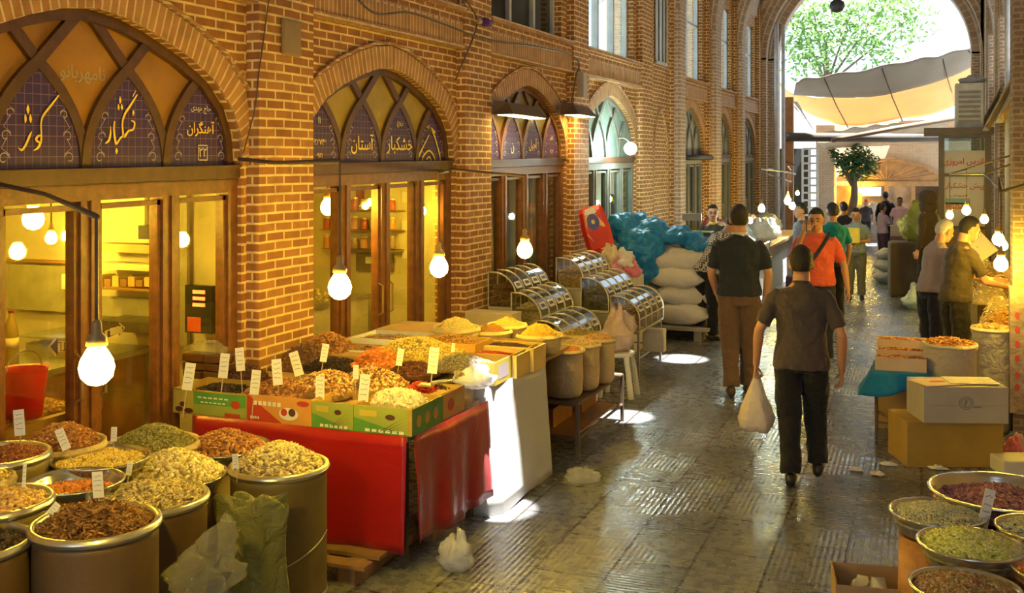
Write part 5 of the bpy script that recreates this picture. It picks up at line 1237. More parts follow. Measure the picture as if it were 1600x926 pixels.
# second shop
T = thing('shop_cabinet', 'low pale display cabinet inside the second shop', 'cabinet', (-5.6, 8.4, 0)); m = MB(); m.box(-5.8, -5.2, 7.2, 9.4, 0, .95); m.build('cabinet_body', mat('cabinet_cream', (.6, .55, .38), .5), T)
m = MB(); m.box(-5.82, -5.18, 7.18, 9.42, .95, .98); m.build('cabinet_top', STEELD, T)
heap('heap_of_nuts', 'shelled nuts heaped on the cabinet in the second shop', (-5.5, 8.3, 1.0), 0, .22, .014, 'almond', PISTA, 700, rect=(.28, .7), lo=True)
Y2 = 9.62
for k, (y_, n_) in enumerate(((388, 8), (358, 8), (328, 8))):
    onwall(Y2, 500, y_, 618, y_ + 4, .22, 'wall_shelf', ['lowest', 'middle', 'top'][k] + ' jar shelf on the side wall of the second shop', 'shelf', SHELFW)
    for j in range(n_):
        px = 506 + j * 14.5; a, b_ = PY(px, y_ - 21 + (j * 3 + k) % 5, Y2 - .12), PY(px + 10, y_, Y2 - .12); cx_, r_, h_ = (a.x + b_.x) / 2, (b_.x - a.x) / 2, a.z - b_.z
        T = thing('storage_jar', '%s jar from the left on the %s shelf of the second shop' % (['first', 'second', 'third', 'fourth', 'fifth', 'sixth', 'seventh', 'eighth'][j], ['lowest', 'middle', 'top'][k]), 'jar', (cx_, Y2 - .12, b_.z), 'jars in the second shop')
        m = MB(); m.cs = True; m.lathe([(r_ * .9, 0), (r_, .01), (r_, h_ * .75), (r_ * .8, h_ * .85)], (cx_, Y2 - .12, b_.z + .001), 12); m.build('jar_body', mat('jar_%d' % ((j + k) % 4), [(.6, .3, .08), (.5, .12, .05), (.7, .55, .2), (.35, .25, .12)][(j + k) % 4], .2), T)
        m = MB(); m.lathe([(r_ * .85, h_ * .85), (r_ * .85, h_)], (cx_, Y2 - .12, b_.z + .001), 12); m.build('lid', mat('lid_gold', (.6, .5, .2), .4, .5), T)
onwall(Y2, 556, 395, 612, 425, .05, 'wall_board', 'dark board with a small pale notice in the second shop', 'board', mat('board_dark', (.20, .15, .08), .6, var=.3))
onwall(Y2 - .06, 571, 401, 586, 412, .01, 'notice', 'small pale notice pinned on the dark board in the second shop', 'notice', PAPER)
onwall(Y2, 556, 292, 566, 326, .04, 'wall_banner', 'narrow red-brown banner high on the side wall of the second shop', 'banner', mat('banner_red', (.35, .10, .04), .6))
for k in range(5): onwall(Y2, 628 + (k % 2) * 9, 300 + k * 22, 636 + (k % 2) * 9, 316 + k * 22, .01, 'wall_paper', ['topmost', 'second', 'third', 'fourth', 'lowest'][k] + ' paper slip pinned between the doors of the second shop', 'notice', PAPER, 'paper slips in the second shop')
m = sheet(lambda u, v: Vector((-5.0 + .03 * sin(u * 30), 7.0 + .55 * u, 2.1 - .35 * v)), 24, 3); o = m.build('window_curtain', cloth('curtain_yellow', (.75, .62, .25), .8, .4), at=(-5.0, 7.2, 1.75)); tag(o, 'short yellow curtain inside the second shop', 'curtain'); mod(o, 'SOLIDIFY', thickness=.003)
# hanging plastic bags and curtains in the third shop and beyond
for k, (y, w_) in enumerate(((10.75, .28), (11.15, .3), (11.6, .3), (12.1, .3), (12.5, .2))):
    m = sheet(lambda u, v: Vector((-4.56 + .05 * sin(u * 14 + k) * (.4 + v), y + w_ * u, 2.2 - 1.25 * v)), 18, 4); o = m.build('hanging_plastic', cloth('pale_plastic', (.78, .76, .64), .3, .4), at=(-4.56, y, .95)); mod(o, 'SOLIDIFY', thickness=.003)
    tag(o, ['first', 'second', 'third', 'fourth', 'fifth'][k] + ' strip of pale plastic from the left behind the third shop glass', 'plastic strip', 'plastic strips in the third shop')
for k, (y0, y1, c_) in enumerate(((14.0, 15.9, (.40, .58, .50)), (19.8, 21.7, (.60, .60, .54)), (23.4, 25.3, (.58, .54, .50)), (26.7, 29.0, (.42, .44, .42)))):
    m = sheet(lambda u, v: Vector((-4.55 + .05 * sin(u * 40), y0 + (y1 - y0) * u, 2.35 - 2.3 * v)), 90, 2); o = m.build('shop_curtain', cloth('curtain_%d' % k, c_, .7, .2), at=(-4.55, y0, .05)); mod(o, 'SOLIDIFY', thickness=.004)
    tag(o, ['pale green', 'silver-white', 'creamy', 'dark grey'][k] + ' pleated curtain behind the ' + ['fourth', 'fifth', 'sixth', 'seventh'][k] + ' shop front', 'curtain')

# bright printed rice bag and pink bags
p = PX(931, 358, -3.90); T = thing('printed_bag', 'red, yellow and blue printed bag hanging on the pier above the food bins', 'bag', p - Vector((0, 0, .36)))
m = MB(); M = Matrix.Translation(p) @ Matrix.Rotation(-1.25, 4, 'Z') @ Matrix.Rotation(.28, 4, 'X') @ Matrix.Scale(.88, 4); z_ = .34; R = []
for (zz, hx, hy) in ((-z_, .06, .16), (-z_ * .8, .09, .20), (0, .10, .21), (z_ * .8, .08, .18), (z_, .02, .15)): R.append([M @ Vector((hx * a, hy * b, zz)) for a, b in ((1, -.7), (1, .7), (.5, 1), (-.5, 1), (-1, .7), (-1, -.7), (-.5, -1), (.5, -1))])
m.rings(R); m.build('bag_body', mat('bag_red', (.62, .03, .02), .35), T)
def patch(pts, mt, nm, dx=.104):
    m = MB(); m.poly([M @ Vector((dx - .02 * abs(b) / .34, a, b)) for a, b in pts]); m.build(nm, mt, T)
patch([(-.14, -.05), (.0, -.3), (.14, -.3), (.14, .05), (.02, .28), (-.1, .28)], mat('bag_yellow', (.80, .48, .10), .4), 'print_yellow')
patch([(.09 * cos(t) - .01, .12 + .12 * sin(t)) for t in [2 * pi * k / 16 for k in range(16)]], mat('bag_blue', (.06, .05, .32), .4), 'print_blue', .11)
patch([(.025 * cos(t) - .01, .12 + .035 * sin(t)) for t in [2 * pi * k / 12 for k in range(12)]], mat('bag_sun', (.85, .65, .1), .4), 'print_centre', .114)
patch([(-.1, .24), (.08, .24), (.05, .32), (-.08, .32)], mat('bag_white2', (.8, .78, .75), .4), 'print_white', .108)
for k, (px, py, c_) in enumerate(((962, 410, (.75, .30, .34)), (975, 404, (.8, .7, .65)), (985, 418, (.72, .2, .25)), (955, 400, (.7, .55, .35)), (968, 425, (.6, .35, .4)))):
    p = PD(px, py, 12.9); plastic_bag(['rosy', 'whitish', 'deep red', 'sandy', 'mauve'][k] + ' plastic bag of goods in the small pile behind the far food bins', (p.x, p.y, p.z - .12), .13, .12, .26, cloth('goods_%d' % k, c_, .35, .1, .3), 50 + k, 'goods_bag', cat='bag')
small_box(Vector((-3.6, 12.7, 0)), .7, .5, .92, 'wooden_crate', 'plain crate under the small pile of pink bags', 'crate', mat('step_cream', (.5, .44, .3), .5))

# white grain sacks with the blue tarpaulin
SACKW = cloth('grain_sack_white', (.62, .58, .50), .8, 0, .08, .5, 9)
def pillow(c, L_, W_, H_, rz, label, mt=SACKW, tilt=0, group='white grain sacks in the stack', name='grain_sack'):
    m = MB(); m.cs = True; M = Matrix.Translation(c) @ Matrix.Rotation(rz, 4, 'Z') @ Matrix.Rotation(tilt, 4, 'Y'); R = []
    for i in range(11):
        t = -1 + 2 * i / 10; q = max(.12, (1 - abs(t) ** 3.2)) ; ring = []
        for j in range(18):
            a = 2 * pi * j / 18; ca, sa = cos(a), sin(a); e = .7
            ring.append(M @ Vector((t * L_ / 2, (abs(ca) ** e * (1 if ca > 0 else -1)) * W_ / 2 * (.75 + .25 * q), H_ / 2 + (abs(sa) ** e * (1 if sa > 0 else -1)) * H_ / 2 * q + .045 * noise.noise(Vector((t * 2.4 + c[0] * 9, ca * 1.5, c[2] * 5))))))
        R.append(ring)
    m.rings(R); return tag(m.build(name, mt, at=c), label, 'sack', group)
T = thing('wooden_pallet', 'grey wooden platform under the white grain sacks', 'pallet', (-3.4, 14.3, 0))
for k in range(5): m = MB(); m.box(-4.1, -2.55, 13.55 + k * .33, 13.8 + k * .33, .14, .18); m.build('slat', mat('grey_wood2', (.34, .30, .24), .8), T)
for x in (-3.95, -3.3, -2.7): m = MB(); m.box(x - .05, x + .05, 13.6, 15.1, 0, .14); m.build('bearer', mat('grey_wood2', (.34, .30, .24), .8), T)
sk = [(-3.72, 13.95, .17, .1), (-2.98, 13.9, .17, -.12), (-3.4, 14.5, .17, 0), (-3.62, 13.92, .40, -.14), (-2.92, 13.97, .41, .2), (-3.3, 14.5, .40, 0), (-3.72, 13.98, .63, .16), (-3.02, 13.94, .64, -.2), (-2.98, 14.02, .87, .12), (-3.3, 14.55, .63, 0)]
for k, (x, y, z, r_) in enumerate(sk):
    pillow((x, y, z), .80 + .05 * (k % 3), .54, .31, r_ + pi * 0, ['bottom left', 'bottom right', 'bottom rear', 'second-layer left', 'second-layer right', 'second-layer rear', 'third-layer left', 'third-layer right', 'topmost', 'third-layer rear'][k] + ' white grain sack in the stack under the blue tarp')
m = MB(); m.cs = True; c = Vector((-3.52, 13.95, 1.13))
BL = [((0, -.08, .0), (.33, .26, .34)), ((-.30, .05, .30), (.24, .22, .20)), ((.1, .1, .28), (.25, .2, .16)), ((.45, .1, .20), (.35, .22, .12)), ((.80, .1, .08), (.28, .24, .11)), ((0, -.16, -.2), (.28, .14, .26)), ((-.1, .15, .42), (.12, .1, .12))]
for o_, r_ in BL: m.ball(c + Vector(o_), list(r_), 16, 12)
tp = m.build('blue_tarpaulin', cloth('tarp_blue', (.0, .20, .48), .42, 0, .2, 1.0, 7), at=c); tag(tp, 'crumpled bright blue tarpaulin thrown over the white grain sacks', 'tarpaulin')
mod(tp, 'REMESH', mode='VOXEL', voxel_size=.025); tx = bpy.data.textures.new('fold', 'CLOUDS'); tx.noise_scale = .16; mod(tp, 'DISPLACE', texture=tx, strength=.16, mid_level=.5); mod(tp, 'SMOOTH', iterations=2)

# ================================================================ PEOPLE
SKIN = [mat('skin_a', (.48, .24, .13), .5, var=.08), mat('skin_b', (.56, .30, .18), .5, var=.08), mat('skin_c', (.36, .18, .10), .5, var=.08)]
HAIRB = mat('hair_black', (.015, .012, .01), .5, var=.4, scale=60, bump=.6, bscale=160); HAIRG = mat('hair_white', (.60, .58, .54), .6, var=.2, scale=60, bump=.5, bscale=160)
SHOE = mat('shoe_black', (.02, .018, .016), .35); SHOEB = mat('shoe_brown', (.07, .04, .02), .4)
def person(label, at_, H, rz, shirt, trousers, skin=0, hair=HAIRB, arms=None, legs=None, sleeve='short', hem=.90, lean=(0, 0), head=(0, 0), voxel=.009, build=1.0, shoes=SHOE, face=False, collar=None, z0=0.0, belt=False):
    """joints are given for a 1.75 m body facing +y, x to its right"""
    s = H / 1.75; Mw = Matrix.Translation((at_[0], at_[1], z0)) @ Matrix.Rotation(rz, 4, 'Z') @ Matrix.Scale(s, 4)
    def ln(p): 
        t = max(0, (p[2] - .95) / .5); return Vector((p[0] + lean[0] * t, p[1] + lean[1] * t, p[2]))
    T = thing('person', label, 'person', (at_[0], at_[1], z0), 'people in the bazaar')
    arms = arms or {}; legs = legs or {}
    A = {}
    for sd, sg in (('L', -1), ('R', 1)):
        e, w_ = arms.get(sd, ((sg * .25, -.03, 1.12), (sg * .25, .04, .86))); A[sd] = (Vector(ln((sg * .162 * build, 0, 1.385))), Vector(e), Vector(w_))
    G = {}
    for sd, sg in (('L', -1), ('R', 1)):
        k, a = legs.get(sd, ((sg * .10, .02, .50), (sg * .11, 0, .085))); G[sd] = (Vector((sg * .088 * build, 0, .93)), Vector(k), Vector(a))
    def fin(m, name, mt, par=T, vx=voxel, sm=3, lvl=True):
        m.v = [tuple(Mw @ Vector(v)) for v in m.v]; o = m.build(name, mt, par)
        if lvl: mod(o, 'REMESH', mode='VOXEL', voxel_size=vx, use_smooth_shade=True); mod(o, 'SMOOTH', iterations=sm, factor=.5)
        return o
    b = build
    # body: one continuous surface
    m = MB(); m.cs = True; F = (0, 1, 0)
    tor = [((0, 0, .86), .085, .13), ((0, 0, .95), .095, .145), ((0, .0, 1.08), .085, .125), ((0, .0, 1.22), .095, .145), ((0, -.005, 1.34), .095, .165), ((0, -.01, 1.41), .075, .15), ((0, -.01, 1.455), .055, .085), ((0, 0, 1.49), .052, .056), ((0, .008, 1.56), .05, .054)]
    m.tube([ln(p) for p, _, _ in tor], [(a * b, c_ * b) for _, a, c_ in tor], 16, hint=F)
    hc = ln((0, .018, 1.622)); Rh = Matrix.Rotation(head[0], 3, 'Z') @ Matrix.Rotation(head[1], 3, 'X')
    pv = ln((0, 0, 1.54))
    def hp(v): return pv + Rh @ (Vector(v) + hc - pv)
    def hball(c_, r, n=12, mm=9): m.ball(hp([q * 1.06 for q in c_]), [q * 1.06 for q in r], n, mm, M=Rh)
    hball((0, -.005, .015), [.076, .094, .10], 18, 14); hball((0, .022, -.045), [.056, .066, .07], 14, 10); hball((0, .05, -.088), [.03, .03, .022]); hball((0, .095, -.022), [.012, .02, .024]); hball((0, .088, .0), [.009, .014, .03])
    for sg in (-1, 1): hball((sg * .078, -.002, -.01), [.010, .019, .032], 8, 6)
    hball((0, .08, -.06), [.024, .014, .010], 8, 6); hball((0, .082, .028), [.045, .014, .010], 8, 6)
    m.tube([pv, hp((0, -.01, -.06))], [(.052, .054), (.05, .052)], 12, hint=F)
    for sd, sg in (('L', -1), ('R', 1)):
        S, E, W_ = A[sd]
        m.tube([S, S.lerp(E, .35), E.lerp(S, .12), E, E.lerp(W_, .22), E.lerp(W_, .65), W_], [.048, .046, .038, .037, .040, .031, .026], 10)
        d = (W_ - E).normalized(); kd = arms.get(sd + 'hand', {}); tv = Vector(kd.get('thumb', (0, 1, 0))); tv = (tv - d * tv.dot(d)).normalized(); n = d.cross(tv).normalized()
        med = Vector(kd.get('palm', (-sg, 0, 0)));  n = n if n.dot(med) > 0 else -n
        m.tube([W_ - d * .01, W_ + d * .03, W_ + d * .07, W_ + d * .095], [(.018, .024), (.016, .036), (.015, .042), (.012, .040)], 10, hint=n)
        cu = kd.get('curl', .35)
        for k, (off, ln_) in enumerate(((.031, .068), (.0105, .078), (-.0105, .072), (-.031, .055))):
            p = W_ + d * .088 + tv * off; dd = d.copy(); P = [p - d * .015]; ang = 0
            for seg in (.45, .32, .25):
                ang += cu * (1.0 + .12 * k); dd = d * cos(ang) + n * sin(ang); P.append(P[-1] + dd * ln_ * seg + (d * .015 if len(P) == 1 else Vector((0, 0, 0))))
            m.tube(P, [.0095, .0095, .0088, .0075], 7)
        b0 = W_ + d * .025 + tv * .025; m.tube([b0 - tv * .012, b0 + (tv * .75 + d * .5 + n * .2) * .035, b0 + (tv * .75 + d * .9 + n * .5) * .058, b0 + (tv * .6 + d * 1.15 + n * .7) * .070], [.013, .012, .0105, .008], 7)
        Hp, K, An = G[sd]
        m.tube([Hp, Hp.lerp(K, .5), K, K.lerp(An, .3), An.lerp(K, .25), An], [.072, .062, .046, .046, .034, .034], 10)
        m.tube([An + Vector((0, -.03, -.04)), An + Vector((0, .06, -.05)), An + Vector((0, .15, -.062))], [(.025, .03), (.022, .034), (.012, .028)], 8, hint=(0, 0, 1))
    fin(m, 'body', SKIN[skin], vx=min(voxel, .007) if voxel < .012 else .010, sm=2)
    # shirt
    m = MB(); m.cs = True; g = .020
    zh = hem; rows = [((0, 0, zh), .124, .180), ((0, 0, zh + .03), .126, .184), ((0, 0, 1.02), .116, .166), ((0, 0, 1.1), .110, .156), ((0, 0, 1.22), .114, .166), ((0, -.004, 1.31), .114, .180), ((0, -.01, 1.37), .104, .178), ((0, -.012, 1.41), .088, .150), ((0, -.008, 1.44), .072, .105), ((0, -.005, 1.465), .062, .074), ((0, -.004, 1.485), .060, .064)]
    rows = [r for r in rows if r[0][2] >= zh]
    m.tube([ln(p) for p, _, _ in rows], [(a * b, c_ * b) for _, a, c_ in rows], 20, hint=F)
    for sd, sg in (('L', -1), ('R', 1)):
        S, E, W_ = A[sd]; Si = S + Vector((-sg * .05, 0, -.02))
        if sleeve == 'short': m.tube([Si, S, S.lerp(E, .12), S.lerp(E, .45), S.lerp(E, .80)], [.048, .056, .058, .056, .058], 14)
        elif sleeve == 'long': m.tube([Si, S, S.lerp(E, .12), S.lerp(E, .5), E, E.lerp(W_, .5), W_.lerp(E, .06)], [.048, .056, .057, .054, .048, .042, .036], 14)
    sh = fin(m, 'shirt', shirt, sm=7)
    tx = bpy.data.textures.get('crease') or bpy.data.textures.new('crease', 'CLOUDS'); tx.noise_scale = .10
    mod(sh, 'DISPLACE', texture=tx, strength=.030, mid_level=.42)
    if collar:
        m = MB(); m.cs = True; m.tube([ln((0, -.006, 1.462)), ln((0, 0, 1.497))], [(.066, .072), (.061, .064)], 16, hint=F); fin(m, 'collar', collar, lvl=False)
    m = MB(); m.cs = True
    m.tube([(0, 0, .84), (0, 0, .93), (0, 0, 1.02)], [(.10 * b, .13 * b), (.106 * b, .150 * b), (.094 * b, .142 * b)], 18, hint=F)
    for sd, sg in (('L', -1), ('R', 1)):
        Hp, K, An = G[sd]; m.tube([Hp + Vector((0, 0, .03)), Hp + Vector((0, 0, -.05)), Hp.lerp(K, .5), K, K.lerp(An, .5), An + Vector((0, 0, .012))], [.074 * b, .086 * b, .088 * b, .078 * b, .072, .074], 14)
    tr = fin(m, 'trousers', trousers, sm=2)
    mod(tr, 'DISPLACE', texture=tx, strength=.030, mid_level=.42)
    if belt: m = MB(); m.tube([(0, 0, hem + .015), (0, 0, hem + .05)], [(.119 * b, .172 * b)] * 2, 20, hint=F); fin(m, 'belt', SHOE, lvl=False)
    for sd in 'LR':
        An = G[sd][2]; m = MB(); m.cs = True
        up = Vector((0, 0, 1)); m.tube([An + Vector((0, -.075, -.045)), An + Vector((0, -.05, -.03)), An + Vector((0, .02, -.025)), An + Vector((0, .09, -.045)), An + Vector((0, .15, -.058)), An + Vector((0, .19, -.066))], [(.028, .026), (.052, .036), (.058, .040), (.038, .046), (.026, .044), (.012, .026)], 14, hint=(0, 0, 1))
        fin(m, 'shoe', shoes, lvl=False)
    # hair
    if hair:
        m = MB(); m.cs = True; R = []
        for i in range(15):
            t = pi * i / 14 * .98 + .02; ring = []
            for j in range(24):
                a = 2 * pi * j / 24; v = Vector((sin(t) * cos(a), sin(t) * sin(a), cos(t)))
                on = (v.z > .55) or (v.y < .22 + .5 * max(0, v.z) and v.z > -.62 + .25 * max(0, v.y + .2)) 
                if abs(v.x) > .8 and v.y > -.25 and v.z < .05: on = False
                k = 1.10 if on else .80; k += .03 * noise.noise(v * 5) if on else 0
                q = Vector((v.x * .083, v.y * .103 - .008, v.z * .112 + .020)) * k; ring.append(hp(q))
            R.append(ring)
        m.rings(R); o = fin(m, 'hair', hair, lvl=False); mod(o, 'SUBSURF', levels=1, render_levels=1)
    if face:
        for sg in (-1, 1):
            m = MB(); m.cs = True; m.ball(hp((sg * .032, .089, .004)), [.013, .007, .0065], 8, 6, M=Rh); fin(m, 'eye', mat('eye_dark', (.03, .02, .02), .2), lvl=False)
            m = MB(); m.tube([hp((sg * .014, .100, .028)), hp((sg * .034, .098, .033)), hp((sg * .053, .087, .026))], [.004, .005, .003], 6); fin(m, 'eyebrow', HAIRB, lvl=False)
        m = MB(); m.tube([hp((-.023, .096, -.064)), hp((0, .1025, -.062)), hp((.023, .096, -.064))], [.002, .004, .002], 6); fin(m, 'lips', mat('lips', (.3, .1, .08), .5), lvl=False)
        m = MB(); m.cs = True; m.tube([hp((-.032, .092, -.047)), hp((0, .106, -.043)), hp((.032, .092, -.047))], [.003, .006, .003], 6); fin(m, 'moustache', HAIRB, lvl=False)
    return T, Mw, A, hp
def spot(px, D_): p = PD(px, HOR, D_); return (p.x, p.y)
def back(px): return YAW - math.atan((px - 800) / FPX)
NAVY = cloth('shirt_navy', (.018, .024, .035), .85, bump=.4); GREYS = cloth('shirt_charcoal', (.075, .058, .056), .85, bump=.5); BLACKT = cloth('trousers_black', (.012, .012, .014), .8); BROWNT = cloth('trousers_brown', (.13, .075, .05), .85)
# near walker with the bag
px = 1252; c = spot(px, 7.5)
P1 = person('man in a dark grey short-sleeved shirt walking away, white bag in his left hand', c, 1.69, back(px) - .02, GREYS, BLACKT, 0, arms={
    'L': ((-.300, -.06, 1.13), (-.325, .02, .86)), 'R': ((.285, -.07, 1.12), (.285, .03, .84)), 'Lhand': {'curl': 1.0}, 'Rhand': {'curl': .45, 'thumb': (0, 1, 0)}},
    legs={'L': ((-.085, .04, .50), (-.075, -.06, .085)), 'R': ((.10, .16, .50), (.115, .10, .13))}, hem=.86, voxel=.008, build=1.12, collar=GREYS)
# his bag
w_ = P1[1] @ (P1[2]['L'][2] + Vector((0, .02, -.085)))
T = thing('carrier_bag', 'white plastic carrier bag held by the man in the dark grey shirt', 'carrier bag', w_ - Vector((0, 0, .42)))
m = MB(); m.cs = True; R = []
for (z, rx, ry) in ((-.40, .03, .02), (-.395, .09, .06), (-.36, .118, .085), (-.30, .125, .09), (-.22, .10, .075), (-.13, .07, .05), (-.06, .045, .03), (-.01, .025, .02)):
    R.append([w_ + Vector((rx * cos(a) * (1 + .10 * sin(a * 4 + z * 20)), ry * sin(a) * (1 + .1 * sin(a * 5)), z + .008 * sin(3 * a))) for a in [2 * pi * j / 30 for j in range(30)]])
m.rings(R); m.build('bag_body', cloth('bag_plastic_white', (.74, .66, .62), .35, .3, .05, .6, 22), T)
m = MB()
for sg in (-1, 1): m.tube([w_ + Vector((sg * .02, 0, -.02)), w_ + Vector((sg * .015, 0, .02)), w_ + Vector((0, 0, .045))], .006, 6)
m.build('handle', cloth('bag_plastic_white', (.74, .66, .62)), T)
# man in navy
px = 1155; c = spot(px, 10.4)
person('tall man in a navy shirt and brown trousers walking away', c, 1.88, back(px) + .05, NAVY, BROWNT, 0, arms={'L': ((-.25, .02, 1.12), (-.2, .16, .92)), 'R': ((.262, -.02, 1.12), (.23, .03, .87))},
       legs={'L': ((-.08, .03, .50), (-.075, -.06, .09)), 'R': ((.09, .08, .50), (.085, .10, .085))}, hem=.93, voxel=.010, build=1.13, shoes=SHOEB, collar=cloth('collar_white', (.6, .58, .55)))
CHECK = cloth('shirt_checked', (.05, .045, .045), .8, c2=(.55, .53, .50), check=36)
px = 1104; c = spot(px, 13.8)
person('man in a black and white checked shirt bending over beside the white sacks', c, 1.66, back(px) - .7, CHECK, BLACKT, 0, lean=(.12, .26), head=(0, -.3), arms={'L': ((-.24, .12, 1.10), (-.25, .10, .86)), 'R': ((.22, .36, 1.12), (.15, .50, 1.05))}, sleeve='long', hem=.93, voxel=.011, build=1.15)
px = 1114; c = spot(px, 15.6)
person('man in a dark jacket over a yellow shirt facing out beside the weighing scale', c, 1.70, back(px) + pi, cloth('shirt_yellow_black', (.05, .045, .04), .8), BLACKT, 1, face=True, voxel=.012, sleeve='long', collar=cloth('collar_yellow', (.70, .55, .12)))
# orange polo on the phone
ORP = cloth('shirt_orange', (.72, .12, .06), .8)
px = 1276; c = spot(px, 12.0)
PO = person('man in an orange polo shirt talking on a phone, coming towards the camera', c, 1.79, back(px) + pi, ORP, cloth('trousers_navy', (.02, .022, .04)), 0, head=(-.15, -.12), face=True, voxel=.010, build=1.15, hem=.90,
       arms={'L': ((-.29, .0, 1.12), (-.33, .06, .86)), 'R': ((.27, .12, 1.14), (.135, .17, 1.50)), 'Rhand': {'curl': .8, 'thumb': (-1, 0, .2), 'palm': (-1, -.2, 0)}})
q = PO[1] @ (PO[2]['R'][2] + Vector((-.03, 0, .06)))
m = MB(); M = Matrix.Translation(q) @ Matrix.Rotation(back(px) + pi, 4, 'Z'); m.box(-.006, .006, -.03, .03, -.06, .06, M); tag(m.build('phone', SHOE, at=q), 'dark phone held to the ear of the man in orange', 'phone')
Mw = PO[1]; T = thing('shoulder_bag', 'dark violet shoulder bag with a black strap across the orange polo', 'bag', Mw @ Vector((.27, .06, .80)))
m = MB(); m.tube([Mw @ Vector(v) for v in ((-.13, -.05, 1.48), (-.12, .09, 1.44), (-.02, .145, 1.28), (.10, .145, 1.12), (.22, .10, .98))], [(.004, .022)] * 5, 8, hint=(0, 1, 0)); m.build('strap', SHOE, T)
m = MB(); m.box(.19, .33, -.06, .16, .72, 1.0, Mw); o = m.build('bag_body', cloth('bag_violet', (.05, .03, .12)), T); mod(o, 'BEVEL', width=.02, segments=2)
for (px, D_, H, dr, sh, tr, lab, kw) in (
    (1301, 15.2, 1.74, .5, cloth('shirt_teal', (.0, .17, .22)), BLACKT, 'man in a teal shirt behind the man in orange, seen from behind', {}),
    (1252, 16.5, 1.70, 2.0, cloth('shirt_grey2', (.12, .11, .12)), BLACKT, 'dark-haired person mostly hidden behind the man in orange', {}),
    (1318, 20.0, 1.60, .2, cloth('shirt_black2', (.03, .022, .03)), BLACKT, 'person in dark clothes behind the man in teal', {}),
    (1337, 18.0, 1.57, pi, cloth('shirt_bluegrey', (.20, .26, .31)), cloth('trousers_olive', (.12, .11, .07)), 'young man in a blue-grey shirt hugging a yellow packet', dict(face=True, head=(0, -.25), arms={'L': ((-.24, .06, 1.12), (-.05, .2, 1.12)), 'R': ((.24, .06, 1.10), (.06, .2, 1.02))})),
    (1384, 28.5, 1.60, .1, cloth('jacket_black', (.012, .012, .014)), BLACKT, 'man in a black jacket in front of the far shop window', dict(sleeve='long')),
    (1379, 24.5, 1.42, -1.0, cloth('shirt_lavender', (.36, .28, .42)), cloth('trousers_plum', (.05, .03, .07)), 'person in a lavender shirt standing in profile at the pile of sacks', dict(arms={'L': ((-.2, .16, 1.14), (-.1, .3, 1.1)), 'R': ((.22, .16, 1.14), (.1, .3, 1.1))})),
    (1406, 27.0, 1.50, pi, cloth('shirt_pink', (.78, .50, .56)), cloth('trousers_grey', (.20, .20, .22)), 'man in a pale pink shirt facing out near the far shop', dict(face=True)),
    (1450, 17.2, 1.86, 1.1, cloth('coat_dark', (.035, .022, .018)), BLACKT, 'figure in dark clothes and a dark headcloth beside the red-lettered booth', dict(sleeve='long')),
    (1353, 31.5, 1.30, pi, cloth('shirt_dark3', (.05, .04, .04)), BLACKT, 'tiny figure in a red headscarf inside the far doorway', dict(hair=cloth('scarf_red', (.5, .03, .05))))):
    c = spot(px, D_); person(lab, c, H, back(px) + dr, sh, tr, 0 if D_ < 19 else 2, voxel=.014, build=1.1, **kw)
c = spot(1450, 17.2)
m = MB(); m.cs = True; m.ball((c[0], c[1], 1.76), [.16, .16, .14], 14, 9); m.ball((c[0], c[1] - .02, 1.62), [.14, .13, .15], 14, 9); o = m.build('headcloth', cloth('coat_dark', (.035, .022, .018)), at=(c[0], c[1], 1.6)); tag(o, 'dark bulky headcloth worn by the figure beside the booth', 'headcloth')
c = spot(1337, 18.0); q = Vector((c[0], c[1], 0)) + Vector((sin(YAW) * .0 - .05, -.24, .98))
m = MB(); m.box(-.13, .13, -.05, .05, 0, .26, Matrix.Translation(q)); o = m.build('yellow_packet', mat('packet_yellow', (.72, .60, .08), .5), at=q); mod(o, 'BEVEL', width=.02, segments=2); tag(o, 'yellow packet hugged by the young man in blue-grey', 'packet')
LILS = cloth('shirt_lilac_grey', (.32, .26, .29), .85); OLIV = cloth('shirt_dark_olive', (.075, .055, .03), .85)
px = 1455; c = spot(px, 11.7)
person('white-haired man in a grey lilac shirt looking down at the stall', c, 1.68, back(px) - 1.0, LILS, cloth('trousers_navy', (.02, .022, .04)), 1, hair=HAIRG, head=(0, -.3), lean=(0, .10), arms={'L': ((-.22, .12, 1.12), (-.12, .30, 1.05)), 'R': ((.23, .02, 1.12), (.22, .12, .90))}, sleeve='long', hem=.92, voxel=.010, build=1.15, face=True)
px = 1493; c = spot(px, 10.9)
P13 = person('black-haired man in dark olive reaching both hands over the lit stall', c, 1.75, back(px) - 1.15, OLIV, cloth('trousers_dark2', (.025, .02, .015)), 1, head=(0, -.28), lean=(0, .08), arms={'L': ((-.22, .20, 1.12), (-.12, .44, 1.08)), 'R': ((.23, .20, 1.10), (.14, .46, 1.04)), 'Lhand': {'thumb': (0, 0, 1)}, 'Rhand': {'thumb': (0, 0, 1)}}, sleeve='elbow' and 'short', hem=.88, voxel=.010, build=1.2, face=True)
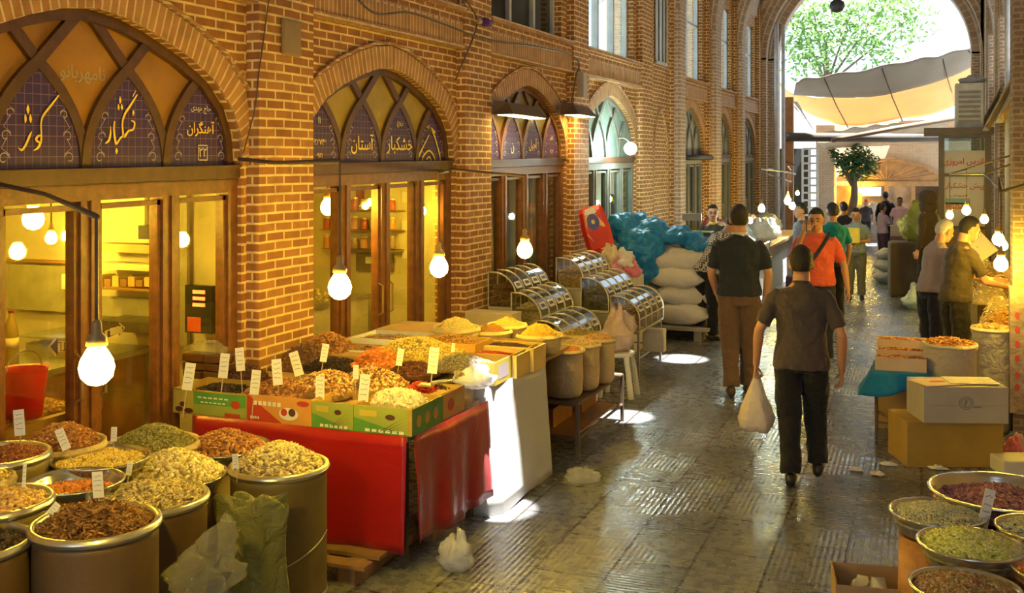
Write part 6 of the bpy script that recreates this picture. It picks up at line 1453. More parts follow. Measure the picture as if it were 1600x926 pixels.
# ================================================================ RIGHT FOREGROUND
SACKBR = mat('sack_paper_brown', (.42, .20, .07), .55, var=.3, scale=7, bump=.3, bscale=20)
for (px, py, w_, h, kd, lab, hp) in (
    (1562, 768, 212, .70, 'basin', 'widest steel basin at the right, full of purple-brown beans', ('purple-brown beans in the widest steel basin', -.05, .045, .011, 'seed', [(.38, .16, .18), (.50, .25, .25), (.28, .11, .12)], 1500)),
    (1465, 801, 146, .68, 'basin', 'steel basin of pale green seeds on a brown paper sack', ('pale green fennel-like seeds', -.01, .05, .006, 'seed', [(.60, .60, .36), (.70, .68, .44), (.48, .48, .27)], 2200)),
    (1517, 850, 162, .68, 'basin', 'steel basin of bright yellow-green seeds at the right front', ('bright yellow-green pumpkin seeds', -.01, .075, .0095, 'seed', [(.62, .66, .12), (.76, .78, .22), (.46, .52, .10), (.80, .74, .36)], 1900)),
    (1508, 918, 168, .66, 'basin', 'steel basin of speckled brown-green lentils at the lower right edge', ('speckled brown-green lentils', -.01, .05, .008, 'round', [(.34, .26, .10), (.22, .14, .06), (.48, .42, .2), (.42, .16, .08)], 2200)),
    (1626, 826, 134, .70, 'basin', 'steel basin of pale seeds cut by the right edge of the photo', ('pale grey-green seeds cut by the right edge', -.01, .05, .008, 'seed', [(.44, .44, .28), (.55, .54, .38)], 900)),
    (1650, 892, 130, .67, 'basin', 'steel basin of orange lentils at the lower right corner', ('orange lentils at the lower right corner', -.01, .03, .006, 'round', ORANGE, 900))):
    c, r = drum(px, py, w_, h, lab, SACKBR, kd)
    heap('heap_of_seeds', hp[0], (c.x, c.y, h + hp[1]), r * .93, hp[2], hp[3], hp[4], hp[5], hp[6])
card(1541, 796, 64, 4.75, 'long white price card standing between the three right-hand basins', tilt=.28, wr=.26)
def rbox(c, sx, sy, sz, rz, name, label, mt, z=0, cat='box', open_=False, parent=None, bev=0):
    M = Matrix.Translation((c[0], c[1], z)) @ Matrix.Rotation(rz, 4, 'Z'); m = MB()
    if open_: m.tray(-sx / 2, sx / 2, -sy / 2, sy / 2, 0, sz, .008, .02, M)
    else: m.box(-sx / 2, sx / 2, -sy / 2, sy / 2, 0, sz, M)
    o = m.build(name, mt, parent, at=None if parent else (c[0], c[1], z))
    if bev: mod(o, 'BEVEL', width=bev, segments=2)
    return (tag(o, label, cat) if not parent else o), M
c = PZ(1358, 905, .33) + Vector((0, .05, 0))
rbox(c, .33, .30, .33, YAW * .4, 'open_cardboard_box', 'open brown cardboard box of plastic bags at the bottom edge, left of the basins', CARD, open_=True)
plastic_bag('pale plastic bags stuffed in the open cardboard box', (c.x, c.y, .04), .12, .11, .27, film('white_film', (.85, .85, .85), .9), 61)
plastic_bag('clear plastic bag at the lower right corner between the basins', tuple(PZ(1597, 905, .60)), .06, .05, .16, CLEAR, 62)
# two stacked boxes
c = PZ(1494, 731, 0); c = c + Vector((-SY, CY, 0)) * .22
br, M = rbox(c, .72, .42, .345, YAW * .95, 'cardboard_box', 'large brown cardboard box standing on the paving', CARDY, bev=.006)
c2_ = PZ(1512, 661, .35) + Vector((-SY, CY, 0)) * .20
T = thing('cardboard_box', 'white cardboard box with a round grey emblem, on top of the brown one', 'box', (c2_.x, c2_.y, .35))
WB = mat('box_white', (.48, .44, .36), .6, var=.08)
_, M = rbox(c2_, .62, .38, .27, YAW * .9, 'box_body', '', WB, z=.347, parent=T)
m = MB()
for r_ in (.055, .04): 
    for k in range(20): a, b = 2 * pi * k / 20, 2 * pi * (k + 1) / 20; m.quad(*[M @ Vector((q * cos(t) + .0, -.1925, .15 + q * sin(t) * .9)) for q, t in ((r_, a), (r_, b), (r_ - .008, b), (r_ - .008, a))])
m.poly([M @ Vector((x, -.1925, z)) for x, z in ((-.02, .125), (.0, .125), (.012, .17), (-.008, .175))]); m.build('emblem', mat('print_grey', (.26, .25, .23), .6), T)
m = MB(); m.poly([M @ Vector((x, -.1925, z)) for x, z in ((.05, .115), (.11, .115), (.11, .128), (.05, .128))]); m.build('print_text', mat('print_grey', (.26, .25, .23), .6), T)
m = MB(); m.box(-.31, .31, -.193, .193, .13, .134, M); m.build('tape_line', mat('tape_beige', (.40, .35, .26), .5), T)
for k, (dx, dy, sx, rz_, c_, lb) in enumerate(((-.16, -.04, .34, .25, (.74, .55, .47), 'pinkish paper sheet with a red mark lying on the white box'), (.10, .0, .36, -.1, (.66, .58, .52), 'plain pale paper sheet lying on the white box'))):
    q = M @ Vector((dx, dy, 0)); m = MB(); M2 = Matrix.Translation((q.x, q.y, .622 + k * .006)) @ Matrix.Rotation(YAW + rz_, 4, 'Z'); m.box(-sx / 2, sx / 2, -.13, .13, 0, .004, M2)
    T = thing('paper_sheet', lb, 'paper', (q.x, q.y, .622), None); m.build('sheet', mat('paper_%d' % k, c_, .7), T)
    if k == 0: m = MB(); m.poly([M2 @ Vector((.07 * cos(t), .035 * sin(t), .0055)) for t in [2 * pi * j / 14 for j in range(14)]]); m.build('red_mark', mat('mark_red', (.6, .15, .08), .6), T)
# sacks behind
for (px, py, w_, h, lab, hp) in ((1483, 536, 82, .79, 'wide grey-beige sack of orange dried fruit behind the white box', ('orange and brown dried fruit in the wide sack', .05, .016, 'flake', [(.60, .26, .05), (.72, .38, .08), (.42, .18, .05)], 500)),
                                 (1550, 512, 60, .88, 'tall narrow grey-beige sack beside the pillar', ('brown shelled nuts in the tall narrow sack', .03, .014, 'almond', [(.5, .3, .12), (.6, .4, .18)], 350))):
    c, r = drum(px, py, w_, h, lab, BURLG, 'sack'); heap('heap_of_dried_fruit', hp[0], (c.x, c.y, h), r * .93, hp[1], hp[2], hp[3], hp[4], hp[5], lo=True)
# side table with blue cloth and trays
ct = PZ(1405, 690, 0) + Vector((.05, .28, 0)); hx_, hy_ = .23, .30; ht = .56
ct = PZ(1408, 575, ht); hx_, hy_ = .22, .26
T = thing('side_table', 'small thin-legged table under a blue cloth at the right of the walkway', 'table', (ct.x, ct.y, 0))
m = MB(); m.box(ct.x - hx_, ct.x + hx_, ct.y - hy_, ct.y + hy_, ht - .02, ht); m.build('tabletop', RUST, T)
for (a, b) in ((-1, -1), (1, -1), (-1, 1), (1, 1)): m = MB(); m.tube([(ct.x + a * (hx_ - .03), ct.y + b * (hy_ - .03), 0), (ct.x + a * (hx_ - .03), ct.y + b * (hy_ - .03), ht - .02)], .013, 6); m.build('leg', RUST, T)
m = MB()
for (p, q) in (((-1, -1), (1, -1)), ((1, -1), (1, 1)), ((1, 1), (-1, 1)), ((-1, 1), (-1, -1))): m.tube([(ct.x + p[0] * (hx_ - .03), ct.y + p[1] * (hy_ - .03), .14), (ct.x + q[0] * (hx_ - .03), ct.y + q[1] * (hy_ - .03), .14)], .009, 6)
m.build('stretcher', RUST, T)
def bcloth(u, v):
    a = 2 * pi * u; ca, sa = cos(a), sin(a); k = 1 / max(abs(ca), abs(sa))
    if v < .5: q = v * 2; return Vector((ct.x + ca * k * hx_ * q * 1.03, ct.y + sa * k * hy_ * q * 1.03, ht + .006))
    q = (v - .5) * 2; dr = .10 + .03 * sin(a * 3) + .10 * max(0, cos(a - 3.9)) ** 4; o = 1.03 + q * (.10 + .10 * sin(a * 6) + .45 * max(0, cos(a - 3.9)) ** 6)
    return Vector((ct.x + ca * k * hx_ * o, ct.y + sa * k * hy_ * o, ht + .006 - dr * q))
m = sheet(bcloth, 72, 12); o = m.build('blue_cloth', cloth('cloth_blue', (.0, .16, .42), .7, bump=.6), at=(ct.x, ct.y, ht)); tag(o, 'bright blue cloth with a drooping corner over the small side table', 'tablecloth'); mod(o, 'SOLIDIFY', thickness=.004)
TRW = mat('tray_peach', (.62, .46, .30), .6)
for k, (dy, z, lb) in enumerate(((-.10, .57, 'front fruit tray on the blue-clothed table'), (.10, .60, 'middle fruit tray on the blue-clothed table'), (.28, .66, 'rear raised fruit tray on the blue-clothed table'))):
    x, y = ct.x - .0, ct.y + dy; m = MB(); m.tray(x - .20, x + .20, y - .10, y + .10, z, z + .11, .008, .06); tag(m.build('fruit_tray', TRW, at=(x, y, z)), lb, 'tray', 'fruit trays on the blue cloth')
    heap('heap_of_dried_fruit', lb.replace('fruit tray on', 'layer of orange-brown fruit in the tray on'), (x, y, z + .09), 0, .02, .013, 'raisin', [(.44, .16, .04), (.6, .28, .06), (.3, .1, .03)], 260, rect=(.185, .085), lo=True)
m = MB(); m.box(ct.x - .19, ct.x + .19, ct.y + .19, ct.y + .37, .0, .655); tag(m.build('wooden_crate', CARD, at=(ct.x, ct.y + .28, 0)), 'cardboard box carrying the rear fruit tray', 'box')
# foam box, small coloured bundle, litter
c = PZ(1600, 742, 0); rbox(c + Vector((0, .1, 0)), .40, .26, .11, YAW, 'foam_box', 'flat white foam box on the floor by the right edge', STY, bev=.008)
for k, (px, py, c_) in enumerate(((1583, 690, (.62, .16, .14)), (1592, 684, (.6, .42, .35)), (1590, 697, (.12, .14, .25)))):
    q = PZ(px, 720, 0); plastic_bag(['red', 'pinkish', 'dark blue'][k] + ' patterned bundle by the foot of the pillar', (q.x, q.y + .1 * k, .02), .07, .06, .17, cloth('bundle_%d' % k, c_), 70 + k, 'small_bundle', cat='bundle')
for k, (px, py) in enumerate(((1422, 722), (1466, 733), (1370, 742), (1389, 727), (1338, 735))):
    q = PZ(px, py, 0); plastic_bag(['largest', 'flattest', 'leftmost dark', 'middle', 'smallest'][k] + ' scrap of torn paper littering the floor by the brown box', (q.x, q.y, .002), .05 + .015 * (k % 2), .04, .03, PAPER, 80 + k, 'paper_scrap', cat='litter')
# pillar with wrapped patterned cloth
q = PD(1594, HOR, 8.9); PXX, PYY = q.x, q.y
T = thing('wrapped_pillar', 'pale pillar wrapped in cream paper with red flowers at its foot, cut by the right edge', 'pillar', (PXX, PYY, 0))
m = MB(); m.cs = False; m.box(PXX - .06, PXX + .3, PYY - .08, PYY + .25, .0, 6.3); m.build('pillar_shaft', brick('pillar_tiles', (.26, .17, .10), (.32, .22, .14), (.4, .32, .24), .12, .05, .01), T)
m = MB(); m.box(PXX - .085, PXX + .06, PYY - .11, PYY + .06, .2, 1.25); o = m.build('paper_wrap', mat('wrap_cream', (.36, .27, .20), .6, var=.3, scale=8, bump=.6, bscale=18), T)
m = MB()
for z in (.42, .52, .66, .78, .90, 1.02):
    for dx in (-.03, .035): m.poly([(PXX + dx + .02 * cos(t), PYY - .1125, z + .028 * sin(t) + (.05 if dx > 0 else 0)) for t in [2 * pi * k / 10 for k in range(10)]])
m.build('flower_print', mat('flower_red', (.55, .06, .08), .6), T)
# lit stalls along the right wall
STG = mat('stall_wood', (.36, .22, .10), .6)
for k, (x0, x1, y0, y1, h, lb) in enumerate(((.55, 1.5, 9.9, 11.6, .62, 'nearest lit stall bench behind the two sacks'), (.75, 1.5, 11.9, 14.2, .72, 'middle lit stall bench behind the two men'), (.62, 1.5, 14.6, 17.4, .78, 'far stall bench beside the booth'))):
    T = thing('stall_bench', lb, 'stall', ((x0 + x1) / 2, (y0 + y1) / 2, 0)); m = MB(); x1 = 1.38; m.box(x0, x1, y0, y1, h - .05, h); m.build('bench_top', STG, T); m = MB(); m.box(x0 + .04, x1, y0 + .05, y1 - .05, .0, h - .05); m.build('bench_panel', CARDY, T)
gl = [(1530, 478, 10.2, .66, (.62, .34, .08)), (1512, 500, 10.1, .5, (.5, .2, .06)), (1548, 455, 10.6, .72, (.72, .55, .3)), (1525, 430, 12.2, .85, (.75, .6, .35)), (1545, 420, 12.4, .9, (.6, .38, .1)), (1515, 405, 13.2, .95, (.7, .55, .28)), (1552, 400, 12.9, 1.0, (.7, .5, .2)), (1530, 388, 14.6, 1.0, (.75, .66, .5)), (1512, 380, 15.6, 1.0, (.62, .5, .3))]
for k, (px, py, D_, h, c_) in enumerate(gl):
    q = PD(px, py, D_); x = max(.72, min(1.35, q.x)); zt = (.62 if q.y < 11.7 else .72 if q.y < 14.3 else .78) + .002
    heap('heap_of_grain', ['amber', 'rust', 'cream', 'ivory', 'ochre', 'straw', 'golden', 'pale', 'tan'][k] + ' heap of goods on the lit stalls, number %s from the near end' % ['two', 'one', 'three', 'four', 'five', 'seven', 'six', 'eight', 'nine'][k], (x, q.y, zt), 0, max(.14, q.z - zt + .05), .016, 'almond', [c_, tuple(v * .7 for v in c_), tuple(min(1, v * 1.2) for v in c_)], 220, rect=(.20, .24), lo=True, group='heaps on the lit stalls')
for k, (px, py, D_, c_) in enumerate(((1512, 470, 9.9, (.55, .40, .06)), (1528, 462, 9.7, (.55, .18, .06)), (1545, 470, 9.75, (.62, .28, .06)), (1520, 445, 10.6, (.66, .5, .3)))):
    q = PD(px, py, D_); rbox((max(.7, q.x), max(9.98, q.y)), .26, .18, .14, YAW + .1 * k, 'goods_box', ['yellow', 'red-brown', 'orange', 'cream'][k] + ' box of sweets on the nearest lit stall', mat('gbox_%d' % k, c_, .5), z=.622, bev=.006)
q = PD(1527, 385, 12.4); m = MB(); M = Matrix.Translation(q) @ Matrix.Rotation(YAW, 4, 'Z') @ Matrix.Rotation(-.6, 4, 'Y') @ Matrix.Rotation(-.5, 4, 'X'); m.box(-.15, .15, -.004, .004, -.17, .17, M); T = thing('tilted_board', 'tilted pale price board over the lit stall in front of the olive-shirted man', 'board', q - Vector((0, 0, .2)))
m.build('board_panel', PAPER, T); m = MB(); m.tube([q, Vector((q.x + .1, q.y + .1, .72))], .012, 6); m.build('board_post', STG, T)
for (px, py, D_, r, lb) in ((1564, 413, 8.7, .055, 'largest bare bulb at the right, beside the pillar'), (1560, 374, 10.2, .055, 'bare bulb just above the largest one at the right'), (1538, 343, 13.5, .05, 'bare bulb right of the black-haired man'), (1510, 329, 15.5, .06, 'bare bulb above the black-haired man, highest of the right row'), (1484, 336, 15.0, .05, 'bare bulb between the two customers heads'), (1568, 384, 11.2, .045, 'bulb tucked behind the pair at the pillar')):
    bulb(px, py, D_, r, lb, .45)
tt = sorted([v for k_, v in TOPS.items() if 'right' in k_ or 'black-haired' in k_ or 'customers' in k_ or 'pair at the pillar' in k_], key=lambda v: v.y)
tt = [v for v in tt if v.x > -1.5]
rod(tt, .012, 'long rod along the right stalls holding the row of bulbs')
for k, q in enumerate((tt[0], tt[len(tt) // 2], tt[-1])):
     rod([q, Vector((XRW - .1, q.y, q.z + .3))], .014, ['nearest', 'middle', 'farthest'][k] + ' bracket carrying the rod of bulbs on the right', name='bulb_bracket', cat='bracket')
# booth with red lettering
b0, b1_ = PD(1471, 210, 19.5), PD(1533, 210, 19.5); yb = b0.y
T = thing('lettered_booth', 'glass booth with red Persian lettering on white panes on the right', 'booth', (b0.x + .4, yb, 0))
X0, X1, Z1 = b0.x, b1_.x + .1, b0.z
m = MB(); 
for x in (X0, X1): m.box(x - .05, x + .05, yb - .05, yb + .05, 0, Z1)
zm = PD(1500, 273, 19.5).z
for z in (Z1 - .04, zm, 1.15): m.box(X0, X1, yb - .04, yb + .04, z - .03, z + .03)
m.box(X0 - .3, X1 + .1, yb - .1, yb + 1.2, Z1, Z1 + .12); m.build('booth_frame', mat('booth_steel', (.12, .10, .09), .5, .4), T)
m = MB(); m.box(X0 + .05, X1 - .05, yb - .008, yb, 1.18, Z1 - .3); pn_ = m.build('white_pane', cloth('pane_white', (.82, .78, .70), .3, .5, .06, .05), T)
m = MB(); m.box(X0 + .05, X1 - .05, yb - .005, yb, Z1 - .3, Z1 - .05); m.build('clear_pane', glass('booth_glass', (.7, .8, .75), .15), T)
REDL = mat('letter_red', (.62, .04, .03), .5)
for (txt, px, py, hh, ww) in (('بازرس امروزی', 1503, 253, .15, .72), ('پیش خشکبار', 1500, 291, .14, .66), ('فروش', 1494, 305, .06, .3)):
    q = PD(px, py, 19.5); lettering(txt, hh, REDL, frame_mat((X0 + (X1 - X0) * .5 - (.1 if ww < .5 else 0), yb - .014, q.z), (1, 0, 0), (0, 0, 1)), T, width=ww, bold=.02)
q = PD(1498, 308, 19.5); m = MB(); m.box(X0 + .07, X1 - .3, yb - .012, yb - .009, q.z - .12, q.z - .02); m.build('teal_stripe', mat('stripe_teal', (.25, .5, .48), .5), T)
q = PD(1498, 318, 19.5); m = MB(); m.box(X0 + .07, X1 - .3, yb - .012, yb - .009, q.z - .10, q.z + .02); m.build('orange_stripe', mat('stripe_orange', (.7, .22, .06), .5), T)
lettering('خشکبار', .07, WHP, frame_mat((X0 + .35, yb - .014, q.z - .04), (1, 0, 0), (0, 0, 1)), T, width=.4, bold=.02)
m = MB(); m.box(X0 + .05, X1 - .05, yb - .02, yb + .9, .0, 1.15); m.build('booth_base', STG, T)
# air cooler on top
T = thing('air_cooler', 'boxy grey-white air cooler on top of the lettered booth', 'air cooler', (X1 - .35, yb + .5, Z1 + .12))
ax0, ax1 = PD(1492, 200, 20).x, PD(1534, 200, 20).x
m = MB(); m.box(ax0, ax1, yb + .2, yb + .9, Z1 + .13, Z1 + .95); m.build('cooler_case', mat('cooler_white', (.55, .53, .50), .5, var=.15), T)
m = MB()
for k in range(7): m.box(ax0 + .05, ax1 - .05, yb + .185, yb + .2, Z1 + .22 + k * .09, Z1 + .27 + k * .09)
m.build('cooler_grille', mat('grille_grey', (.25, .24, .23), .5), T)
plastic_bag('crumpled grey sheet bundled over the air cooler', (ax0 + .3, yb + .5, Z1 + .95), .22, .2, .16, cloth('sheet_grey2', (.4, .38, .38)), 90, 'cloth_bundle', cat='bundle')
# pile of sacks in the middle of the far right
SG = cloth('sack_dull', (.30, .28, .24), .85, bump=.6)
for k, (dx, dy, z) in enumerate(((-.0, 0, 0), (.62, .05, 0), (-.05, .55, 0), (.02, .05, .22), (.62, .1, .22), (.05, .08, .44), (.6, .12, .44))):
    q = PD(1394, HOR, 20.6); pillow((q.x + dx * .9, q.y + dy, z), .72, .5, .25, .1 * (-1) ** k, ['left bottom', 'right bottom', 'rear bottom', 'left second', 'right second', 'left top', 'right top'][k] + ' dull grey sack in the pile on the right of the far walkway', SG, group='dull grey sacks on the right')
for k, (dx, c_, w_) in enumerate(((.0, (.10, .04, .03), .42), (.45, (.12, .05, .04), .4), (.1, (.3, .22, .14), .6))):
    q = PD(1408, HOR, 20.9); rbox((q.x + dx, q.y + .05), w_, .35, .20, 0, 'goods_crate', ['dark brown left', 'dark brown right', 'tan upper'][k] + ' crate on the pile of dull sacks', mat('crate_%d' % k, c_, .6), z=.70 if k < 2 else .905)
q = PD(1440, HOR, 18.6); plastic_bag('yellow-green tarp-wrapped bundle beside the booth', (q.x, q.y, .95), .36, .3, .75, cloth('tarp_yellow', (.42, .42, .06), .5), 92, 'wrapped_bundle', cat='bundle')
rbox((q.x - .12, q.y), .85, .6, .95, .1, 'goods_crate', 'large brown draped crate under the yellow-green bundle', cloth('drape_brown', (.16, .12, .07)), bev=.05)
q = PD(1432, HOR, 16.8); plastic_bag('whitish green plastic sack at the feet of the white-haired man', (q.x, q.y, 0), .2, .2, .42, cloth('green_white', (.5, .58, .48), .4, .2), 93, 'plastic_sack', cat='sack')
q = PD(1384, HOR, 22.6); plastic_bag('small dark and white sack at the near left foot of the pile', (q.x + .02, q.y - .6, 0), .2, .2, .42, cloth('sack_mixed', (.35, .34, .33)), 94, 'plastic_sack', cat='sack')
# canvas flaps along the right arcade
for k, y in enumerate((15.6, 19.0, 22.2)):
    m = sheet(lambda u, v: Vector((XRW - .15 - .45 * v - .04 * sin(u * 12), y + 1.5 * u, 3.9 - .9 * v - .12 * sin(u * pi))), 16, 6); o = m.build('canvas_awning', cloth('canvas_tan', (.45, .36, .24), .8, .25), at=(XRW - .15, y, 3.0)); mod(o, 'SOLIDIFY', thickness=.01)
    tag(o, ['nearest', 'second', 'farthest'][k] + ' folded tan canvas awning on the right arcade', 'awning', 'canvas awnings on the right')

# ================================================================ FAR LEFT STALLS
T = thing('steel_cart', 'steel-railed cart heaped with bagged goods in the middle distance', 'cart', (-3.0, 16.8, 0))
m = MB(); m.box(-3.8, -2.35, 15.9, 18.2, .72, .76); m.build('cart_top', GREYST, T)
for (x, y) in ((-3.75, 15.95), (-2.4, 15.95), (-2.4, 18.15), (-3.75, 18.15)): m = MB(); m.tube([(x, y, 0), (x, y, 1.0)], .018, 6); m.build('leg', GREYST, T)
m = MB(); m.tube([(-3.75, 15.95, 1.0), (-2.4, 15.95, 1.0), (-2.4, 18.15, 1.0)], .016, 6); m.build('cart_rail', mat('chrome2', (.7, .7, .7), .2, .9), T)
T = thing('goods_table', 'long far-left table piled with clothes and plastic bags under the small lamps', 'table', (-3.3, 21.5, 0)); m = MB(); m.box(-3.9, -2.5, 18.8, 24.5, .8, .85); m.build('tabletop', STG, T); m = MB(); m.box(-3.85, -2.55, 18.85, 24.4, 0, .8); m.build('drape', cloth('drape_grey', (.34, .32, .3)), T)
cols_ = [(.72, .72, .66), (.5, .56, .58), (.66, .60, .5), (.55, .12, .1), (.75, .74, .7), (.40, .46, .40), (.7, .4, .3), (.62, .62, .64)]
rn = random.Random(4); nm_w = ['first', 'second', 'third', 'fourth', 'fifth', 'sixth', 'seventh', 'eighth', 'ninth', 'tenth', 'eleventh', 'twelfth', 'thirteenth', 'fourteenth', 'fifteenth', 'sixteenth', 'seventeenth', 'eighteenth', 'nineteenth', 'twentieth', 'twenty-first', 'twenty-second']
cn = ['white', 'bluish', 'beige', 'dark red', 'bright white', 'grey-green', 'salmon', 'silver']
for k in range(22):
    on = k < 9; x = rn.uniform(-3.6, -2.6) if on else rn.uniform(-3.7, -2.7); y = (16.1 + (k // 3) * .72 + rn.uniform(-.1, .1)) if on else (19.1 + (k - 9) * .40)
    z = .765 if on else .855
    plastic_bag('%s bag of goods, %s from the near end of the far-left stalls' % (cn[k % 8], nm_w[k]), (x, y, z), .26, .24, .34 + .14 * rn.random(), cloth('bagc_%d' % (k % 8), cols_[k % 8], .35, .15, .15, .9), 100 + k, 'goods_bag', cat='bag')
for (px, py, D_, r, lb, mt) in ((1190, 326, 17.2, .055, 'cool green-white lamp over the steel cart', COOLM), (1172, 345, 15.9, .04, 'small greenish lamp behind the navy-shirted man', COOLM), (1231, 314, 21.0, .07, 'warm bulb of the pair over the far-left table', BULBM), (1238, 322, 20.5, .06, 'cool lamp of the pair over the far-left table', COOLM), (1246, 302, 24.0, .045, 'faint yellow bulb highest over the far-left table', BULBM)):
    bulb(px, py, D_, r, lb, .5, mt)
tl = sorted([v for k_, v in TOPS.items() if 'cart' in k_ or 'navy' in k_ or 'far-left' in k_], key=lambda v: v.y)
rod(tl + [Vector((-3.0, 25.7, 2.4))], .012, 'thin rail carrying the far-left lamps')
# scale on a counter
q = PD(1092, 360, 14.9); T = thing('weighing_scale', 'weighing scale with a boxy display on a post beside the sacks', 'scale', (q.x, q.y, 1.28))
m = MB(); m.box(q.x - .2, q.x + .2, q.y - .14, q.y + .14, 1.28, 1.33); m.build('scale_base', mat('scale_dark', (.05, .05, .05), .4), T)
m = MB(); m.box(q.x - .19, q.x + .19, q.y - .13, q.y + .13, 1.345, 1.36); m.build('pan', mat('pan_green', (.40, .52, .16), .4), T)
m = MB(); m.tube([(q.x - .13, q.y + .1, 1.3), (q.x - .13, q.y + .1, 1.5)], .015, 6); m.build('post', mat('scale_dark', (.05, .05, .05), .4), T); m = MB(); m.box(q.x - .25, q.x + .02, q.y + .06, q.y + .13, 1.5, 1.60); m.build('scale_display', mat('scale_grey', (.3, .28, .26), .4), T)
m = MB(); m.box(q.x - .5, q.x + .3, q.y - .25, q.y + .3, 0, 1.275); tag(m.build('scale_counter', mat('counter_grey', (.3, .28, .24), .6), at=(q.x, q.y, 0)), 'plain counter under the weighing scale', 'counter')

# ================================================================ COURTYARD BEYOND THE ARCH
FY = 35.8
BRF = brick('brick_far', (.78, .58, .38), (.82, .64, .44), (.85, .74, .58), dirt=.1)
m = MB(); x0, x1 = PY(1275, 300, FY).x, PY(1600, 300, FY).x
m.box(x0, x1 + 3, FY, FY + 1, 0, 3.75); structure(m.build('wall_courtyard', BRF))
m = MB(); a_ = PY(1275, 300, 34.6).x; b_ = PY(1303, 300, 34.6).x; m.box(a_, b_, 34.6, FY, 0, 3.6); structure(m.build('trim_7', BRF))
T = thing('arched_shop_front', 'brown wooden shop front with a wide low arched fanlight across the far courtyard', 'shop front', ((x0 + x1) / 2, FY, 0))
sa, sb = PY(1303, 300, FY - .1).x, PY(1470, 300, FY - .1).x; zt = PY(1390, 288, FY - .1).z
WB2 = mat('wood_far', (.56, .34, .17), .5, var=.15); m = MB(); yb2 = FY - .1
m.box(sa, sb, yb2 - .12, yb2, zt - .05, zt + .1)
for k in range(5): x = sa + (sb - sa) * k / 4; m.box(x - .06, x + .06, yb2 - .08, yb2, 0, zt)
m.box(sa, sb, yb2 - .1, yb2, 0, .62); m.build('wood_frame', WB2, T)
m = MB()
zc = [PY(px, py, yb2).z for px, py in ((1310, 278), (1335, 262), (1375, 250), (1400, 249), (1440, 260), (1465, 275))]
P = [Vector((sa + (sb - sa) * t, yb2 - .05, z)) for t, z in zip((0, .2, .45, .6, .85, 1), zc)]
for p, q in zip(P, P[1:]): m.quad((p.x, yb2 - .04, zt + .1), (q.x, yb2 - .04, zt + .1), q, p)
m.build('fanlight', mat('fan_brown', (.58, .34, .16), .4, var=.3, scale=3), T)
m = MB()
for k in range(-5, 6): m.tube([((sa + sb) / 2, yb2 - .06, zt + .1), ((sa + sb) / 2 + k * .33, yb2 - .06, zt + .1 + .68 - abs(k) * .085)], .02, 5)
for p, q in zip(P, P[1:]): m.tube([p, q], .045, 6)
m.build('fan_ribs', WB2, T)
for k in range(4):
    x = sa + (sb - sa) * k / 4; m = MB(); m.box(x + .06, x + (sb - sa) / 4 - .06, yb2 - .03, yb2 - .025, .62, zt - .05); m.build('pane', mat(['far_pane_warm', 'far_pane_dark', 'far_pane_pale', 'far_pane_dark'][k], [(.35, .22, .08), (.12, .07, .04), (.38, .28, .2), (.12, .07, .04)][k], .15, var=.5, scale=2), T)
m = MB(); q = PY(1362, 299, yb2 - .1); m.box(q.x - .28, q.x + .28, q.y - .02, q.y, q.z - .14, q.z + .14); m.build('lit_sign', emit('white_sign', (1, .98, .9), 1.4), T)
q = PY(1345, 297, yb2 - .3); bulb(1345, 297, (q - Vector((0, 0, EYE))).dot(Vector((-SY, CY, 0))), .07, 'round yellow lamp at the far shop front', .3)
_t = TOPS['round yellow lamp at the far shop front']; rod([_t, Vector((_t.x, FY - .2, _t.z + .02))], .015, 'short bracket of the yellow lamp at the far shop front', name='lamp_bracket', cat='bracket')
q = PY(1365, 352, 34.9); m = MB(); m.box(q.x - .9, q.x + .6, 34.6, 35.2, 0, .75); tag(m.build('far_counter', mat('marble', (.6, .5, .42), .5), at=(q.x, 34.9, 0)), 'low pale counter in front of the far shop', 'counter')
plastic_bag('white bundle of plastic on the far counter', (q.x - .1, 34.9, .75), .5, .25, .42, film('white_film', (.85, .85, .85), .9), 131)
# left edge: orange post, dark doorway, white lattice
p = PY(1231, 330, 31.6); m = MB(); m.box(p.x - .16, p.x + .16, 31.45, 31.75, 0, PY(1231, 152, 31.6).z); tag(m.build('wooden_post', mat('post_orange', (.42, .20, .08), .6, var=.2), at=(p.x, 31.6, 0)), 'tall orange-brown wooden post at the left of the courtyard', 'post')
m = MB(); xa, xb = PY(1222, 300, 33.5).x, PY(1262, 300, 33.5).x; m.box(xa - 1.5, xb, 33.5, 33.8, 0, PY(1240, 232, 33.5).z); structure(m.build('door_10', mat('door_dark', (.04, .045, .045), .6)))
for k in range(1):
    xa, xb = PY(1254, 300, 33.0).x, PY(1277, 300, 33.0).x; za, zb_ = .6, PY(1265, 232, 33.0).z; T = thing('white_lattice', 'tall white lattice ladder frame beside the pale brick pier', 'lattice', ((xa + xb) / 2, 33, 0)); m = MB()
    for x in (xa, (xa + xb) / 2, xb): m.box(x - .03, x + .03, 32.97, 33.03, 0, zb_)
    n = int((zb_ - za) / .22)
    for j in range(n + 1): z = za + (zb_ - za) * j / n; m.box(xa, xb, 32.98, 33.02, z - .03, z + .03)
    m.build('lattice_frame', mat('lattice_white', (.78, .82, .84), .5), T)
for k, (a, b) in enumerate((((1198, 263), (1243, 272)), ((1200, 272), (1236, 284)))):
    rod([PD(*a, 29.0), PD(*b, 29.5)], .025, ['upper', 'lower'][k] + ' white tube lamp slanting from the great arch pier', mat('tube_white', (.75, .75, .8), .4), 'tube_lamp', 'lamp')
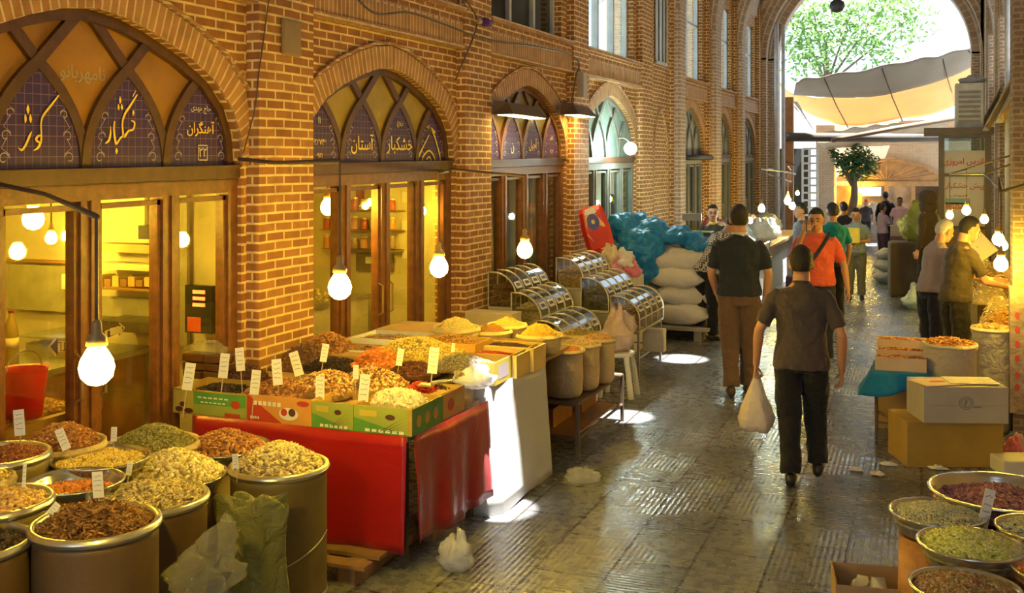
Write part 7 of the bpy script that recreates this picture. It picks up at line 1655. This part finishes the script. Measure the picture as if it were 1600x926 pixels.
# drain pipes along the end pier and right piers
for k, (px, D_, r) in enumerate(((1203, 28.9, .06), (1213, 29.3, .05), (1572, 13.8, .05), (1553, 18.2, .05))):
    q = PD(px, HOR, D_); x = (XP + .45 if k == 0 else XP + .58) if k < 2 else XRW - .18 - (.02 * k)
    m = MB(); m.cs = True; m.tube([(x, q.y, 0), (x, q.y, 6.2)], r, 10); tag(m.build('drain_pipe', mat('pipe_white', (.62, .60, .60), .4), at=(x, q.y, 0)), ['white pipe on the left pier of the great arch', 'thinner white pipe beside it on the left pier', 'pale pipe high on the nearest right pier', 'pale pipe on the farther right pier'][k], 'pipe')
# tie beams under the awning
rod([PD(1228, 214, 30.6), PD(1395, 215, 31.2), PD(1540, 213, 31.4)], .13, 'thick dark beam across the great arch under the awning', mat('beam_log', (.10, .085, .07), .7), 'timber_beam', 'beam')
rod([PD(1300, 219, 30.4), PD(1400, 200, 30.5), PD(1490, 185, 30.6)], .07, 'slanting brown pole under the striped awning', mat('pole_brown', (.22, .15, .10), .6), 'timber_pole', 'pole')
# awnings
GA = cloth('awning_grey', (.30, .28, .24), .8, .22, .06, .2, 2); TA = cloth('awning_tan', (.70, .50, .28), .75, .42, .08, .3, 2)
def grid_sheet(rows, nu=40, nv=10, wr=.03):
    """rows: list of picture polylines with a distance each"""
    R = [[PD(x, y, d) for (x, y, d) in r] for r in rows]
    def row(r, u): s = u * (len(r) - 1); i = min(int(s), len(r) - 2); return r[i].lerp(r[i + 1], s - i)
    def fn(u, v):
        s = v * (len(R) - 1); i = min(int(s), len(R) - 2); p = row(R[i], u).lerp(row(R[i + 1], u), s - i)
        return p + Vector((0, 0, wr * sin(u * 40 + v * 3) * (1 - v) + wr * noise.noise(Vector((u * 6, v * 3, 0)))))
    return sheet(fn, nu, nv)
def smooth_row(pts, d0, d1): 
    Q = smooth_pts([(x, y, d0 + (d1 - d0) * i / (len(pts) - 1)) for i, (x, y) in enumerate(pts)], 5); return Q
m = grid_sheet([smooth_row([(1243, 132), (1258, 122), (1330, 112), (1420, 95), (1480, 83), (1536, 69)], 30.9, 30.9), smooth_row([(1240, 148), (1290, 151), (1360, 151), (1430, 137), (1490, 118), (1537, 92)], 32.2, 32.2)])
o = m.build('cloth_awning', GA, at=PD(1400, 120, 31.5)); tag(o, 'sagging grey canvas awning strung across the far arch, above the tan one', 'awning'); mod(o, 'SOLIDIFY', thickness=.012)
m = grid_sheet([smooth_row([(1216, 128), (1243, 147), (1300, 151), (1370, 149), (1440, 133), (1490, 115), (1537, 90)], 32.3, 32.3), smooth_row([(1225, 150), (1270, 180), (1330, 196), (1400, 186), (1450, 180), (1500, 160), (1537, 122)], 33.6, 33.6)])
o = m.build('cloth_awning', TA, at=PD(1400, 160, 33)); tag(o, 'sunlit tan striped awning hanging under the grey one', 'awning'); mod(o, 'SOLIDIFY', thickness=.012)
for k, (a, b) in enumerate((((1288, 120), (1325, 196)), ((1378, 104), (1410, 186)), ((1472, 85), (1490, 150)), ((1513, 76), (1537, 105)))):
    pa, pb = PD(*a, 31.0) , PD(*b, 33.4); rod([pa - Vector((0, 0, .05)), pa.lerp(pb, .5) - Vector((0, 0, .12)), pb - Vector((0, 0, .06))], .018, ['first', 'second', 'third', 'fourth'][k] + ' dark cord from the left running over the awnings', name='awning_cord', cat='cord', group='cords over the awnings')
m = grid_sheet([smooth_row([(1262, 212), (1330, 200), (1400, 193), (1480, 187)], 31.6, 31.6), smooth_row([(1290, 232), (1350, 228), (1410, 226), (1478, 220)], 33.2, 33.2)])
o = m.build('torn_sheeting', cloth('sheeting_pale', (.72, .66, .56), .6, .4, .2, .8, 6), at=PD(1400, 215, 32)); tag(o, 'torn pale sheeting bunched below the slanting pole', 'sheeting'); mod(o, 'SOLIDIFY', thickness=.012)
m = grid_sheet([smooth_row([(1232, 158), (1245, 160)], 30.9, 31.1), smooth_row([(1258, 185), (1272, 205)], 31.0, 31.2)]); o = m.build('torn_sheeting', cloth('sheeting_pale', (.72, .66, .56)), at=PD(1250, 180, 31)); tag(o, 'small torn flap at the left end of the awnings', 'sheeting'); mod(o, 'SOLIDIFY', thickness=.012)
# trees
LEAF = cloth('leaf_green', (.16, .30, .07), .5, .5, .35, .0); LEAF2 = cloth('leaf_dark', (.05, .14, .04), .5, .35, .35, 0); BARK = mat('bark', (.16, .11, .07), .9)
def tree(base, blobs, n, ls, label, lm, seed):
    T = thing('leafy_tree', label, 'tree', base); rr = random.Random(seed); c0 = Vector(blobs[0][0])
    m = MB(); m.tube([Vector(base), Vector(base).lerp(c0, .6) + Vector((.1, 0, 0)), c0], [.16, .11, .05], 8)
    for (c_, r) in blobs[1:]: m.tube([Vector(base).lerp(c0, .75), Vector(c_)], [.06, .02], 6)
    m.build('trunk', BARK, T)
    m = MB(); tot = sum(r ** 2 for _, r in blobs)
    for (c_, r) in blobs:
        for i in range(int(n * r * r / tot)):
            v = Vector((rr.gauss(0, 1), rr.gauss(0, 1), rr.gauss(0, 1))).normalized() * r * rr.random() ** .5; p = Vector(c_) + Vector((v.x, v.y, v.z * .8))
            a = Vector((rr.gauss(0, 1), rr.gauss(0, 1), rr.gauss(0, .6))).normalized(); b = a.orthogonal().normalized(); k = ls * rr.uniform(.6, 1.3)
            m.poly([p - a * k, p - a * k * .2 + b * k * .38, p + a * k * .5 + b * k * .3, p + a * k, p + a * k * .5 - b * k * .3, p - a * k * .2 - b * k * .38])
    f = m.build('crown', lm, T); f['kind'] = 'stuff'
tree((PD(1322, 300, 33.4).x, PD(1322, 300, 33.4).y, 0), [(PD(1335, 262, 33.0), .55), (PD(1318, 252, 33.0), .35), (PD(1355, 256, 33.0), .45), (PD(1340, 240, 33.0), .4), (PD(1303, 240, 33.0), .2)], 1300, .075, 'slim dark green young tree before the far shopfront', LEAF2, 5)
tree((PD(1300, 300, 45).x, PD(1300, 300, 45).y, 0), [(PD(1290, 60, 44), 1.7), (PD(1330, 20, 44), 2.0), (PD(1260, 90, 43), 1.3), (PD(1370, 70, 44), 1.5), (PD(1270, 10, 43), 1.4), (PD(1420, 30, 46), 1.4), (PD(1380, 5, 45), 1.6), (PD(1250, 40, 43), 1.2)], 2600, .15, 'tall pale green plane tree in full sun behind the awnings', LEAF, 9)
# lamp hanging in the arch
q = PD(1308, 9, 24); T = thing('hanging_lamp', 'dark round street lamp hanging in the top of the great arch', 'lamp', q - Vector((0, 0, .15)))
m = MB(); m.cs = True; m.lathe([(.03, -.16), (.12, -.12), (.17, -.02), (.15, .08), (.07, .14), (.04, .2)], q, 20); m.build('lamp_bowl', mat('lamp_dark', (.07, .07, .09), .4), T)
m = MB(); m.tube([q + Vector((0, 0, .2)), q + Vector((0, 0, 4.6))], .012, 6); m.build('hanging_cord', FIT, T)
m = MB(); m.tube([q + Vector((0, 0, .22)), q + Vector((0, 0, .34))], .05, 10); m.build('lamp_cap', mat('lamp_dark', (.07, .07, .09), .4), T)
